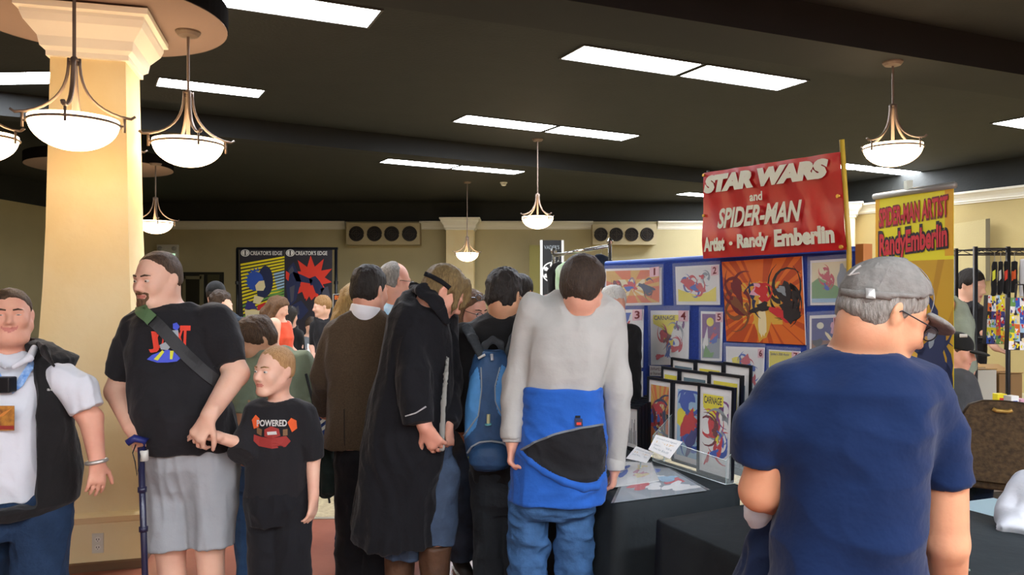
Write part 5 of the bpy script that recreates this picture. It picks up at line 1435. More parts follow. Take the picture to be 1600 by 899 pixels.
tw = far('woman with long brown hair in a coral tank top, side on', 8.3, 436, 482, 75, 22, h_auburn, coral, .98, rows=[(503, 428, 452, .07, .02), (512, 424, 456, .10, 0), (528, 424, 459, .13, -.02), (548, 426, 456, .12, 0), (600, 420, 458, .14, 0)], sleeves=[], nk=(437, 503),
    arms=[dict(p=[(428, 508, -.14), (426, 545, -.17), (452, 562, -.1)], r=(.075, .06, .036), hand=dict(f=(.8, 0, -.2), n=(0, 0, 1), side=-1)), dict(p=[(448, 509, .12), (452, 545, .12), (470, 560, .0)], r=(.055, .045, .033), hand=dict(f=(.8, 0, -.2), n=(0, 0, 1), side=1))],
    hair=dict(nape=-.12, amp=.012, sc=(34, 34, 10), side=1.08, back=1.08, top=1.04, extra=long_hair([(0, .06, .02), (0, .10, -.1), (0, .11, -.22)], (.09, .08, .04), more=[([(-.06, .02, .03), (-.08, .03, -.12)], (.04, .03))])))
far('person with black hair beside the coral tank top', 9.4, 454, 494, 150, 10, h_black, blk, .95, w=.12, hair=dict(nape=-.13, side=1.08, back=1.06, extra=long_hair([(0, .05, 0), (0, .06, -.2)], (.08, .06))))
far('boy with sandy hair in a black tee facing left', 9.0, 503, 480, -78, 8, h_sandy, tee_blk, .97, w=.10, hair=dict(vol=.01, line=-.03, amp=.008))
rd = far('seated man in a grey tee reading a booklet', 10.6, 487, 512, -5, 28, h_dkbrown, cloth('tee_mid_grey', '6d7174'), 1.0, sit=True, w=.19, nk=(483, 528), hair=dict(line=-.005, vol=.012), arms=[dict(p=[(466, 540), (463, 562), (476, 556, -.28)], hand=dict(f=(.6, -.4, .2), n=(-.3, -.8, 0), side=-1)), dict(p=[(500, 540), (504, 562), (492, 558, -.28)], hand=dict(f=(-.6, -.4, .2), n=(.3, -.8, 0), side=1))])
far('curly-haired man looking over the heavy man\'s shoulder', 6.6, 346, 479, 48, 5, h_dkbrown, mat('tee_slate', '2f3a44', rough=.85), .98, hair=dict(amp=.016, sc=(34, 34, 34), vol=.016, side=1.05, line=-.02))
cm = far('man in a black cap and dark top behind the curly-haired man', 7.6, 338, 462, 150, 5, h_black, mat('tee_slate', '2f3a44'), 1.0, hair=dict(nape=-.06), nk=(348, 492))
H = cm['H']; cp = thing('baseball_cap', 'black cap worn by the man in front of the far doorway', 'cap', H.w((0, 0, .05)))
C_ = Field(.009); H.E(C_, (0, .014, .042), (.088, .108, .10), .02); C_.plane(H.w((0, 0, .02)), H.d((0, 0, -1))); fpart('crown', C_, capb, cp)
C_ = Field(.008); H.E(C_, (0, -.13, .022), (.075, .07, .012), .006); fpart('brim', C_, capb, cp)
far('person in an orange and red top half hidden by the near column', 7.8, 212, 462, 70, 10, h_brown, cloth('top_red', 'c83a34'), .98, skn=sk_tan)
# ---------------------------------------------------------------- the artist's booth
BA = math.radians(27)
U3 = np.array([math.cos(BA), math.sin(BA), 0]); V3 = np.array([math.sin(BA), -math.cos(BA), 0])
cloth_blk = mat('tablecloth_black', '2a2f31', rough=.7, noise=(5, .12), bump=(10, .3), spec=.15)
metal_g = mat('metal_grey', '7a7a78', rough=.4, metal=.7)
def table(c, lu, lv, z, label, clabel, drop=.02, seed=1):
    """c: corner; lu along the hall's grid, lv towards the viewer; a folding table and the cloth over it"""
    c = np.array([c[0], c[1], 0.0]); ctr = c + U3 * lu / 2 + V3 * lv / 2
    t = thing('folding_table', label, 'table', ctr)
    o3 = [c + U3 * a + V3 * b for a, b in ((.03, .03), (lu - .03, .03), (lu - .03, lv - .03), (.03, lv - .03))]
    part('tabletop', MB().hexa([q + (0, 0, z - .045) for q in o3] + [q + (0, 0, z - .012) for q in o3], mat('table_laminate', 'b8b0a0', rough=.5)), t)
    for a, b in ((.12, .1), (lu - .12, .1), (.12, lv - .1), (lu - .12, lv - .1)):
        q = c + U3 * a + V3 * b
        part('leg', MB().tube([q + (0, 0, 0.0), q + (0, 0, z - .045)], .015, metal_g, n=8), t)
    # cloth: top sheet with a wavy skirt down to the floor
    per = []
    n1, n2 = max(4, int(lu / .04)), max(4, int(lv / .04))
    for i in range(n1): per.append((U3 * lu * i / n1, -V3))
    for i in range(n2): per.append((U3 * lu + V3 * lv * i / n2, U3))
    for i in range(n1): per.append((U3 * lu * (1 - i / n1) + V3 * lv, V3))
    for i in range(n2): per.append((V3 * lv * (1 - i / n2), -U3))
    K = len(per); V = []; levels = [z, z - .008, z - .05, z - .15, z - .3, z - .45, z - .6, .02]
    rnd = random.Random(seed); ph = [rnd.random() * 6.28 for _ in range(4)]
    for j, zz in enumerate(levels):
        f = min(1, max(0, (z - zz - .008) / .5))
        for i, (q, nn) in enumerate(per):
            s = i * .04
            w = f * .035 * (math.sin(s * 21 + ph[0] + 1.5 * math.sin(s * 5 + ph[1])) * .7 + .5 * math.sin(s * 9 + ph[2])) + f * .035 + (.006 if j else 0)
            p = c + q + nn * w; V.append((p[0], p[1], zz))
    Fc = [(j * K + i, (j + 1) * K + i, (j + 1) * K + (i + 1) % K, j * K + (i + 1) % K) for j in range(len(levels) - 1) for i in range(K)]
    Fc.append(list(range(K)))
    mb = MB(); mb.add(V, Fc, cloth_blk)
    o = mesh_obj('tablecloth', mb.v, mb.f, mb.mats, None, tuple(ctr), mb.m, True); o.location = ctr
    tag(o, clabel, 'tablecloth')
    return t
T1 = np.array([.445, 3.2, 0]); TZ = .75
table(T1 - V3 * 1.0, .66, 1.0, TZ, 'folding table holding the framed prints, under black cloth', 'black cloth on the table with the framed prints', seed=3)
table((.565, 2.98, 0), 1.2, .95, TZ, 'empty folding table in front of the nearest man, under black cloth', 'black cloth on the empty table at the lower right', seed=5)

def hit(x, y, p0, n):
    d = np.array([(x - 800) / F, 1.0, -(y - HZ) / F]); o = np.array([0, 0, CH])
    return o + d * ((np.asarray(p0) - o) @ n) / (d @ n)
PL = np.array([.61, 5.06, 0]); PR = np.array([1.43, 3.19, 0])
pdir = unit(PR - PL); pn = np.array([pdir[1], -pdir[0], 0]);
if pn[1] > 0: pn = -pn
def on_panel(x, y, d=0.0): return hit(x, y, PL + pn * d, pn)
def quad(pts, fn): # TL TR BR BL pixels
    a, b, c, e = [fn(*q) for q in pts]
    return Sheet(e, c, b, a)
t = thing('exhibition_screen', 'royal blue felt screen covered in art prints', 'display screen', (PL + PR) / 2)
felt = mat('felt_blue', '1f3a8c', rough=.95, noise=(60, .15), bump=(120, .2))
ps = Sheet(PL + (0, 0, .84), PR + (0, 0, .84), PR + (0, 0, 1.806), PL + (0, 0, 1.806))
part('felt_board', ps.body(MB(), .03, felt), t)
part('top_rail', MB().tube([PL + (0, 0, 1.806) - pn * .015, PR + (0, 0, 1.806) - pn * .015], .017, mat('rail_blue', '2b57b8', rough=.5), n=8), t, smooth=True)
part('end_post', MB().box((-.02, -.025, .80), (.02, .025, 1.83), mat('post_wood', 'a5672e', rough=.6), rotz(math.atan2(pdir[1], pdir[0])), PR + pdir * .02 - pn * .02), t)
for f in (.02, .78):
    q = PL + (PR - PL) * f - pn * .05
    part('support_post', MB().tube([q, q + (0, 0, 1.7)], .016, metal_g, n=8), t)
    part('foot', MB().tube([q - pn * .2 + (0, 0, .015), q + pn * .05 + (0, 0, .015)], .014, metal_g, n=8), t)

INK = {k: mat('print_' + k, c, rough=.6) for k, c in dict(white='ece9e4', paper='e4e2dc', yellow='e8d820', gold='d9a83c', orange='d96a1c', deep='b8480f', red='c8282c', dark='241c1c', blue='2f55b0', navy='232c50', maroon='6e1d22', green='6a9a4a', sky='9cc0d8', purple='7a3a78', violet='3a3a7c', pink='d8a0b0', cream='e8d9a8', grey='8d9498', tag='eab8bc', moon='e0dcc0', brown='7d4a28', teal='4a6a78').items()}
def stroke(sh, mb, pts, ws, m, d):
    """a tapered brush stroke in sheet coordinates"""
    P = np.array(pts, float); n = len(P)
    T = np.gradient(P, axis=0); T /= (np.linalg.norm(T, axis=1)[:, None] + 1e-9); Nn = np.stack([-T[:, 1], T[:, 0]], 1)
    Nn[:, 0] *= sh.h / sh.w
    W = np.array(ws)[:, None]
    L = np.clip(P + Nn * W, .003, .997); R = np.clip(P - Nn * W, .003, .997)
    V = [sh.at(u, v, d) for u, v in L] + [sh.at(u, v, d) for u, v in R]
    mb.add(V, [(i, n + i, n + i + 1, i + 1) for i in range(n - 1)], m)
def squiggle(sh, mb, c, r, m, d, rnd, n=3, w=.03):
    for _ in range(n):
        a0 = rnd.random() * 6.28; sp = (1.2 + rnd.random() * 2) * rnd.choice((-1, 1))
        pts = []
        for i in range(9):
            a = a0 + sp * i / 8; rr = r * (.35 + .65 * i / 8)
            pts.append((c[0] + rr * math.cos(a) * sh.h / sh.w, c[1] + rr * math.sin(a)))
        stroke(sh, mb, pts, [w * (1 - i / 8.5) for i in range(9)], m, d)
def burst(sh, mb, c, cols, d, n=40, rnd=random):
    """rays from a point to the sheet's edge"""
    def edge(a):
        dx, dy = math.cos(a), math.sin(a)
        t = min(((1 if dx > 0 else 0) - c[0]) / dx if abs(dx) > 1e-6 else 9, ((1 if dy > 0 else 0) - c[1]) / dy if abs(dy) > 1e-6 else 9)
        return (c[0] + dx * t, c[1] + dy * t)
    corners = [math.atan2(y - c[1], x - c[0]) for x in (0, 1) for y in (0, 1)]
    A_ = sorted([2 * math.pi * (i + rnd.random() * .7) / n - math.pi for i in range(n)] + corners)
    for i in range(len(A_)):
        a, b = A_[i], A_[(i + 1) % len(A_)]
        if b < a: b += 2 * math.pi
        e0, e1 = edge(a), edge(b)
        k = rnd.random()
        mid0 = (c[0] + (e0[0] - c[0]) * .5, c[1] + (e0[1] - c[1]) * .5); mid1 = (c[0] + (e1[0] - c[0]) * .5, c[1] + (e1[1] - c[1]) * .5)
        mb.add([sh.at(*c, d), sh.at(*mid0, d), sh.at(*mid1, d)], [(0, 1, 2)], cols[0] if k < .6 else cols[1])
        mb.add([sh.at(*mid0, d), sh.at(*e0, d), sh.at(*e1, d), sh.at(*mid1, d)], [(0, 1, 2, 3)], cols[1] if k < .5 else cols[2])
def masses(sh, mb, items, d, rnd, k=1.0):
    """loose colour masses: (u, v, ru, rv, ink)"""
    for i, (u, v, ru, rv, ink) in enumerate(items):
        sh.poly(mb, blob(u, v, ru * k, rv * k, 16, .45, rnd, rnd.random()), INK[ink], d + .0002 * i)
def art(sh, kind, parent, seed, d=.0015):
    rnd = random.Random(seed); m = MB()
    if kind == 'burst':
        burst(sh, m, (.5, .45), [INK['cream'], INK['gold'], INK['orange']], d, 36, rnd)
        for c, r, ink in (((.22, .55), .36, 'maroon'), ((.2, .5), .3, 'red'), ((.5, .5), .3, 'blue'), ((.52, .55), .24, 'red'), ((.78, .55), .36, 'navy'), ((.8, .4), .3, 'dark')): squiggle(sh, m, c, r, INK[ink], d + .0004 + rnd.random() * .0004, rnd, 3, .05)
        masses(sh, m, [(.22, .5, .07, .16, 'maroon'), (.5, .52, .09, .15, 'red'), (.46, .45, .08, .07, 'blue'), (.78, .45, .09, .18, 'navy')], d + .001, rnd)
    elif kind == 'bigburst':
        burst(sh, m, (.5, .45), [INK['gold'], INK['orange'], INK['deep']], d, 70, rnd)
        sh.poly(m, blob(.5, .42, .13, .36, 20, .3, rnd), INK['gold'], d + .0002); sh.poly(m, blob(.5, .3, .05, .24, 20, .2, rnd), INK['cream'], d + .0003)
        for c, r, ink, k in (((.2, .6), .34, 'maroon', 7), ((.2, .45), .36, 'brown', 4), ((.48, .55), .26, 'navy', 3), ((.52, .6), .18, 'red', 3), ((.78, .6), .34, 'dark', 6), ((.8, .45), .26, 'dark', 5)): squiggle(sh, m, c, r, INK[ink], d + .0005 + rnd.random() * .0004, rnd, k, .034)
        masses(sh, m, [(.2, .62, .06, .16, 'maroon'), (.2, .45, .05, .14, 'brown'), (.47, .62, .08, .1, 'pink'), (.52, .6, .07, .1, 'red'), (.5, .42, .12, .05, 'dark'), (.72, .35, .05, .12, 'red'), (.8, .55, .09, .17, 'dark'), (.84, .36, .08, .12, 'dark'), (.76, .62, .04, .06, 'grey')], d + .001, rnd)
    elif kind in ('corner', 'title', 'plain6', 'six'):
        sh.rect(m, 0, 0, 1, 1, INK['paper'], d)
        if kind == 'corner':
            sh.poly(m, [(0.02, .02), (.98, .02), (.98, .45), (.8, .3), (.5, .2), (.2, .32), (.02, .4)], INK['yellow'], d + .0002)
            for c, r, ink in (((.35, .6), .34, 'red'), ((.25, .55), .3, 'blue'), ((.6, .4), .3, 'red'), ((.5, .35), .26, 'blue'), ((.75, .7), .25, 'grey')): squiggle(sh, m, c, r, INK[ink], d + .0005 + rnd.random() * .0004, rnd, 3, .06)
            masses(sh, m, [(.3, .55, .13, .18, 'red'), (.6, .4, .12, .12, 'red'), (.45, .42, .08, .1, 'blue'), (.65, .75, .06, .06, 'red')], d + .001, rnd)
        elif kind == 'title':
            sh.poly(m, [(.02, .98), (.7, .98), (.7, .8), (.55, .5), (.35, .45), (.3, .7), (.02, .8)], INK['yellow'], d + .0002)
            for c, r, ink in (((.35, .55), .26, 'red'), ((.3, .5), .26, 'maroon'), ((.6, .3), .25, 'blue'), ((.75, .3), .25, 'red'), ((.7, .6), .3, 'grey'), ((.85, .75), .2, 'purple')): squiggle(sh, m, c, r, INK[ink], d + .0005 + rnd.random() * .0004, rnd, 3, .04)
            masses(sh, m, [(.33, .55, .1, .12, 'red'), (.5, .5, .1, .05, 'maroon'), (.68, .27, .18, .07, 'red'), (.5, .2, .16, .05, 'blue'), (.22, .1, .12, .05, 'red'), (.6, .4, .06, .05, 'yellow')], d + .001, rnd)
        elif kind == 'plain6':
            sh.poly(m, [(.02, .6), (.4, .75), (.7, .95), (.02, .98)], INK['yellow'], d + .0002)
            for c, r, ink in (((.5, .8), .25, 'blue'), ((.45, .7), .22, 'navy'), ((.5, .5), .28, 'red'), ((.7, .35), .24, 'red'), ((.4, .3), .3, 'grey')): squiggle(sh, m, c, r, INK[ink], d + .0005 + rnd.random() * .0004, rnd, 3, .05)
            masses(sh, m, [(.5, .83, .28, .08, 'blue'), (.5, .57, .26, .09, 'red'), (.42, .7, .16, .06, 'yellow'), (.8, .4, .1, .12, 'red')], d + .001, rnd)
        else:
            sh.poly(m, blob(.35, .6, .3, .2, 16, .3, rnd), INK['yellow'], d + .0002)
            for c, r, ink in (((.5, .7), .25, 'blue'), ((.6, .6), .24, 'red'), ((.7, .35), .3, 'blue')): squiggle(sh, m, c, r, INK[ink], d + .0005 + rnd.random() * .0004, rnd, 3, .05)
            masses(sh, m, [(.55, .72, .14, .12, 'red'), (.72, .5, .1, .14, 'blue'), (.8, .2, .07, .14, 'red')], d + .001, rnd)
    elif kind == 'night':
        sh.rect(m, 0, 0, 1, 1, INK['purple'], d); sh.rect(m, 0, 0, 1, .45, INK['grey'], d + .0002)
        sh.poly(m, [(.5 + .2 * math.cos(a) - .05, .82 + .1 * math.sin(a)) for a in np.linspace(0, 6.283, 18, endpoint=False)], INK['yellow'], d + .0004)
        sh.poly(m, [(.02, .3), (.3, .72), (.36, .3), (.1, .2)], INK['paper'], d + .0005); sh.poly(m, [(.05, .02), (.2, .3), (.5, .12), (.7, .14), (.6, .02)], INK['green'], d + .0006)
        masses(sh, m, [(.68, .5, .2, .13, 'red'), (.7, .42, .22, .07, 'blue'), (.75, .62, .16, .06, 'purple')], d + .001, rnd)
    elif kind == 'meadow':
        sh.rect(m, 0, 0, 1, 1, INK['cream'], d); sh.poly(m, [(0, 0), (1, 0), (1, .55), (.75, .38), (.45, .5), (.2, .62), (0, .5)], INK['green'], d + .0003)
        sh.poly(m, blob(.85, .6, .15, .3, 16, .3, rnd), INK['grey'], d + .0004); sh.rect(m, 0, 0, 1, .1, INK['sky'], d + .0004)
        for c, r in (((.45, .6), .3), ((.35, .75), .2)): squiggle(sh, m, c, r, INK['red'], d + .0008, rnd, 3, .05)
        masses(sh, m, [(.45, .6, .09, .16, 'red'), (.42, .38, .05, .1, 'blue')], d + .001, rnd)
    elif kind == 'nightsky':
        sh.rect(m, 0, 0, 1, 1, INK['violet'], d); sh.rect(m, 0, 0, 1, .4, INK['brown'], d + .0003)
        sh.poly(m, [(.25 + .1 * math.cos(a), .8 + .09 * math.sin(a)) for a in np.linspace(0, 6.283, 18, endpoint=False)], INK['moon'], d + .0006)
        masses(sh, m, [(.65, .75, .14, .12, 'pink'), (.62, .35, .08, .25, 'cream'), (.2, .3, .12, .18, 'dark')], d + .001, rnd)
    elif kind == 'yellow':
        sh.rect(m, 0, 0, 1, 1, INK['yellow'], d)
        for c, r, ink in (((.4, .5), .25, 'red'), ((.5, .6), .2, 'dark'), ((.3, .35), .2, 'blue')): squiggle(sh, m, c, r, INK[ink], d + .0005, rnd, 3, .04)
        masses(sh, m, [(.4, .5, .14, .12, 'red'), (.35, .3, .1, .1, 'red')], d + .001, rnd)
    elif kind == 'streets':
        sh.rect(m, 0, 0, 1, 1, INK['white'], d)
        for i in range(9): sh.rect(m, .05 + i * .1, .02, .1 + i * .1, .35 + rnd.random() * .5, INK[rnd.choice(('dark', 'grey', 'teal', 'dark'))], d + .0004)
    elif kind == 'closeup':
        sh.rect(m, 0, 0, 1, 1, INK['sky'], d); sh.poly(m, blob(.35, .55, .4, .2, 16, .3, rnd), INK['yellow'], d + .0002)
        for c, r, ink in (((.45, .8), .3, 'blue'), ((.5, .45), .26, 'red'), ((.6, .25), .3, 'blue')): squiggle(sh, m, c, r, INK[ink], d + .0006, rnd, 4, .06)
        masses(sh, m, [(.35, .82, .26, .13, 'blue'), (.5, .5, .3, .15, 'red'), (.6, .25, .3, .13, 'violet')], d + .001, rnd)
    elif kind == 'pink':
        sh.rect(m, 0, 0, 1, 1, INK['pink'], d); masses(sh, m, [(.5, .7, .4, .2, 'purple'), (.4, .4, .3, .18, 'blue'), (.5, .15, .3, .1, 'red')], d + .001, rnd)
    elif kind == 'sky':
        sh.rect(m, 0, 0, 1, 1, INK['teal'], d); masses(sh, m, [(.5, .4, .3, .2, 'grey')], d + .001, rnd)
    return part('printed_art', m, parent)
sleeve_m = mat('plastic_sleeve', 'cfd8e4', rough=.12, alpha=.22, spec=.6)
def tag_px(cs, txt, parent, fn, d):
    s = quad(cs, lambda x, y: fn(x, y, d)); g = part('number_tag', s.body(MB(), .0006, INK['tag']), parent)
    m = MB(); s.text(m, txt, (.44 if txt == '1' else .25) if len(txt) == 1 else .12, .15, (.6 if txt == '1' else .78) if len(txt) == 1 else .92, .88, INK['maroon'], .0008, bold=.02); part('numeral', m, g)
def art_print(label, cs, kind, seed, bw=.03, numc=None, num=None, title=None, slv=True, fn=on_panel, bt=None, rot=0):
    sh = quad(cs, lambda x, y: fn(x, y, .006))
    t = thing('art_print', label, 'art print', sh.at(.5, 0), 0, 'prints on the blue panel')
    part('paper', sh.body(MB(), .004, INK['white']), t)
    inner = sh.sub(bw, bw * sh.w / sh.h * 1.0, 1 - bw, 1 - (bt if bt is not None else bw * sh.w / sh.h), .0002)
    art(inner, kind, t, seed)
    if title:
        m = MB(); inner.rect(m, .02, .86, .98, .985, INK['yellow'], .0034); inner.text(m, title, .06, .875, .7 if num else .94, .97, INK['dark'], .0036, bold=.02); part('title', m, t)
    if num: tag_px(numc, num, t, fn, .0115)
    if slv:
        s2 = sh.sub(-.05, -.02, 1.05, 1.09, .0058)
        m = MB(); m.add([s2.at(0, 0), s2.at(1, 0), s2.at(1, 1), s2.at(0, 1)], [(0, 1, 2, 3)], sleeve_m); part('plastic_sleeve', m, t)
    return t
art_print('wide orange print tagged number 1', [(945.6, 421), (1033, 418.5), (1033, 477), (946, 479)], 'burst', 1, .025, [(1015, 419), (1030, 417), (1030, 432), (1015, 434)], '1', bt=.06)
art_print('white and yellow print tagged number 2', [(1055, 417.5), (1123, 414), (1124, 477), (1057, 477)], 'corner', 2, .04, [(1111, 417), (1122, 415), (1122, 430), (1111, 432)], '2')
art_print('print tagged number 3 beside the grey shirt', [(950, 485), (1005, 484), (1004, 575), (950, 577)], 'plain6', 3, .05, [(988, 485), (1003, 484), (1003, 501), (988, 502)], '3')
art_print('print tagged number 4 with a yellow title', [(1016.5, 486), (1076, 486), (1075, 571), (1017, 571)], 'title', 4, .06, [(1060, 486), (1075, 486), (1075, 503), (1060, 503)], '4', 'CARNAGE')
art_print('narrow violet print tagged number 5', [(1095, 487), (1129, 488), (1127, 565), (1095, 564)], 'night', 5, .08, [(1118, 489), (1129, 489), (1129, 504), (1118, 504)], '5')
art_print('large orange burst poster in the middle of the panel', [(1128, 410), (1253, 401), (1259, 540), (1135.5, 534)], 'bigburst', 6, .0, slv=False)
art_print('print tagged number 6 below the large poster', [(1134, 542), (1194, 544), (1192, 612), (1136, 608)], 'six', 7, .05, [(1184, 546), (1193, 546), (1193, 560), (1184, 560)], '6')
art_print('yellow print tagged number 7 below the large poster', [(1201, 547), (1250, 550), (1248, 614), (1201, 612)], 'yellow', 8, .03, [(1237, 550), (1249, 551), (1249, 564), (1237, 563)], '7', "Spidey's 30th Anniv")
art_print('green meadow print at the top right of the panel', [(1266, 408), (1330, 404), (1328, 477), (1266, 477.5)], 'meadow', 9, .05)
art_print('night scene print tagged number 10', [(1265, 494), (1330, 491), (1329, 562), (1265, 560)], 'nightsky', 10, .06, [(1302, 496), (1314, 495), (1314, 510), (1302, 511)], '10')
art_print('white print half hidden below number 3', [(986, 581), (1004, 581), (1004, 625), (986, 626)], 'streets', 11, .5, slv=False)
sh = quad([(1015, 572), (1034, 573), (1034, 589), (1015, 588)], lambda x, y: on_panel(x, y, .012))
t = thing('note_card', 'small handwritten note under print number 4', 'note', sh.at(.5, 0)); part('card', sh.body(MB(), .001, INK['white']), t)
m = MB(); sh.text(m, 'UNFRAMED', .06, .55, .94, .85, INK['maroon'], .001); sh.text(m, 'or framed', .06, .12, .94, .42, INK['maroon'], .001); part('lettering', m, t)

# red vinyl banner on two poles above the panel
BLp = on_panel(1099, 405, .05); BRp = on_panel(1321, 391, .05)
def up_to(p, y): return np.array([p[0], p[1], CH - (y - HZ) / F * p[1]])
TLp = up_to(BLp, 271); TRp = up_to(BRp, 238) - (0.025, 0, 0)
sg = Sheet(BLp, BRp, TRp, TLp)
t = thing('vinyl_banner', 'red vinyl banner with white lettering above the blue panel', 'banner', sg.at(.5, 0))
vin = mat('vinyl_red', 'c01a1e', rough=.28, noise=(4, .06), bump=(5, .25), spec=.5)
nu, nv = 28, 14; Vb = []; Fb = []
def wav(u, v): return .006 * math.sin(u * 17 + 2 * v) * (1 - v) + .004 * math.sin(u * 31 + 5 * v) + .004 * math.sin(v * 9)
for side in (0, 1):
    for j in range(nv + 1):
        for i in range(nu + 1): Vb.append(sg.at(i / nu, j / nv, wav(i / nu, j / nv) - .004 * side))
k = (nu + 1) * (nv + 1)
for j in range(nv):
    for i in range(nu):
        a = j * (nu + 1) + i; Fb.append((a, a + 1, a + nu + 2, a + nu + 1)); Fb.append((k + a, k + a + nu + 1, k + a + nu + 2, k + a + 1))
part('sheet', MB().add(Vb, Fb, vin), t, smooth=True)
let_m = mat('vinyl_cream', 'dfe0c8', rough=.4)
for txt, u0, v0, u1, v1, bo, shr in (('STAR WARS', .02, .75, .945, .955, .085, .22), ('and', .405, .60, .50, .70, .03, 0), ('SPIDER-MAN', .14, .33, .77, .56, .035, .35), ('Artist', .02, .075, .20, .245, .055, 0), ('•', .235, .13, .265, .175, .0, 0), ('Randy', .30, .045, .535, .25, .055, 0), ('Emberlin', .575, .075, .955, .265, .055, 0)):
    m = MB(); sg.text(m, txt, u0, v0, u1, v1, let_m, .0125, bold=bo, shear=shr); part('lettering', m, t)
for i in range(4): part('grommet', MB().tube([sg.at(*((.015, .5), (.985, .55), (.985, .03), (.015, .97))[i], .004), sg.at(*((.015, .5), (.985, .55), (.985, .03), (.015, .97))[i], .013)], .008, mat('brass', 'b8923c', rough=.35, metal=.7), n=10), t)
part('pole', MB().tube([BRp + (0, 0, -.35) + pn * -.02, BRp + pn * -.02, up_to(BRp + pn * -.02, 219) - (.03, 0, 0)], .011, mat('pole_yellow', 'b09030', rough=.4), n=8), t, smooth=True)
part('pole', MB().tube([BLp + (0, 0, -.3) - pn * .11, BLp - pn * .1, up_to(BLp - pn * .03, 267)], .007, metal_g, n=8), t, smooth=True)

# pull-up banner, yellow
Dr, Dl = 4.8, 5.43
TR_ = px(1490, 290, Dr); TL_ = px(1368, 308, Dl); zt = (TR_[2] + TL_[2]) / 2
BL_ = np.array([TL_[0], TL_[1], .09]); BR_ = np.array([TR_[0], TR_[1], .09])
rb = Sheet(BL_, BR_, TR_, TL_)
t = thing('pull_up_banner', 'tall yellow pull-up banner with red lettering behind the nearest man', 'banner', rb.at(.5, 0) * (1, 1, 0))
ybm = mat('banner_yellow', 'e3d410', rough=.5)
part('sheet', rb.body(MB(), .002, ybm), t)
rn = rb.n
def on_rb(x, y, d=.0): return hit(x, y, BL_ + rn * d, rn)
def rbuv(x, y):
    q = on_rb(x, y); e = BR_ - BL_; return ((q - BL_) @ e / (e @ e), (q[2] - .09) / (zt - .09))
m = MB()
low = rb.sub(0, .06, 1, rbuv(1430, 408)[1], .0008)
burst(low, m, (.42, .25), [INK['gold'], mat('print_ochre', 'c99a18', rough=.6), mat('print_mustard', 'b8860f', rough=.6)], .0008, 60, random.Random(4))
for c, r, k in (((.55, .72), .2, 5), ((.75, .55), .16, 6), ((.35, .45), .14, 3)): squiggle(low, m, c, r, INK['navy'], .0014, random.Random(int(c[0] * 100)), k, .025)
masses(low, m, [(.62, .78, .09, .1, 'navy'), (.8, .62, .16, .1, 'navy'), (.72, .5, .14, .07, 'navy'), (.74, .68, .05, .03, 'grey'), (.52, .42, .05, .06, 'red'), (.62, .38, .06, .035, 'red')], .0016, random.Random(8))
part('printed_art', m, t)
m = MB(); rb.rect(m, 0, 0, .06, 1, mat('print_amber', 'e0a414', rough=.6), .0006); rb.rect(m, .9, .8, 1, 1, MATS['print_amber'], .0006); part('amber_edge', m, t)
def rb_text(name, txt, xl, xr, ytl, ybl, ytr, ybr, mm, d, bold, shear=0.0):
    """lettering whose corners are given in pixels"""
    s = Sheet(on_rb(xl, ybl, d), on_rb(xr, ybr, d), on_rb(xr, ytr, d), on_rb(xl, ytl, d)); m = MB(); s.text(m, txt, 0, 0, 1, 1, mm, 0, bold=bold, shear=shear); part(name, m, t)
rb_text('lettering_outline', 'SPIDER-MAN ARTIST', 1373, 1482, 326, 359, 303, 340, INK['maroon'], .003, .06)
rb_text('lettering', 'SPIDER-MAN ARTIST', 1374, 1481, 328, 356, 306, 336, INK['red'], .005, .03)
rb_text('lettering_outline', 'RandyEmberlin', 1372, 1482, 362, 416, 343, 401, INK['dark'], .003, .09)
rb_text('lettering', 'RandyEmberlin', 1374, 1480, 367, 412, 349, 396, INK['red'], .005, .035)
part('top_bar', MB().tube([TL_ - (TR_ - TL_) * .015, TR_ + (TR_ - TL_) * .015], .022, mat('bar_silver', '9a968c', rough=.4, metal=.4), n=10), t, smooth=True)
part('clip', MB().box((-.02, -.02, 0), (.02, .02, .06), mat('clip_white', 'd8dcc8', rough=.5), None, rb.at(.45, 1.0) + (0, 0, .015)), t)
part('cassette', MB().box((-.36, -.06, 0), (.36, .06, .09), mat('bar_silver', '9a968c'), rotz(math.atan2(*(TR_ - TL_)[1::-1])), rb.at(.5, 0) * (1, 1, 0)), t)

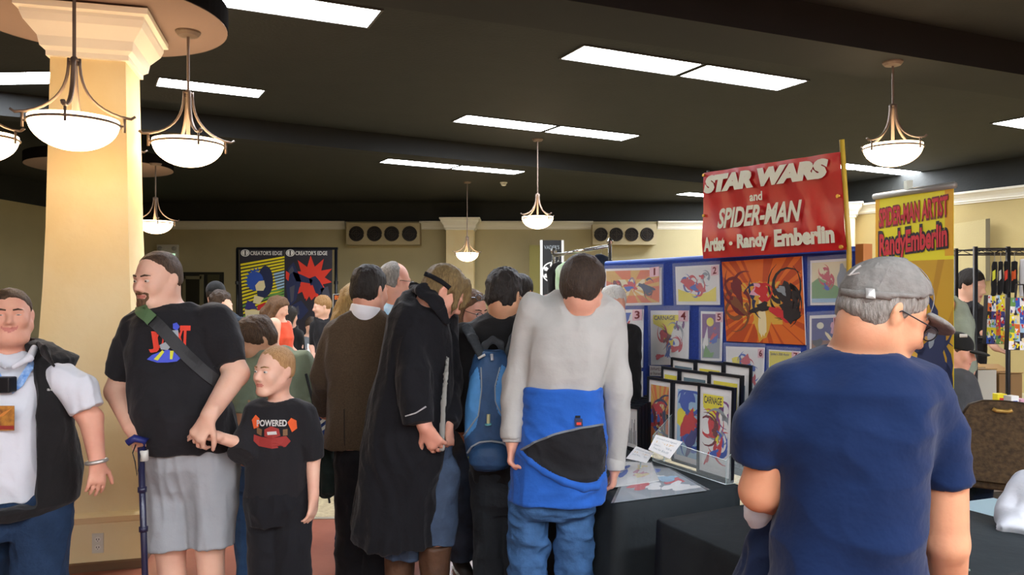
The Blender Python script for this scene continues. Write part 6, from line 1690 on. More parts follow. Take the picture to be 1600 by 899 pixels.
# framed prints standing in a clear holder on the table
fr_m = mat('frame_black', '14161c', rough=.3)
g0 = hit(1114, 748, (0, 0, TZ), np.array([0, 0, 1.0]))           # where the front frame stands
nU = -U3                                                         # frames face the customers
def framed(label, cs, off, kind, seed, title=None, group='framed prints in the clear holder', z0=None):
    fn = lambda x, y: hit(x, y, g0 + U3 * off, U3)
    sh = quad(cs, fn)
    if z0 is not None:
        for q in sh.p[:2]: q[2] = z0
        sh = Sheet(*sh.p)
    if sh.n @ nU < 0: sh = Sheet(sh.p[1], sh.p[0], sh.p[3], sh.p[2])
    t = thing('framed_print', label, 'framed print', sh.at(.5, 0), 0, group)
    part('backing', sh.sub(.01, .01, .99, .99, -.012).body(MB(), .006, fr_m), t)
    w = .014; a = w / sh.w; b = w / sh.h; m = MB()
    for s4 in (sh.sub(0, 0, a, 1), sh.sub(1 - a, 0, 1, 1), sh.sub(a, 0, 1 - a, b), sh.sub(a, 1 - b, 1 - a, 1)): s4.body(m, .018, fr_m)
    part('frame', m, t)
    mt = sh.sub(a, b, 1 - a, 1 - b, -.006); part('mat_board', mt.body(MB(), .002, INK['white']), t)
    inner = mt.sub(.09, .07, .91, .93, .0002); art(inner, kind, t, seed, .0008)
    if title:
        m = MB(); inner.rect(m, .02, .84, .8, .985, INK['yellow'], .0026); inner.text(m, title, .06, .86, .74, .96, INK['dark'], .0028, bold=.02); part('title', m, t)
    m = MB(); m.add([mt.at(0, 0, .004), mt.at(1, 0, .004), mt.at(1, 1, .004), mt.at(0, 1, .004)], [(0, 1, 2, 3)], mat('frame_glass', 'e8eef2', rough=.05, alpha=.08, spec=.6)); part('glass', m, t)
    return t
framed('framed print with a yellow title at the front of the holder', [(1090, 599), (1147, 607), (1142, 757), (1088, 741)], 0, 'title', 21, 'CARNAGE', z0=TZ + .004)
framed('framed close-up print left of the front frame', [(1051, 595), (1104, 601), (1100, 748), (1049, 733)], .045, 'closeup', 22, z0=TZ + .004)
framed('framed pink and violet print peeking out beside the front frame', [(1075, 597), (1130, 604), (1126, 745), (1072, 735)], .09, 'pink', 23, z0=TZ + .004)
framed('framed tan print at the left end of the holder', [(1011, 589), (1050, 595), (1048, 712), (1009, 700)], .10, 'burst', 24, z0=TZ + .004)
framed('framed yellow print in the second row, left', [(1033, 573), (1061, 577), (1060, 690), (1032, 684)], .18, 'yellow', 25, z0=TZ + .03)
framed('framed brown print in the second row, middle', [(1061, 577), (1108, 583), (1106, 700), (1060, 690)], .175, 'sky', 26, z0=TZ + .03)
framed('framed yellow and blue print in the second row, right', [(1107, 581), (1159, 588), (1155, 712), (1104, 700)], .16, 'yellow', 27, z0=TZ + .03)
framed('framed slate print in the back row, left', [(1048, 559), (1086, 564), (1084, 680), (1046, 672)], .26, 'sky', 28, z0=TZ + .06)
framed('framed yellow anniversary print in the back row, middle', [(1086, 563), (1130, 568), (1128, 690), (1084, 680)], .255, 'yellow', 29, "Spidey's 30th Anniversary", z0=TZ + .06)
framed('framed black and white street print in the back row, right', [(1130, 566), (1174, 572), (1170, 700), (1128, 690)], .25, 'streets', 30, z0=TZ + .06)
for i in range(7):
    x = 976 + i * 5.0; y = 634 - i * 2.6
    framed('black frame in the stack behind the grey shirt' , [(x, y), (x + 22, y + 3), (x + 22, y + 80), (x, y + 76)], .02 + i * .022, 'streets', 40 + i, group='stack of black frames beside the holder', z0=TZ + .004)
rz_ = g0 + U3 * .2
t = thing('display_riser', 'black stepped riser under the back rows of framed prints', 'riser', rz_)
R27 = rotz(math.atan2(V3[1], V3[0]))
part('step', MB().box((-.5, -.025, TZ), (.06, .025, TZ + .03), fr_m, R27, (g0 + U3 * .168) * (1, 1, 0)), t); part('step', MB().box((-.5, -.03, TZ), (.06, .035, TZ + .06), fr_m, R27, (g0 + U3 * .245) * (1, 1, 0)), t)
acr = mat('acrylic', 'dce6e4', rough=.05, alpha=.16, spec=.7); acr_e = mat('acrylic_edge', 'b8c8c4', rough=.2, alpha=.6)
t = thing('acrylic_holder', 'clear acrylic holder around the framed prints', 'display holder', g0 - U3 * .03)
def acr_pane(name, A, B, C, E):
    m = MB().slab(A, B, C, E, .004, acr)
    o = part(name, m, t)
    part('edge', MB().tube([A, B, C, E], .0022, acr_e, n=4, closed=True), o)
f0 = g0 - U3 * .03; z_ = np.array([0, 0, TZ])
b0 = f0 * (1, 1, 0) - V3 * .42 + z_; b1 = f0 * (1, 1, 0) + V3 * .12 + z_
acr_pane('front_pane', b0, b1, b1 + (0, 0, .11), b0 + (0, 0, .13)); acr_pane('side_pane', b1, b1 + U3 * .28, b1 + U3 * .28 + (0, 0, .36), b1 + (0, 0, .11)); acr_pane('side_pane', b0, b0 + U3 * .28, b0 + U3 * .28 + (0, 0, .36), b0 + (0, 0, .13))
# price cards
def card(label, cs, lines, dep):
    a, b, c, e = [px(x, y, dep[i]) for i, (x, y) in enumerate(cs)]
    sh = Sheet(e, c, b, a); t = thing('price_card', label, 'price card', sh.at(.5, 0)); part('card', sh.body(MB(), .002, INK['white']), t)
    m = MB()
    for i, l in enumerate(lines): sh.text(m, l, .12 + .04 * (i % 2), .74 - i * .2, .88 - .04 * (i % 2), .86 - i * .2, INK['grey'] if i != 1 else INK['gold'], .001)
    part('lettering', m, t)
    part('stand', MB().tube([sh.at(.5, .5, -.004), sh.at(.5, .02, -.05)], .004, acr_e, n=5), t)
card('white price card leaning in front of the framed prints', [(1025, 680), (1066, 691), (1046, 717.6), (1013, 703)], ['Framed and Signed', '11"x17"', 'Comic Prints $20.00 ea', 'Two for $35.00'], (3.62, 3.5, 3.42, 3.56))
card('lower price card lying beside the loose prints', [(994, 698), (1021, 708), (1010, 724), (978, 717)], ['Unframed Signed', '11"x17"', 'Comic Prints $15.00 ea'], (3.7, 3.62, 3.56, 3.66))
# loose prints in plastic on the table
def on_table(x, y, dz=0.0): return hit(x, y, (0, 0, TZ + .002 + dz), np.array([0, 0, 1.0]))
for i, (lab, cs, ink, kd) in enumerate((('loose print in plastic at the corner of the table', [(985, 728), (1046, 733), (1104, 767), (960, 786)], 'sky', 0), ('loose print in plastic under the grey-shirted man\'s hand', [(972, 722), (1018, 724), (1030, 752), (945, 764)], 'paper', 1))):
    sh = quad(cs, lambda x, y: on_table(x, y, .003 + i * .004))
    t = thing('loose_print', lab, 'art print', sh.at(.5, .5)); part('paper', sh.body(MB(), .002, INK['paper'] if ink == 'paper' else INK['grey']), t)
    m = MB(); rr = random.Random(60 + i); masses(sh, m, [(rr.random() * .7 + .15, rr.random() * .7 + .15, .16, .10, rr.choice(('sky', 'blue', 'pink', 'cream', 'white', 'red', 'white'))) for _ in range(12)], .0008, rr); part('printed_art', m, t)
    s2 = sh.sub(-.03, -.03, 1.03, 1.03, .0038); m = MB(); m.add([s2.at(0, 0), s2.at(1, 0), s2.at(1, 1), s2.at(0, 1)], [(0, 1, 2, 3)], mat('glossy_sleeve', 'dfe8ee', rough=.06, alpha=.25, spec=.8)); part('plastic_sleeve', m, t)
# pen on the near table
a, b = on_table(1500, 884, .006), on_table(1514, 892, .006)
t = thing('pen', 'green pen lying on the empty table', 'pen', (a + b) / 2); part('barrel', MB().tube([a, b], .005, mat('pen_green', '2c7a54', rough=.3), n=8), t, smooth=True); part('tip', MB().tube([b, b + (b - a) * .12], [.004, .001], mat('silver', 'd0ccc4', rough=.3, metal=.7), n=8), t)
# ---------------------------------------------------------------- right background
def tub(label, c, w, d, z, lidc, bodyc, rz=0.0):
    t = thing('storage_tub', label, 'storage tub', (c[0], c[1], 0), rz)
    m = MB(); sq = lambda a, b, zz: [(-a, -b, zz), (a, -b, zz), (a, b, zz), (-a, b, zz)]
    m.hexa(sq(w * .43, d * .42, 0) + sq(w * .48, d * .47, z - .05), bodyc); bevel(part('tub_body', m, t, local=True), .02)
    m = MB(); m.hexa(sq(w * .5, d * .5, z - .05) + sq(w * .49, d * .49, z - .02), lidc); m.hexa(sq(w * .42, d * .4, z - .02) + sq(w * .41, d * .39, z), lidc); bevel(part('lid', m, t, local=True), .008)
    for s in (-1, 1): bevel(part('handle', MB().box((s * w * .49 - .02, -.07, z - .12), (s * w * .49 + .02, .07, z - .06), bodyc), t, local=True), .006)
    return t
lidm = mat('tub_lid_blue', '9fb6bc', rough=.45); tubm = mat('tub_grey', '5c6466', rough=.5); lid2 = mat('tub_lid_white', 'c4c6ba', rough=.5); tub2 = mat('tub_clear', '6a6a60', rough=.5)
tub('grey tub with a pale blue lid beside the empty table', px(1545, 800, 4.25), .62, .44, .42, lidm, tubm, .35)
tub('tub with an off-white lid near the banquet chair', px(1532, 745, 5.35), .55, .4, .33, lid2, tub2, .3)
# banquet chair seen from behind
cc = px(1566, 700, 4.7); t = thing('banquet_chair', 'banquet chair with patterned brown back and dark gold frame', 'chair', (cc[0], cc[1], 0), math.radians(-32))
chm = mat('chair_fabric', '3c2e1e', rough=.9, noise=(38, .4), col2='5f4b30', bump=(60, .3)); chf = mat('chair_frame', '3a2c1c', rough=.4, metal=.4); gold = mat('chair_gold', 'b89048', rough=.4, metal=.5)
def bk(s, zz): return np.array([s, -.02 - (zz - .45) * .10, zz])
out = [bk(-.19, .46), bk(-.205, .6), bk(-.21, .75), bk(-.205, .86), bk(-.17, .925), bk(-.1, .95), bk(0, .955), bk(.1, .95), bk(.17, .925), bk(.205, .86), bk(.21, .75), bk(.205, .6), bk(.19, .46)]
part('back_frame', MB().tube(out, .015, chf, n=8), t, smooth=True, local=True)
m = MB(); inn = [np.array([q[0] * .94, q[1], .47 + (q[2] - .46) * .975]) for q in out]; k = len(inn)
m.add([q + (0, -.02, 0) for q in inn] + [q + (0, .03, 0) for q in inn], [list(range(k)), [2 * k - 1 - i for i in range(k)]] + [(i, (i + 1) % k, k + (i + 1) % k, k + i) for i in range(k)], chm)
bevel(part('backrest', m, t, local=True), .01)
part('hand_hold', MB().tube([bk(-.05, .915) + (0, -.025, 0), bk(-.03, .905) + (0, -.025, 0), bk(.03, .905) + (0, -.025, 0), bk(.05, .915) + (0, -.025, 0)], .012, gold, n=8), t, smooth=True, local=True)
m = MB(); m.box((-.21, .0, .40), (.21, .43, .47), chm); bevel(part('seat', m, t, local=True), .025, 3)
for s in (-1, 1):
    part('leg', MB().tube([(s * .19, -.02, .46), (s * .2, -.04, .2), (s * .21, -.09, 0)], .013, chf, n=8), t, smooth=True, local=True); part('leg', MB().tube([(s * .2, .38, .42), (s * .2, .42, 0)], .013, chf, n=8), t, smooth=True, local=True)
banquet = t
copy_thing(banquet, (2.62, 3.12, 0), math.radians(95), 'banquet chair under the person in white at the right edge')
copy_thing(banquet, (2.76, 5.27, 0), math.radians(-90), 'banquet chair under the seated man in the black cap')
copy_thing(banquet, (-2.84, 10.85, 0), math.pi, 'banquet chair under the seated reader')
# wire shelving rack with goods
Dr = 5.62
def W(x, y, d=0.0): return px(x, y, Dr + d)
t = thing('wire_rack', 'black wire shelving rack hung with ties and comic-print bags', 'rack', W(1560, 900) * (1, 1, 0))
rk = mat('rack_black', '17171a', rough=.45)
x0, x1 = W(1524, 450)[0], W(1575, 450)[0] + .9
xp = [W(1524, 450)[0], W(1575, 450)[0], W(1575, 450)[0] + .9]
for xx, yy in ((xp[0], Dr), (xp[1], Dr), (xp[0] + .02, Dr + .28), (xp[2], Dr), (xp[2], Dr + .28)):
    part('post', MB().tube([(xx, yy, 0), (xx, yy, 1.95)], .0165, rk, n=8), t, smooth=True); 
for zz in (1.9, 1.24, .4):
    o = MB()
    for yy in (Dr, Dr + .28):
        for dz in (0, .035): o.tube([(xp[0], yy, zz + dz), (xp[2], yy, zz + dz)], .006, rk, n=5)
        n = 16
        pts = [(xp[0] + (xp[2] - xp[0]) * i / n, yy, zz + (.035 if i % 2 else 0)) for i in range(n + 1)]; o.tube(pts, .003, rk, n=4)
    for i in range(14): xx = xp[0] + (xp[2] - xp[0]) * (i + .5) / 14; o.tube([(xx, Dr, zz + .035), (xx, Dr + .28, zz + .035)], .003, rk, n=4)
    part('wire_shelf', o, t)
gb = [(1550, 1558), (1560, 1567), (1569, 1577), (1580, 1590)]
for i, (a, b) in enumerate(gb):
    C_ = Field(.008); d = -.06
    lrows(C_, [(409, a, b, .012, d), (440, a - 1, b, .016, d), (463 - i * 1.5, a - 2, b - 1, .014, d)], Dr, .01, 2.5)
    g = thing('hanging_tie', ('first', 'second', 'third', 'fourth')[i] + ' black printed tie from the left on the wire rack', 'tie', W((a + b) / 2, 463, d), 0, 'ties on the wire rack')
    o = fpart('tie_cloth', C_, blk, g, folds(.004, (30, 30, 8)))
    m = MB(); patch(m, o, [(a + 1, 425), (b - 3, 422), (b - 3, 436), (a + 1, 440)], (yel_ink, wht_ink, red_ink, org_ink)[i], .003); part('tie_print', m, g)
    part('hook', MB().tube([W((a + b) / 2, 409, d), W((a + b) / 2, 396, d), W((a + b) / 2, 396, 0)], .004, metal_g, n=5), g)
C_ = Field(.008); lrows(C_, [(405, 1593, 1622, .015, -.1), (465, 1592, 1622, .02, -.1)], Dr, .01, 2.5); g = thing('hanging_shirt', 'white shirt hanging at the right edge of the wire rack', 'shirt', W(1607, 465, -.1)); fpart('shirt_cloth', C_, polo, g, folds(.006)); part('hook', MB().tube([W(1607, 405, -.1), W(1607, 394, -.1), W(1607, 394, 0)], .004, metal_g, n=5), g)
comic = []
rnd = random.Random(12)
inks = ['red', 'yellow', 'blue', 'sky', 'white', 'dark', 'orange', 'green', 'cream', 'violet']
for i, (xa, xb, ya, yb, d) in enumerate(((1541, 1572, 462, 538, -.05), (1576, 1612, 466, 548, -.36))):
    P_ = [W(xa, yb, d), W(xb, yb, d), W(xb - 3, ya, d), W(xa + 3, ya, d)]
    sh = Sheet(*P_); g = thing('comic_print_bag', ('comic-print tote bag on the left of the wire rack', 'comic-print tote bag on the right of the wire rack')[i], 'bag', sh.at(.5, 0), 0, 'comic-print bags')
    part('bag_cloth', sh.body(MB(), .05, INK['dark']), g); m = MB()
    for a in range(4):
        for b in range(6):
            u0, v0 = a / 4 * 1.0 + .02 * rnd.random(), b / 6 + .01 * rnd.random(); sh.poly(m, [(max(0, u0 - .02), v0), (min(1, u0 + .27), v0 - .01 if v0 > .01 else v0), (min(1, u0 + .25 + .05 * rnd.random()), min(1, v0 + .2)), (max(0, u0 - .03), min(1, v0 + .17))], INK[rnd.choice(inks)], .0004 + .00003 * (a * 6 + b))
            for _ in range(3): sh.poly(m, blob(u0 + .22 * rnd.random(), v0 + .15 * rnd.random(), .03 + .05 * rnd.random(), .02 + .03 * rnd.random(), 9, .6, rnd), INK[rnd.choice(inks)], .0018 + .0012 * rnd.random())
            continue
            c = [(u0 + .01 * rnd.random(), v0), (u0 + .18, v0 + .02 * rnd.random()), (u0 + .18 - .03 * rnd.random(), v0 + .125), (u0, v0 + .12)]
            sh.poly(m, c, INK[rnd.choice(inks)], .001)
            sh.poly(m, blob(u0 + .09, v0 + .06, .05, .04, 9, .5, rnd), INK[rnd.choice(inks)], .0016); sh.poly(m, blob(u0 + .05 + .08 * rnd.random(), v0 + .07, .03, .02, 8, .5, rnd), INK[rnd.choice(inks)], .0022)
    part('printed_art', m, g)
    part('strap', MB().tube([sh.at(.25, 1), sh.at(.3, 1.25), sh.at(.7, 1.25), sh.at(.75, 1)], .008, INK['dark'], n=6), g)
    part('hook', MB().tube([sh.at(.5, 1.25), sh.at(.5, 1.32, -.02)], .004, metal_g, n=5), g)
# stall table with magazines and boxes
tw_m = mat('stall_top', 'b9c4c2', rough=.5)
t = thing('stall_table', 'pale trestle table with magazines in the right background', 'table', (3.9, 5.35, 0))
part('tabletop', MB().box((3.28, 4.98, .70), (4.9, 5.5, .74), tw_m), t)
for a, b in ((3.35, 5.05), (4.8, 5.05), (3.35, 5.43), (4.8, 5.43)): part('leg', MB().tube([(a, b, 0), (a, b, .7)], .015, metal_g, n=8), t)
def on_st(x, y, dz=0.0): return hit(x, y, (0, 0, .742 + dz), np.array([0, 0, 1.0]))
sh = quad([(1522, 643), (1556, 640), (1572, 652), (1530, 655)], on_st); t = thing('magazine', 'red magazine in front of the seated man', 'magazine', sh.at(.5, .5)); part('pages', sh.sub(0, 0, 1, 1, .012).body(MB(), .012, INK['white']), t); m = MB(); s2 = sh.sub(0, 0, 1, 1, .0125); s2.rect(m, 0, 0, 1, 1, INK['red'], .0); masses(s2, m, [(.6, .5, .12, .2, 'yellow'), (.3, .4, .1, .15, 'white')], .001, random.Random(3)); part('cover', m, t)
for lab, x, y, w, dd, hh, mm in (('white carton under the wire rack, left', 1521, 640, .18, .3, .33, mat('carton_white', 'bdb8a8', rough=.8)), ('brown carton under the wire rack, right', 1560, 636, .18, .3, .30, mat('carton_brown', '8d6c44', rough=.8))):
    c = px(x, 640, 6.1); t = thing('carton', lab, 'carton', (c[0], c[1], .0)); part('stand', MB().box((-w / 2, -.15, 0), (w / 2, .15, .68), rk, None, (c[0], c[1], 0)), t); bevel(part('box', MB().box((-w / 2, -.15, .68), (w / 2, .15, .68 + hh), mm, None, (c[0], c[1], 0)), t), .004)
    for s in (-1, 1): part('flap', MB().box((-w / 2, -.01, 0), (w / 2, .15, .006), mat('carton_flap', 'b08a58', rough=.8), rotx(s * .25), (c[0], c[1] - (.15 if s < 0 else .0), .685 + hh)), t)
for i, (x, y, cl, hh) in enumerate(((1562, 636, 'yellow', .14), (1580, 645, 'white', .16), (1592, 640, 'pink', .12), (1572, 644, 'sky', .06))):
    q = on_st(x, y + 10); t = thing('small_box', ('yellow box', 'white box', 'pink box', 'pale blue box')[i] + ' on the stall table below the wire rack', 'box', q); bevel(part('carton_body', MB().box((-.035, -.03, 0), (.035, .03, hh), INK[cl], rotz(.3 * i), q), t), .003); m = MB().box((-.02, -.0315, hh * .3), (.02, -.03, hh * .8), INK[('red', 'blue', 'white', 'navy')[i]], rotz(.3 * i), q); part('label_panel', m, t)

# chrome clothes rail beyond the panel
a, b = px(865, 400, 5.75), px(953, 385, 5.45)
chrome = mat('chrome', 'c4c4bc', rough=.18, metal=.95)
t = thing('clothes_rail', 'chrome clothes rail beyond the left end of the blue panel', 'clothes rail', ((a + b) / 2) * (1, 1, 0))
part('rail', MB().tube([a, b], .013, chrome, n=10), t, smooth=True)
for q in (a, b): part('post', MB().tube([q * (1, 1, 0) + (0, 0, .02), q + (0, 0, .03)], .013, chrome, n=10), t, smooth=True); part('foot', MB().tube([q * (1, 1, 0) + (-.02, -.25, .015), q * (1, 1, 0) + (.02, .25, .015)], .014, chrome, n=8), t); part('end_cap', MB().lathe([(.02, 0), (.024, .02), (.012, .04)], chrome, q + (0, 0, .015), n=12), t)
def rl(f, dz=0.0): return a + (b - a) * f + (0, 0, dz)
for i, (f, w, h_, mm, lab) in enumerate(((.08, .16, .5, blk, 'dark garment at the left end of the chrome rail'), (.42, .30, .45, mat('bag_green', 'a8d49a', rough=.4, noise=(9, .5), col2='e4efe0'), 'pale green plastic bag hanging on the chrome rail'), (.85, .2, .6, cloth('garment_navy', '1e2430'), 'dark garment at the right end of the chrome rail'))):
    g = thing('hanging_garment', lab, 'garment', rl(f, -.06 - h_)); C_ = Field(.008); q = rl(f)
    z = q[2] - .05
    C_.loft([(q[0], q[1], z - h_, w * .5, .03), (q[0], q[1], z - .08, w * .55, .03), (q[0], q[1], z - .03, w * .35, .02), (q[0], q[1], z, .02, .012)], .01, 2.4, -.3); fpart('cloth', C_, mm, g, folds(.008, (14, 14, 6)))
    part('hook', MB().tube([rl(f, -.05), rl(f, -.02) + (.01, 0, 0), rl(f, .016), rl(f, .0) - (.015, 0, 0)], .003, chrome, n=5), g)
a2 = px(866, 470, 6.4); t = thing('brown_poster', 'brown framed poster behind the grey-shirted man\'s head', 'poster', a2 * (1, 1, 0)); sh = Sheet(px(866, 700, 6.4), px(912, 700, 6.4), px(912, 420, 6.4), px(866, 421, 6.4)); part('frame', sh.body(MB(), .02, INK['dark']), t); m = MB(); sh.rect(m, .05, .03, .95, .985, mat('poster_brown', '5a4034', rough=.5, noise=(7, .5), col2='83675a'), .002); part('printed_art', m, t); part('stand', MB().box((-.1, -.1, 0), (.3, .1, .35), fr_m, None, a2 * (1, 1, 0)), t)

# tall black banner with white wheel emblem by the far wall
Db = 14.5
def B4(x, y): return px(x, y, Db)
sh = Sheet(np.array([B4(844, 450)[0], Db, .05]), np.array([B4(881, 450)[0], Db, .05]), B4(881, 376), B4(844, 376))
t = thing('emblem_banner', 'narrow black banner with a white wheel emblem by the far wall', 'banner', (sh.at(.5, 0)) * (1, 1, 0)); part('sheet', sh.body(MB(), .02, mat('banner_black', '201f20', rough=.6)), t)
for u0, u1 in ((0, .1), (.9, 1)): part('side_bar', sh.sub(u0, 0, u1, 1, .012).body(MB(), .02, INK['paper']), t)
def bu(x, y): q = B4(x, y); return ((q[0] - sh.p[0][0]) / sh.w, (q[2] - .05) / (sh.p[3][2] - .05))
m = MB(); u0, v0 = bu(850, 390); u1, v1 = bu(874, 384); sh.text(m, "VADER'S", u0, v0, u1, v1, INK['grey'], .003, bold=.01); part('lettering', m, t)
m = MB(); c = B4(862.5, 426) - (0, .006, 0); ro = 16.0 / F * Db
def ring(r0, r1, a0, a1, n=16, dy=0.0):
    A_ = np.linspace(a0, a1, n); V = [c + (r0 * math.cos(a), -dy, r0 * math.sin(a)) for a in A_] + [c + (r1 * math.cos(a), -dy, r1 * math.sin(a)) for a in A_]
    m.add(V, [(i, n + i, n + i + 1, i + 1) for i in range(n - 1)], INK['paper'])
ring(ro * .88, ro, 0, 6.2832, 40)
for k in range(6):
    a0 = k * math.pi / 3 + .1; ring(ro * .3, ro * .78, a0 + .16, a0 + .72, 8); ring(ro * .78, ro * .9, a0 + .3, a0 + .58, 6, .0005)
ring(ro * .3, ro * .42, 0, 6.2832, 30, .0005); part('wheel_emblem', m, t)
part('base', MB().box((-.3, -.12, 0), (.3, .12, .05), fr_m, None, sh.at(.5, 0) * (1, 1, 0)), t)

# backdrop with two printed panels at the left
Dk = 15.0
def K4(x, y, d=0.0): return px(x, y, Dk - d)
t = thing('backdrop_stand', 'black pipe stand carrying the two printed backdrops', 'stand', K4(447, 800) * (1, 1, 0))
for x in (371, 525): q = K4(x, 389); part('upright', MB().tube([q * (1, 1, 0), q], .03, fr_m, n=8), t, smooth=True); part('foot', MB().tube([q * (1, 1, 0) + (-.3, -.3, .02), q * (1, 1, 0) + (.3, .3, .02)], .025, fr_m, n=6), t); part('clamp', MB().tube([K4(x, 440), K4(x, 445)], .045, fr_m, n=8), t)
part('crossbar', MB().tube([K4(370, 389), K4(528, 389)], .025, fr_m, n=8), t)
for i, (xa, xb, lab) in enumerate(((374, 444, 'backdrop with yellow stripes and a blue shape'), (444.5, 519, 'backdrop with a red starburst'))):
    sh = Sheet(np.array([K4(xa, 450)[0], Dk - .05, .35]), np.array([K4(xb, 450)[0], Dk - .05, .35]), K4(xb, 391, .05), K4(xa, 391, .05))
    t = thing('printed_backdrop', lab, 'banner', sh.at(.5, 0), 0, 'printed backdrops'); part('sheet', sh.body(MB(), .015, mat('backdrop_charcoal', '2b2830', rough=.7, noise=(3, .2))), t)
    def K(x, y):
        q = K4(x, y, .05); return ((q[0] - sh.p[0][0]) / sh.w, (q[2] - .35) / (sh.p[3][2] - .35))
    def kp(m, pts, ink, d): sh.poly(m, [K(*q) for q in pts], INK[ink] if isinstance(ink, str) else ink, d)
    m = MB(); xo = (0, 70.5)[i]
    ua, va = K(390 + xo, 399.5); ub, vb = K(440 + xo, 393); sh.text(m, "CREATOR'S EDGE", ua, va, ub, vb, INK['paper'], .004, bold=.02); part('lettering', m, t)
    m = MB(); kp(m, [(382 + xo + 7 * math.cos(a), 396 + 5.6 * math.sin(a)) for a in np.linspace(0, 6.283, 22, endpoint=False)], 'paper', .004); kp(m, [(382 + xo + 5.6 * math.cos(a), 396 + 4.4 * math.sin(a)) for a in np.linspace(0, 6.283, 22, endpoint=False)], 'dark', .005)
    kp(m, [(381 + xo + 4 * math.cos(a), 396 + 3.6 * math.sin(a)) for a in np.linspace(1.57, 4.71, 12)], 'paper', .006); kp(m, [(383 + xo + 4 * math.cos(a), 396 + 3.6 * math.sin(a)) for a in np.linspace(-1.57, 1.57, 12)], 'paper', .006); part('round_logo', m, t)
    m = MB()
    if i == 0:
        ys = INK['yellow']
        for k in range(20):
            f = k / 20; yl = 413 + k * 5.4; yr = 401 + k * 4.6
            col = ys if k < 12 else (INK['yellow'] if k % 3 else INK['green'])
            kp(m, [(374.6 + k * .35, yl), (443.5, yr), (443.5, yr + 2.9), (374.6 + k * .35, yl + 3.2)], col, .004)
            if 4 < k < 11: kp(m, [(422 + k, yr + 1.4 + (443 - 422 - k) * .17), (443.5, yr), (443.5, yr + 2.9), (422 + k, yr + 4.3 + (443 - 422 - k) * .17)], 'sky', .005)
            if k >= 11: kp(m, [(420, yr + 4), (443.5, yr), (443.5, yr + 2.9), (420, yr + 7)], 'green' if k < 14 else 'sky', .005)
        kp(m, [(400 + 12 * math.cos(a) + 14, 440 + 24 * math.sin(a)) for a in np.linspace(0, 6.28, 20, endpoint=False)], 'navy', .006)
        rr = random.Random(5)
        for k in range(9): a = 2.2 + k * .32; kp(m, [(401 + 10 * math.cos(a - .25), 442 - 14 * math.sin(a - .25) * -1 - 4), (401 + 21 * math.cos(a), 440 + 20 * math.sin(a) - 2), (401 + 10 * math.cos(a + .25), 442 + 14 * math.sin(a + .25) - 4)], 'blue', .007)
        kp(m, [(398 + 13 * math.cos(a), 440 + 15 * math.sin(a)) for a in np.linspace(0, 6.28, 18, endpoint=False)], 'blue', .008)
        kp(m, [(404, 440), (412, 439), (414, 449), (411, 455), (400, 455), (398, 447)], 'cream', .010); kp(m, [(401, 455), (417, 455), (415, 465), (402, 466)], 'navy', .011); kp(m, [(397, 462), (412, 466), (405, 476), (395, 474)], 'cream', .012)
        kp(m, [(386, 470), (396, 474), (402, 484), (382, 484)], 'violet', .010); kp(m, [(402, 478), (414, 473), (418, 484), (402, 486)], 'red', .011)
        kp(m, [(382, 485), (420, 485), (420, 500), (384, 499)], 'cream', .009)
    else:
        st = [];
        for k in range(22): a = k * 2 * math.pi / 22 + .1; r = (38 if k % 2 == 0 else 21) * (1.0 if math.sin(a) < .3 else .9); st.append((min(518, max(446, 486 + r * math.cos(a))), 438 + r * 1.0 * math.sin(a)))
        kp(m, st, mat('print_scarlet', 'dc3a28', rough=.6), .004)
        sl = mat('print_slate', '4a4a58', rough=.6)
        for q in ([(449, 420), (458, 410), (464, 424), (470, 440), (462, 470), (452, 480), (446, 450)], [(456, 425), (470, 430), (488, 438), (486, 444), (462, 440)], [(482, 436), (492, 432), (499, 440), (506, 452), (500, 462), (492, 458), (485, 448)], [(500, 452), (512, 448), (516, 468), (506, 474)], [(452, 480), (470, 470), (482, 486), (470, 500), (450, 498)]): kp(m, q, INK['navy'] if q[0][0] != 500 else sl, .006)
        for q in ([(470, 452), (488, 446), (494, 462), (486, 470), (482, 462), (476, 468)], [(446, 424), (452, 428), (450, 440), (446, 436)]): kp(m, q, MATS['print_scarlet'], .007)
        for q in ([(450, 424), (456, 416), (459, 424), (452, 430)], [(452, 450), (460, 446), (458, 470), (454, 474)], [(504, 454), (511, 453), (511, 466), (505, 468)], [(456, 486), (466, 478), (468, 492), (458, 494)]): kp(m, q, sl, .008)
    part('printed_art', m, t)
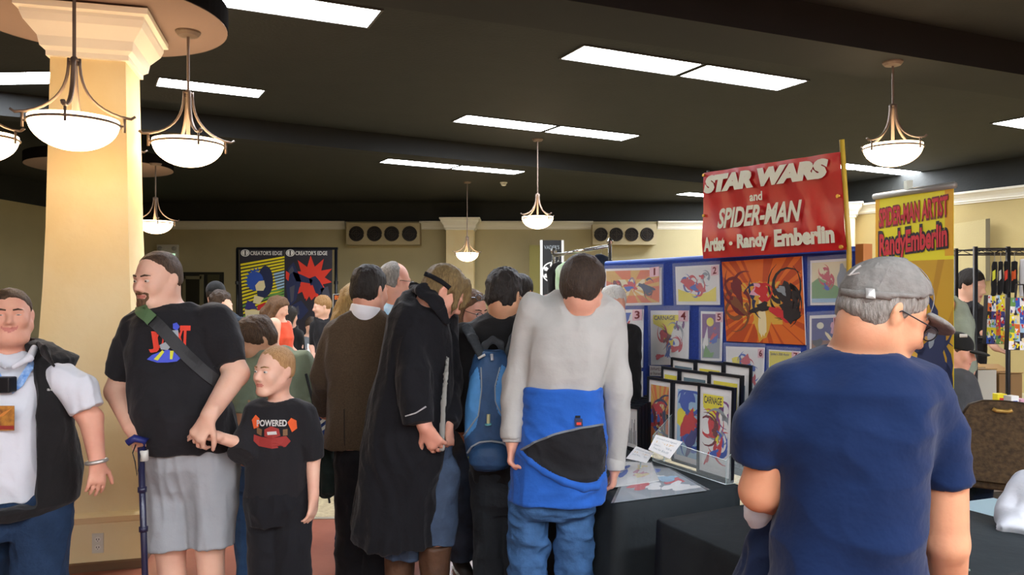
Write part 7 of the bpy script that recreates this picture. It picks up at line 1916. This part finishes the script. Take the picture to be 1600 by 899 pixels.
# small poster, far tables and goods
sh = Sheet(px(521, 482, 11), px(546, 482, 11), px(546, 460, 11), px(521, 461, 11)); t = thing('small_poster', 'small dark poster with orange letters beside the fair-haired woman', 'poster', np.array([sh.at(.5, 0)[0], 11, 0])); part('board', sh.body(MB(), .01, INK['dark']), t); part('border', sh.sub(-.03, -.03, 1.03, 1.03, -.003).body(MB(), .006, INK['paper']), t)
m = MB(); sh.text(m, 'BILL', .08, .62, .8, .92, INK['orange'], .002, bold=.03); part('lettering', m, t); part('easel', MB().tube([sh.at(.5, 0, -.02), np.array([sh.at(.5, 0)[0], 11.02, 0])], .015, fr_m, n=6), t)
def plain_table(label, xa, xb, D, z, depth, m_, extra=None):
    a, b = px(xa, 450, D), px(xb, 450, D); t = thing('stall_table', label, 'table', ((a[0] + b[0]) / 2, D + depth / 2, 0)); part('tabletop', MB().box((a[0], D, z - .03), (b[0], D + depth, z), m_), t)
    C = MB(); n = 24; V = []
    for zz in (z, .02):
        for i in range(n + 1): x = a[0] + (b[0] - a[0]) * i / n; V.append((x, D - .01 - (0 if zz > .1 else .03 * math.sin(i * 1.9) + .03), zz))
    C.add(V, [(i, i + 1, n + 2 + i, n + 1 + i) for i in range(n)], m_); part('front_cloth', C, t, smooth=True)
    for q in (a, b): part('leg', MB().tube([(q[0] * .98 + (a[0] + b[0]) * .01, D + depth * .9, 0), (q[0] * .98 + (a[0] + b[0]) * .01, D + depth * .9, z - .03)], .015, metal_g, n=6), t)
    return t
plain_table('far black stall table in front of the seated reader', 440, 530, 9.75, .74, .5, cloth_blk)
tq = plain_table('stall table with a blue and red printed front beside the brown jacket', 470, 528, 6.3, .84, .5, cloth('stall_navy', '203468'))
sh = Sheet(px(478, 700, 6.24), px(522, 700, 6.24), px(522, 600, 6.24), px(478, 600, 6.24)); m = MB()
sh.poly(m, [(.6 + .3 * math.cos(a), .84 + .085 * math.sin(a)) for a in np.linspace(0, 6.283, 24, endpoint=False)], INK['paper'], .001); sh.poly(m, [(.6 + .26 * math.cos(a), .84 + .068 * math.sin(a)) for a in np.linspace(0, 6.283, 24, endpoint=False)], MATS['print_scarlet'], .002)
for k in range(3): stroke(sh, m, [(.2 + k * .14, .78), (.3 + k * .1, .66), (.22 + k * .16, .56)], [.008, .012, .006], INK['paper'], .002)
stroke(sh, m, [(.25, .5), (.38, .42), (.3, .32)], [.05, .05, .01], INK['orange'], .002); 
for k in range(3): stroke(sh, m, [(.5, .5 - k * .12), (.95, .66 - k * .12)], [.025, .025], INK['grey'], .002)
part('front_print', m, tq)
q = px(487, 577, 6.4); t = thing('yellow_bag', 'crumpled yellow bag on the stall table beside the brown jacket', 'bag', q); C_ = Field(.008); C_.ell(q, (.05, .05, .035)); C_.ell(q + (.04, 0, .01), (.03, .03, .025)); C_.plane((0, 0, .845), (0, 0, -1)); fpart('bag_cloth', C_, mat('bag_yellow', 'd8a818', rough=.5), t, folds(.012, (30, 30, 30)))
C_ = Field(.008); q = px(497, 590, 6.4); q[2] = .88; t = thing('blue_bag', 'blue bag lying beside the yellow one on the stall table', 'bag', q * (1, 1, 0) + (0, 0, .84)); C_.ell(q, (.07, .06, .045)); C_.plane((0, 0, .842), (0, 0, -1)); fpart('bag_cloth', C_, mat('bag_blue', '2f58b4', rough=.5), t, folds(.01, (30, 30, 30)))
# booklet in the reader's hands
c = px(480, 552, 10.25); t = thing('booklet', 'grey booklet held by the seated reader', 'booklet', c)
for s in (-1, 1): part('page', MB().box((0, -.004, -.13), (.17 * 1, .004, .13), INK['grey'] if s < 0 else INK['paper'], rotz(math.pi * (0 if s > 0 else 1) + s * .25) @ rotx(-.5), c), t)
m = MB().box((.02, -.006, -.05), (.13, -.004, .07), INK['brown'], rotz(math.pi - .25) @ rotx(.5), c); part('cover_picture', m, t)
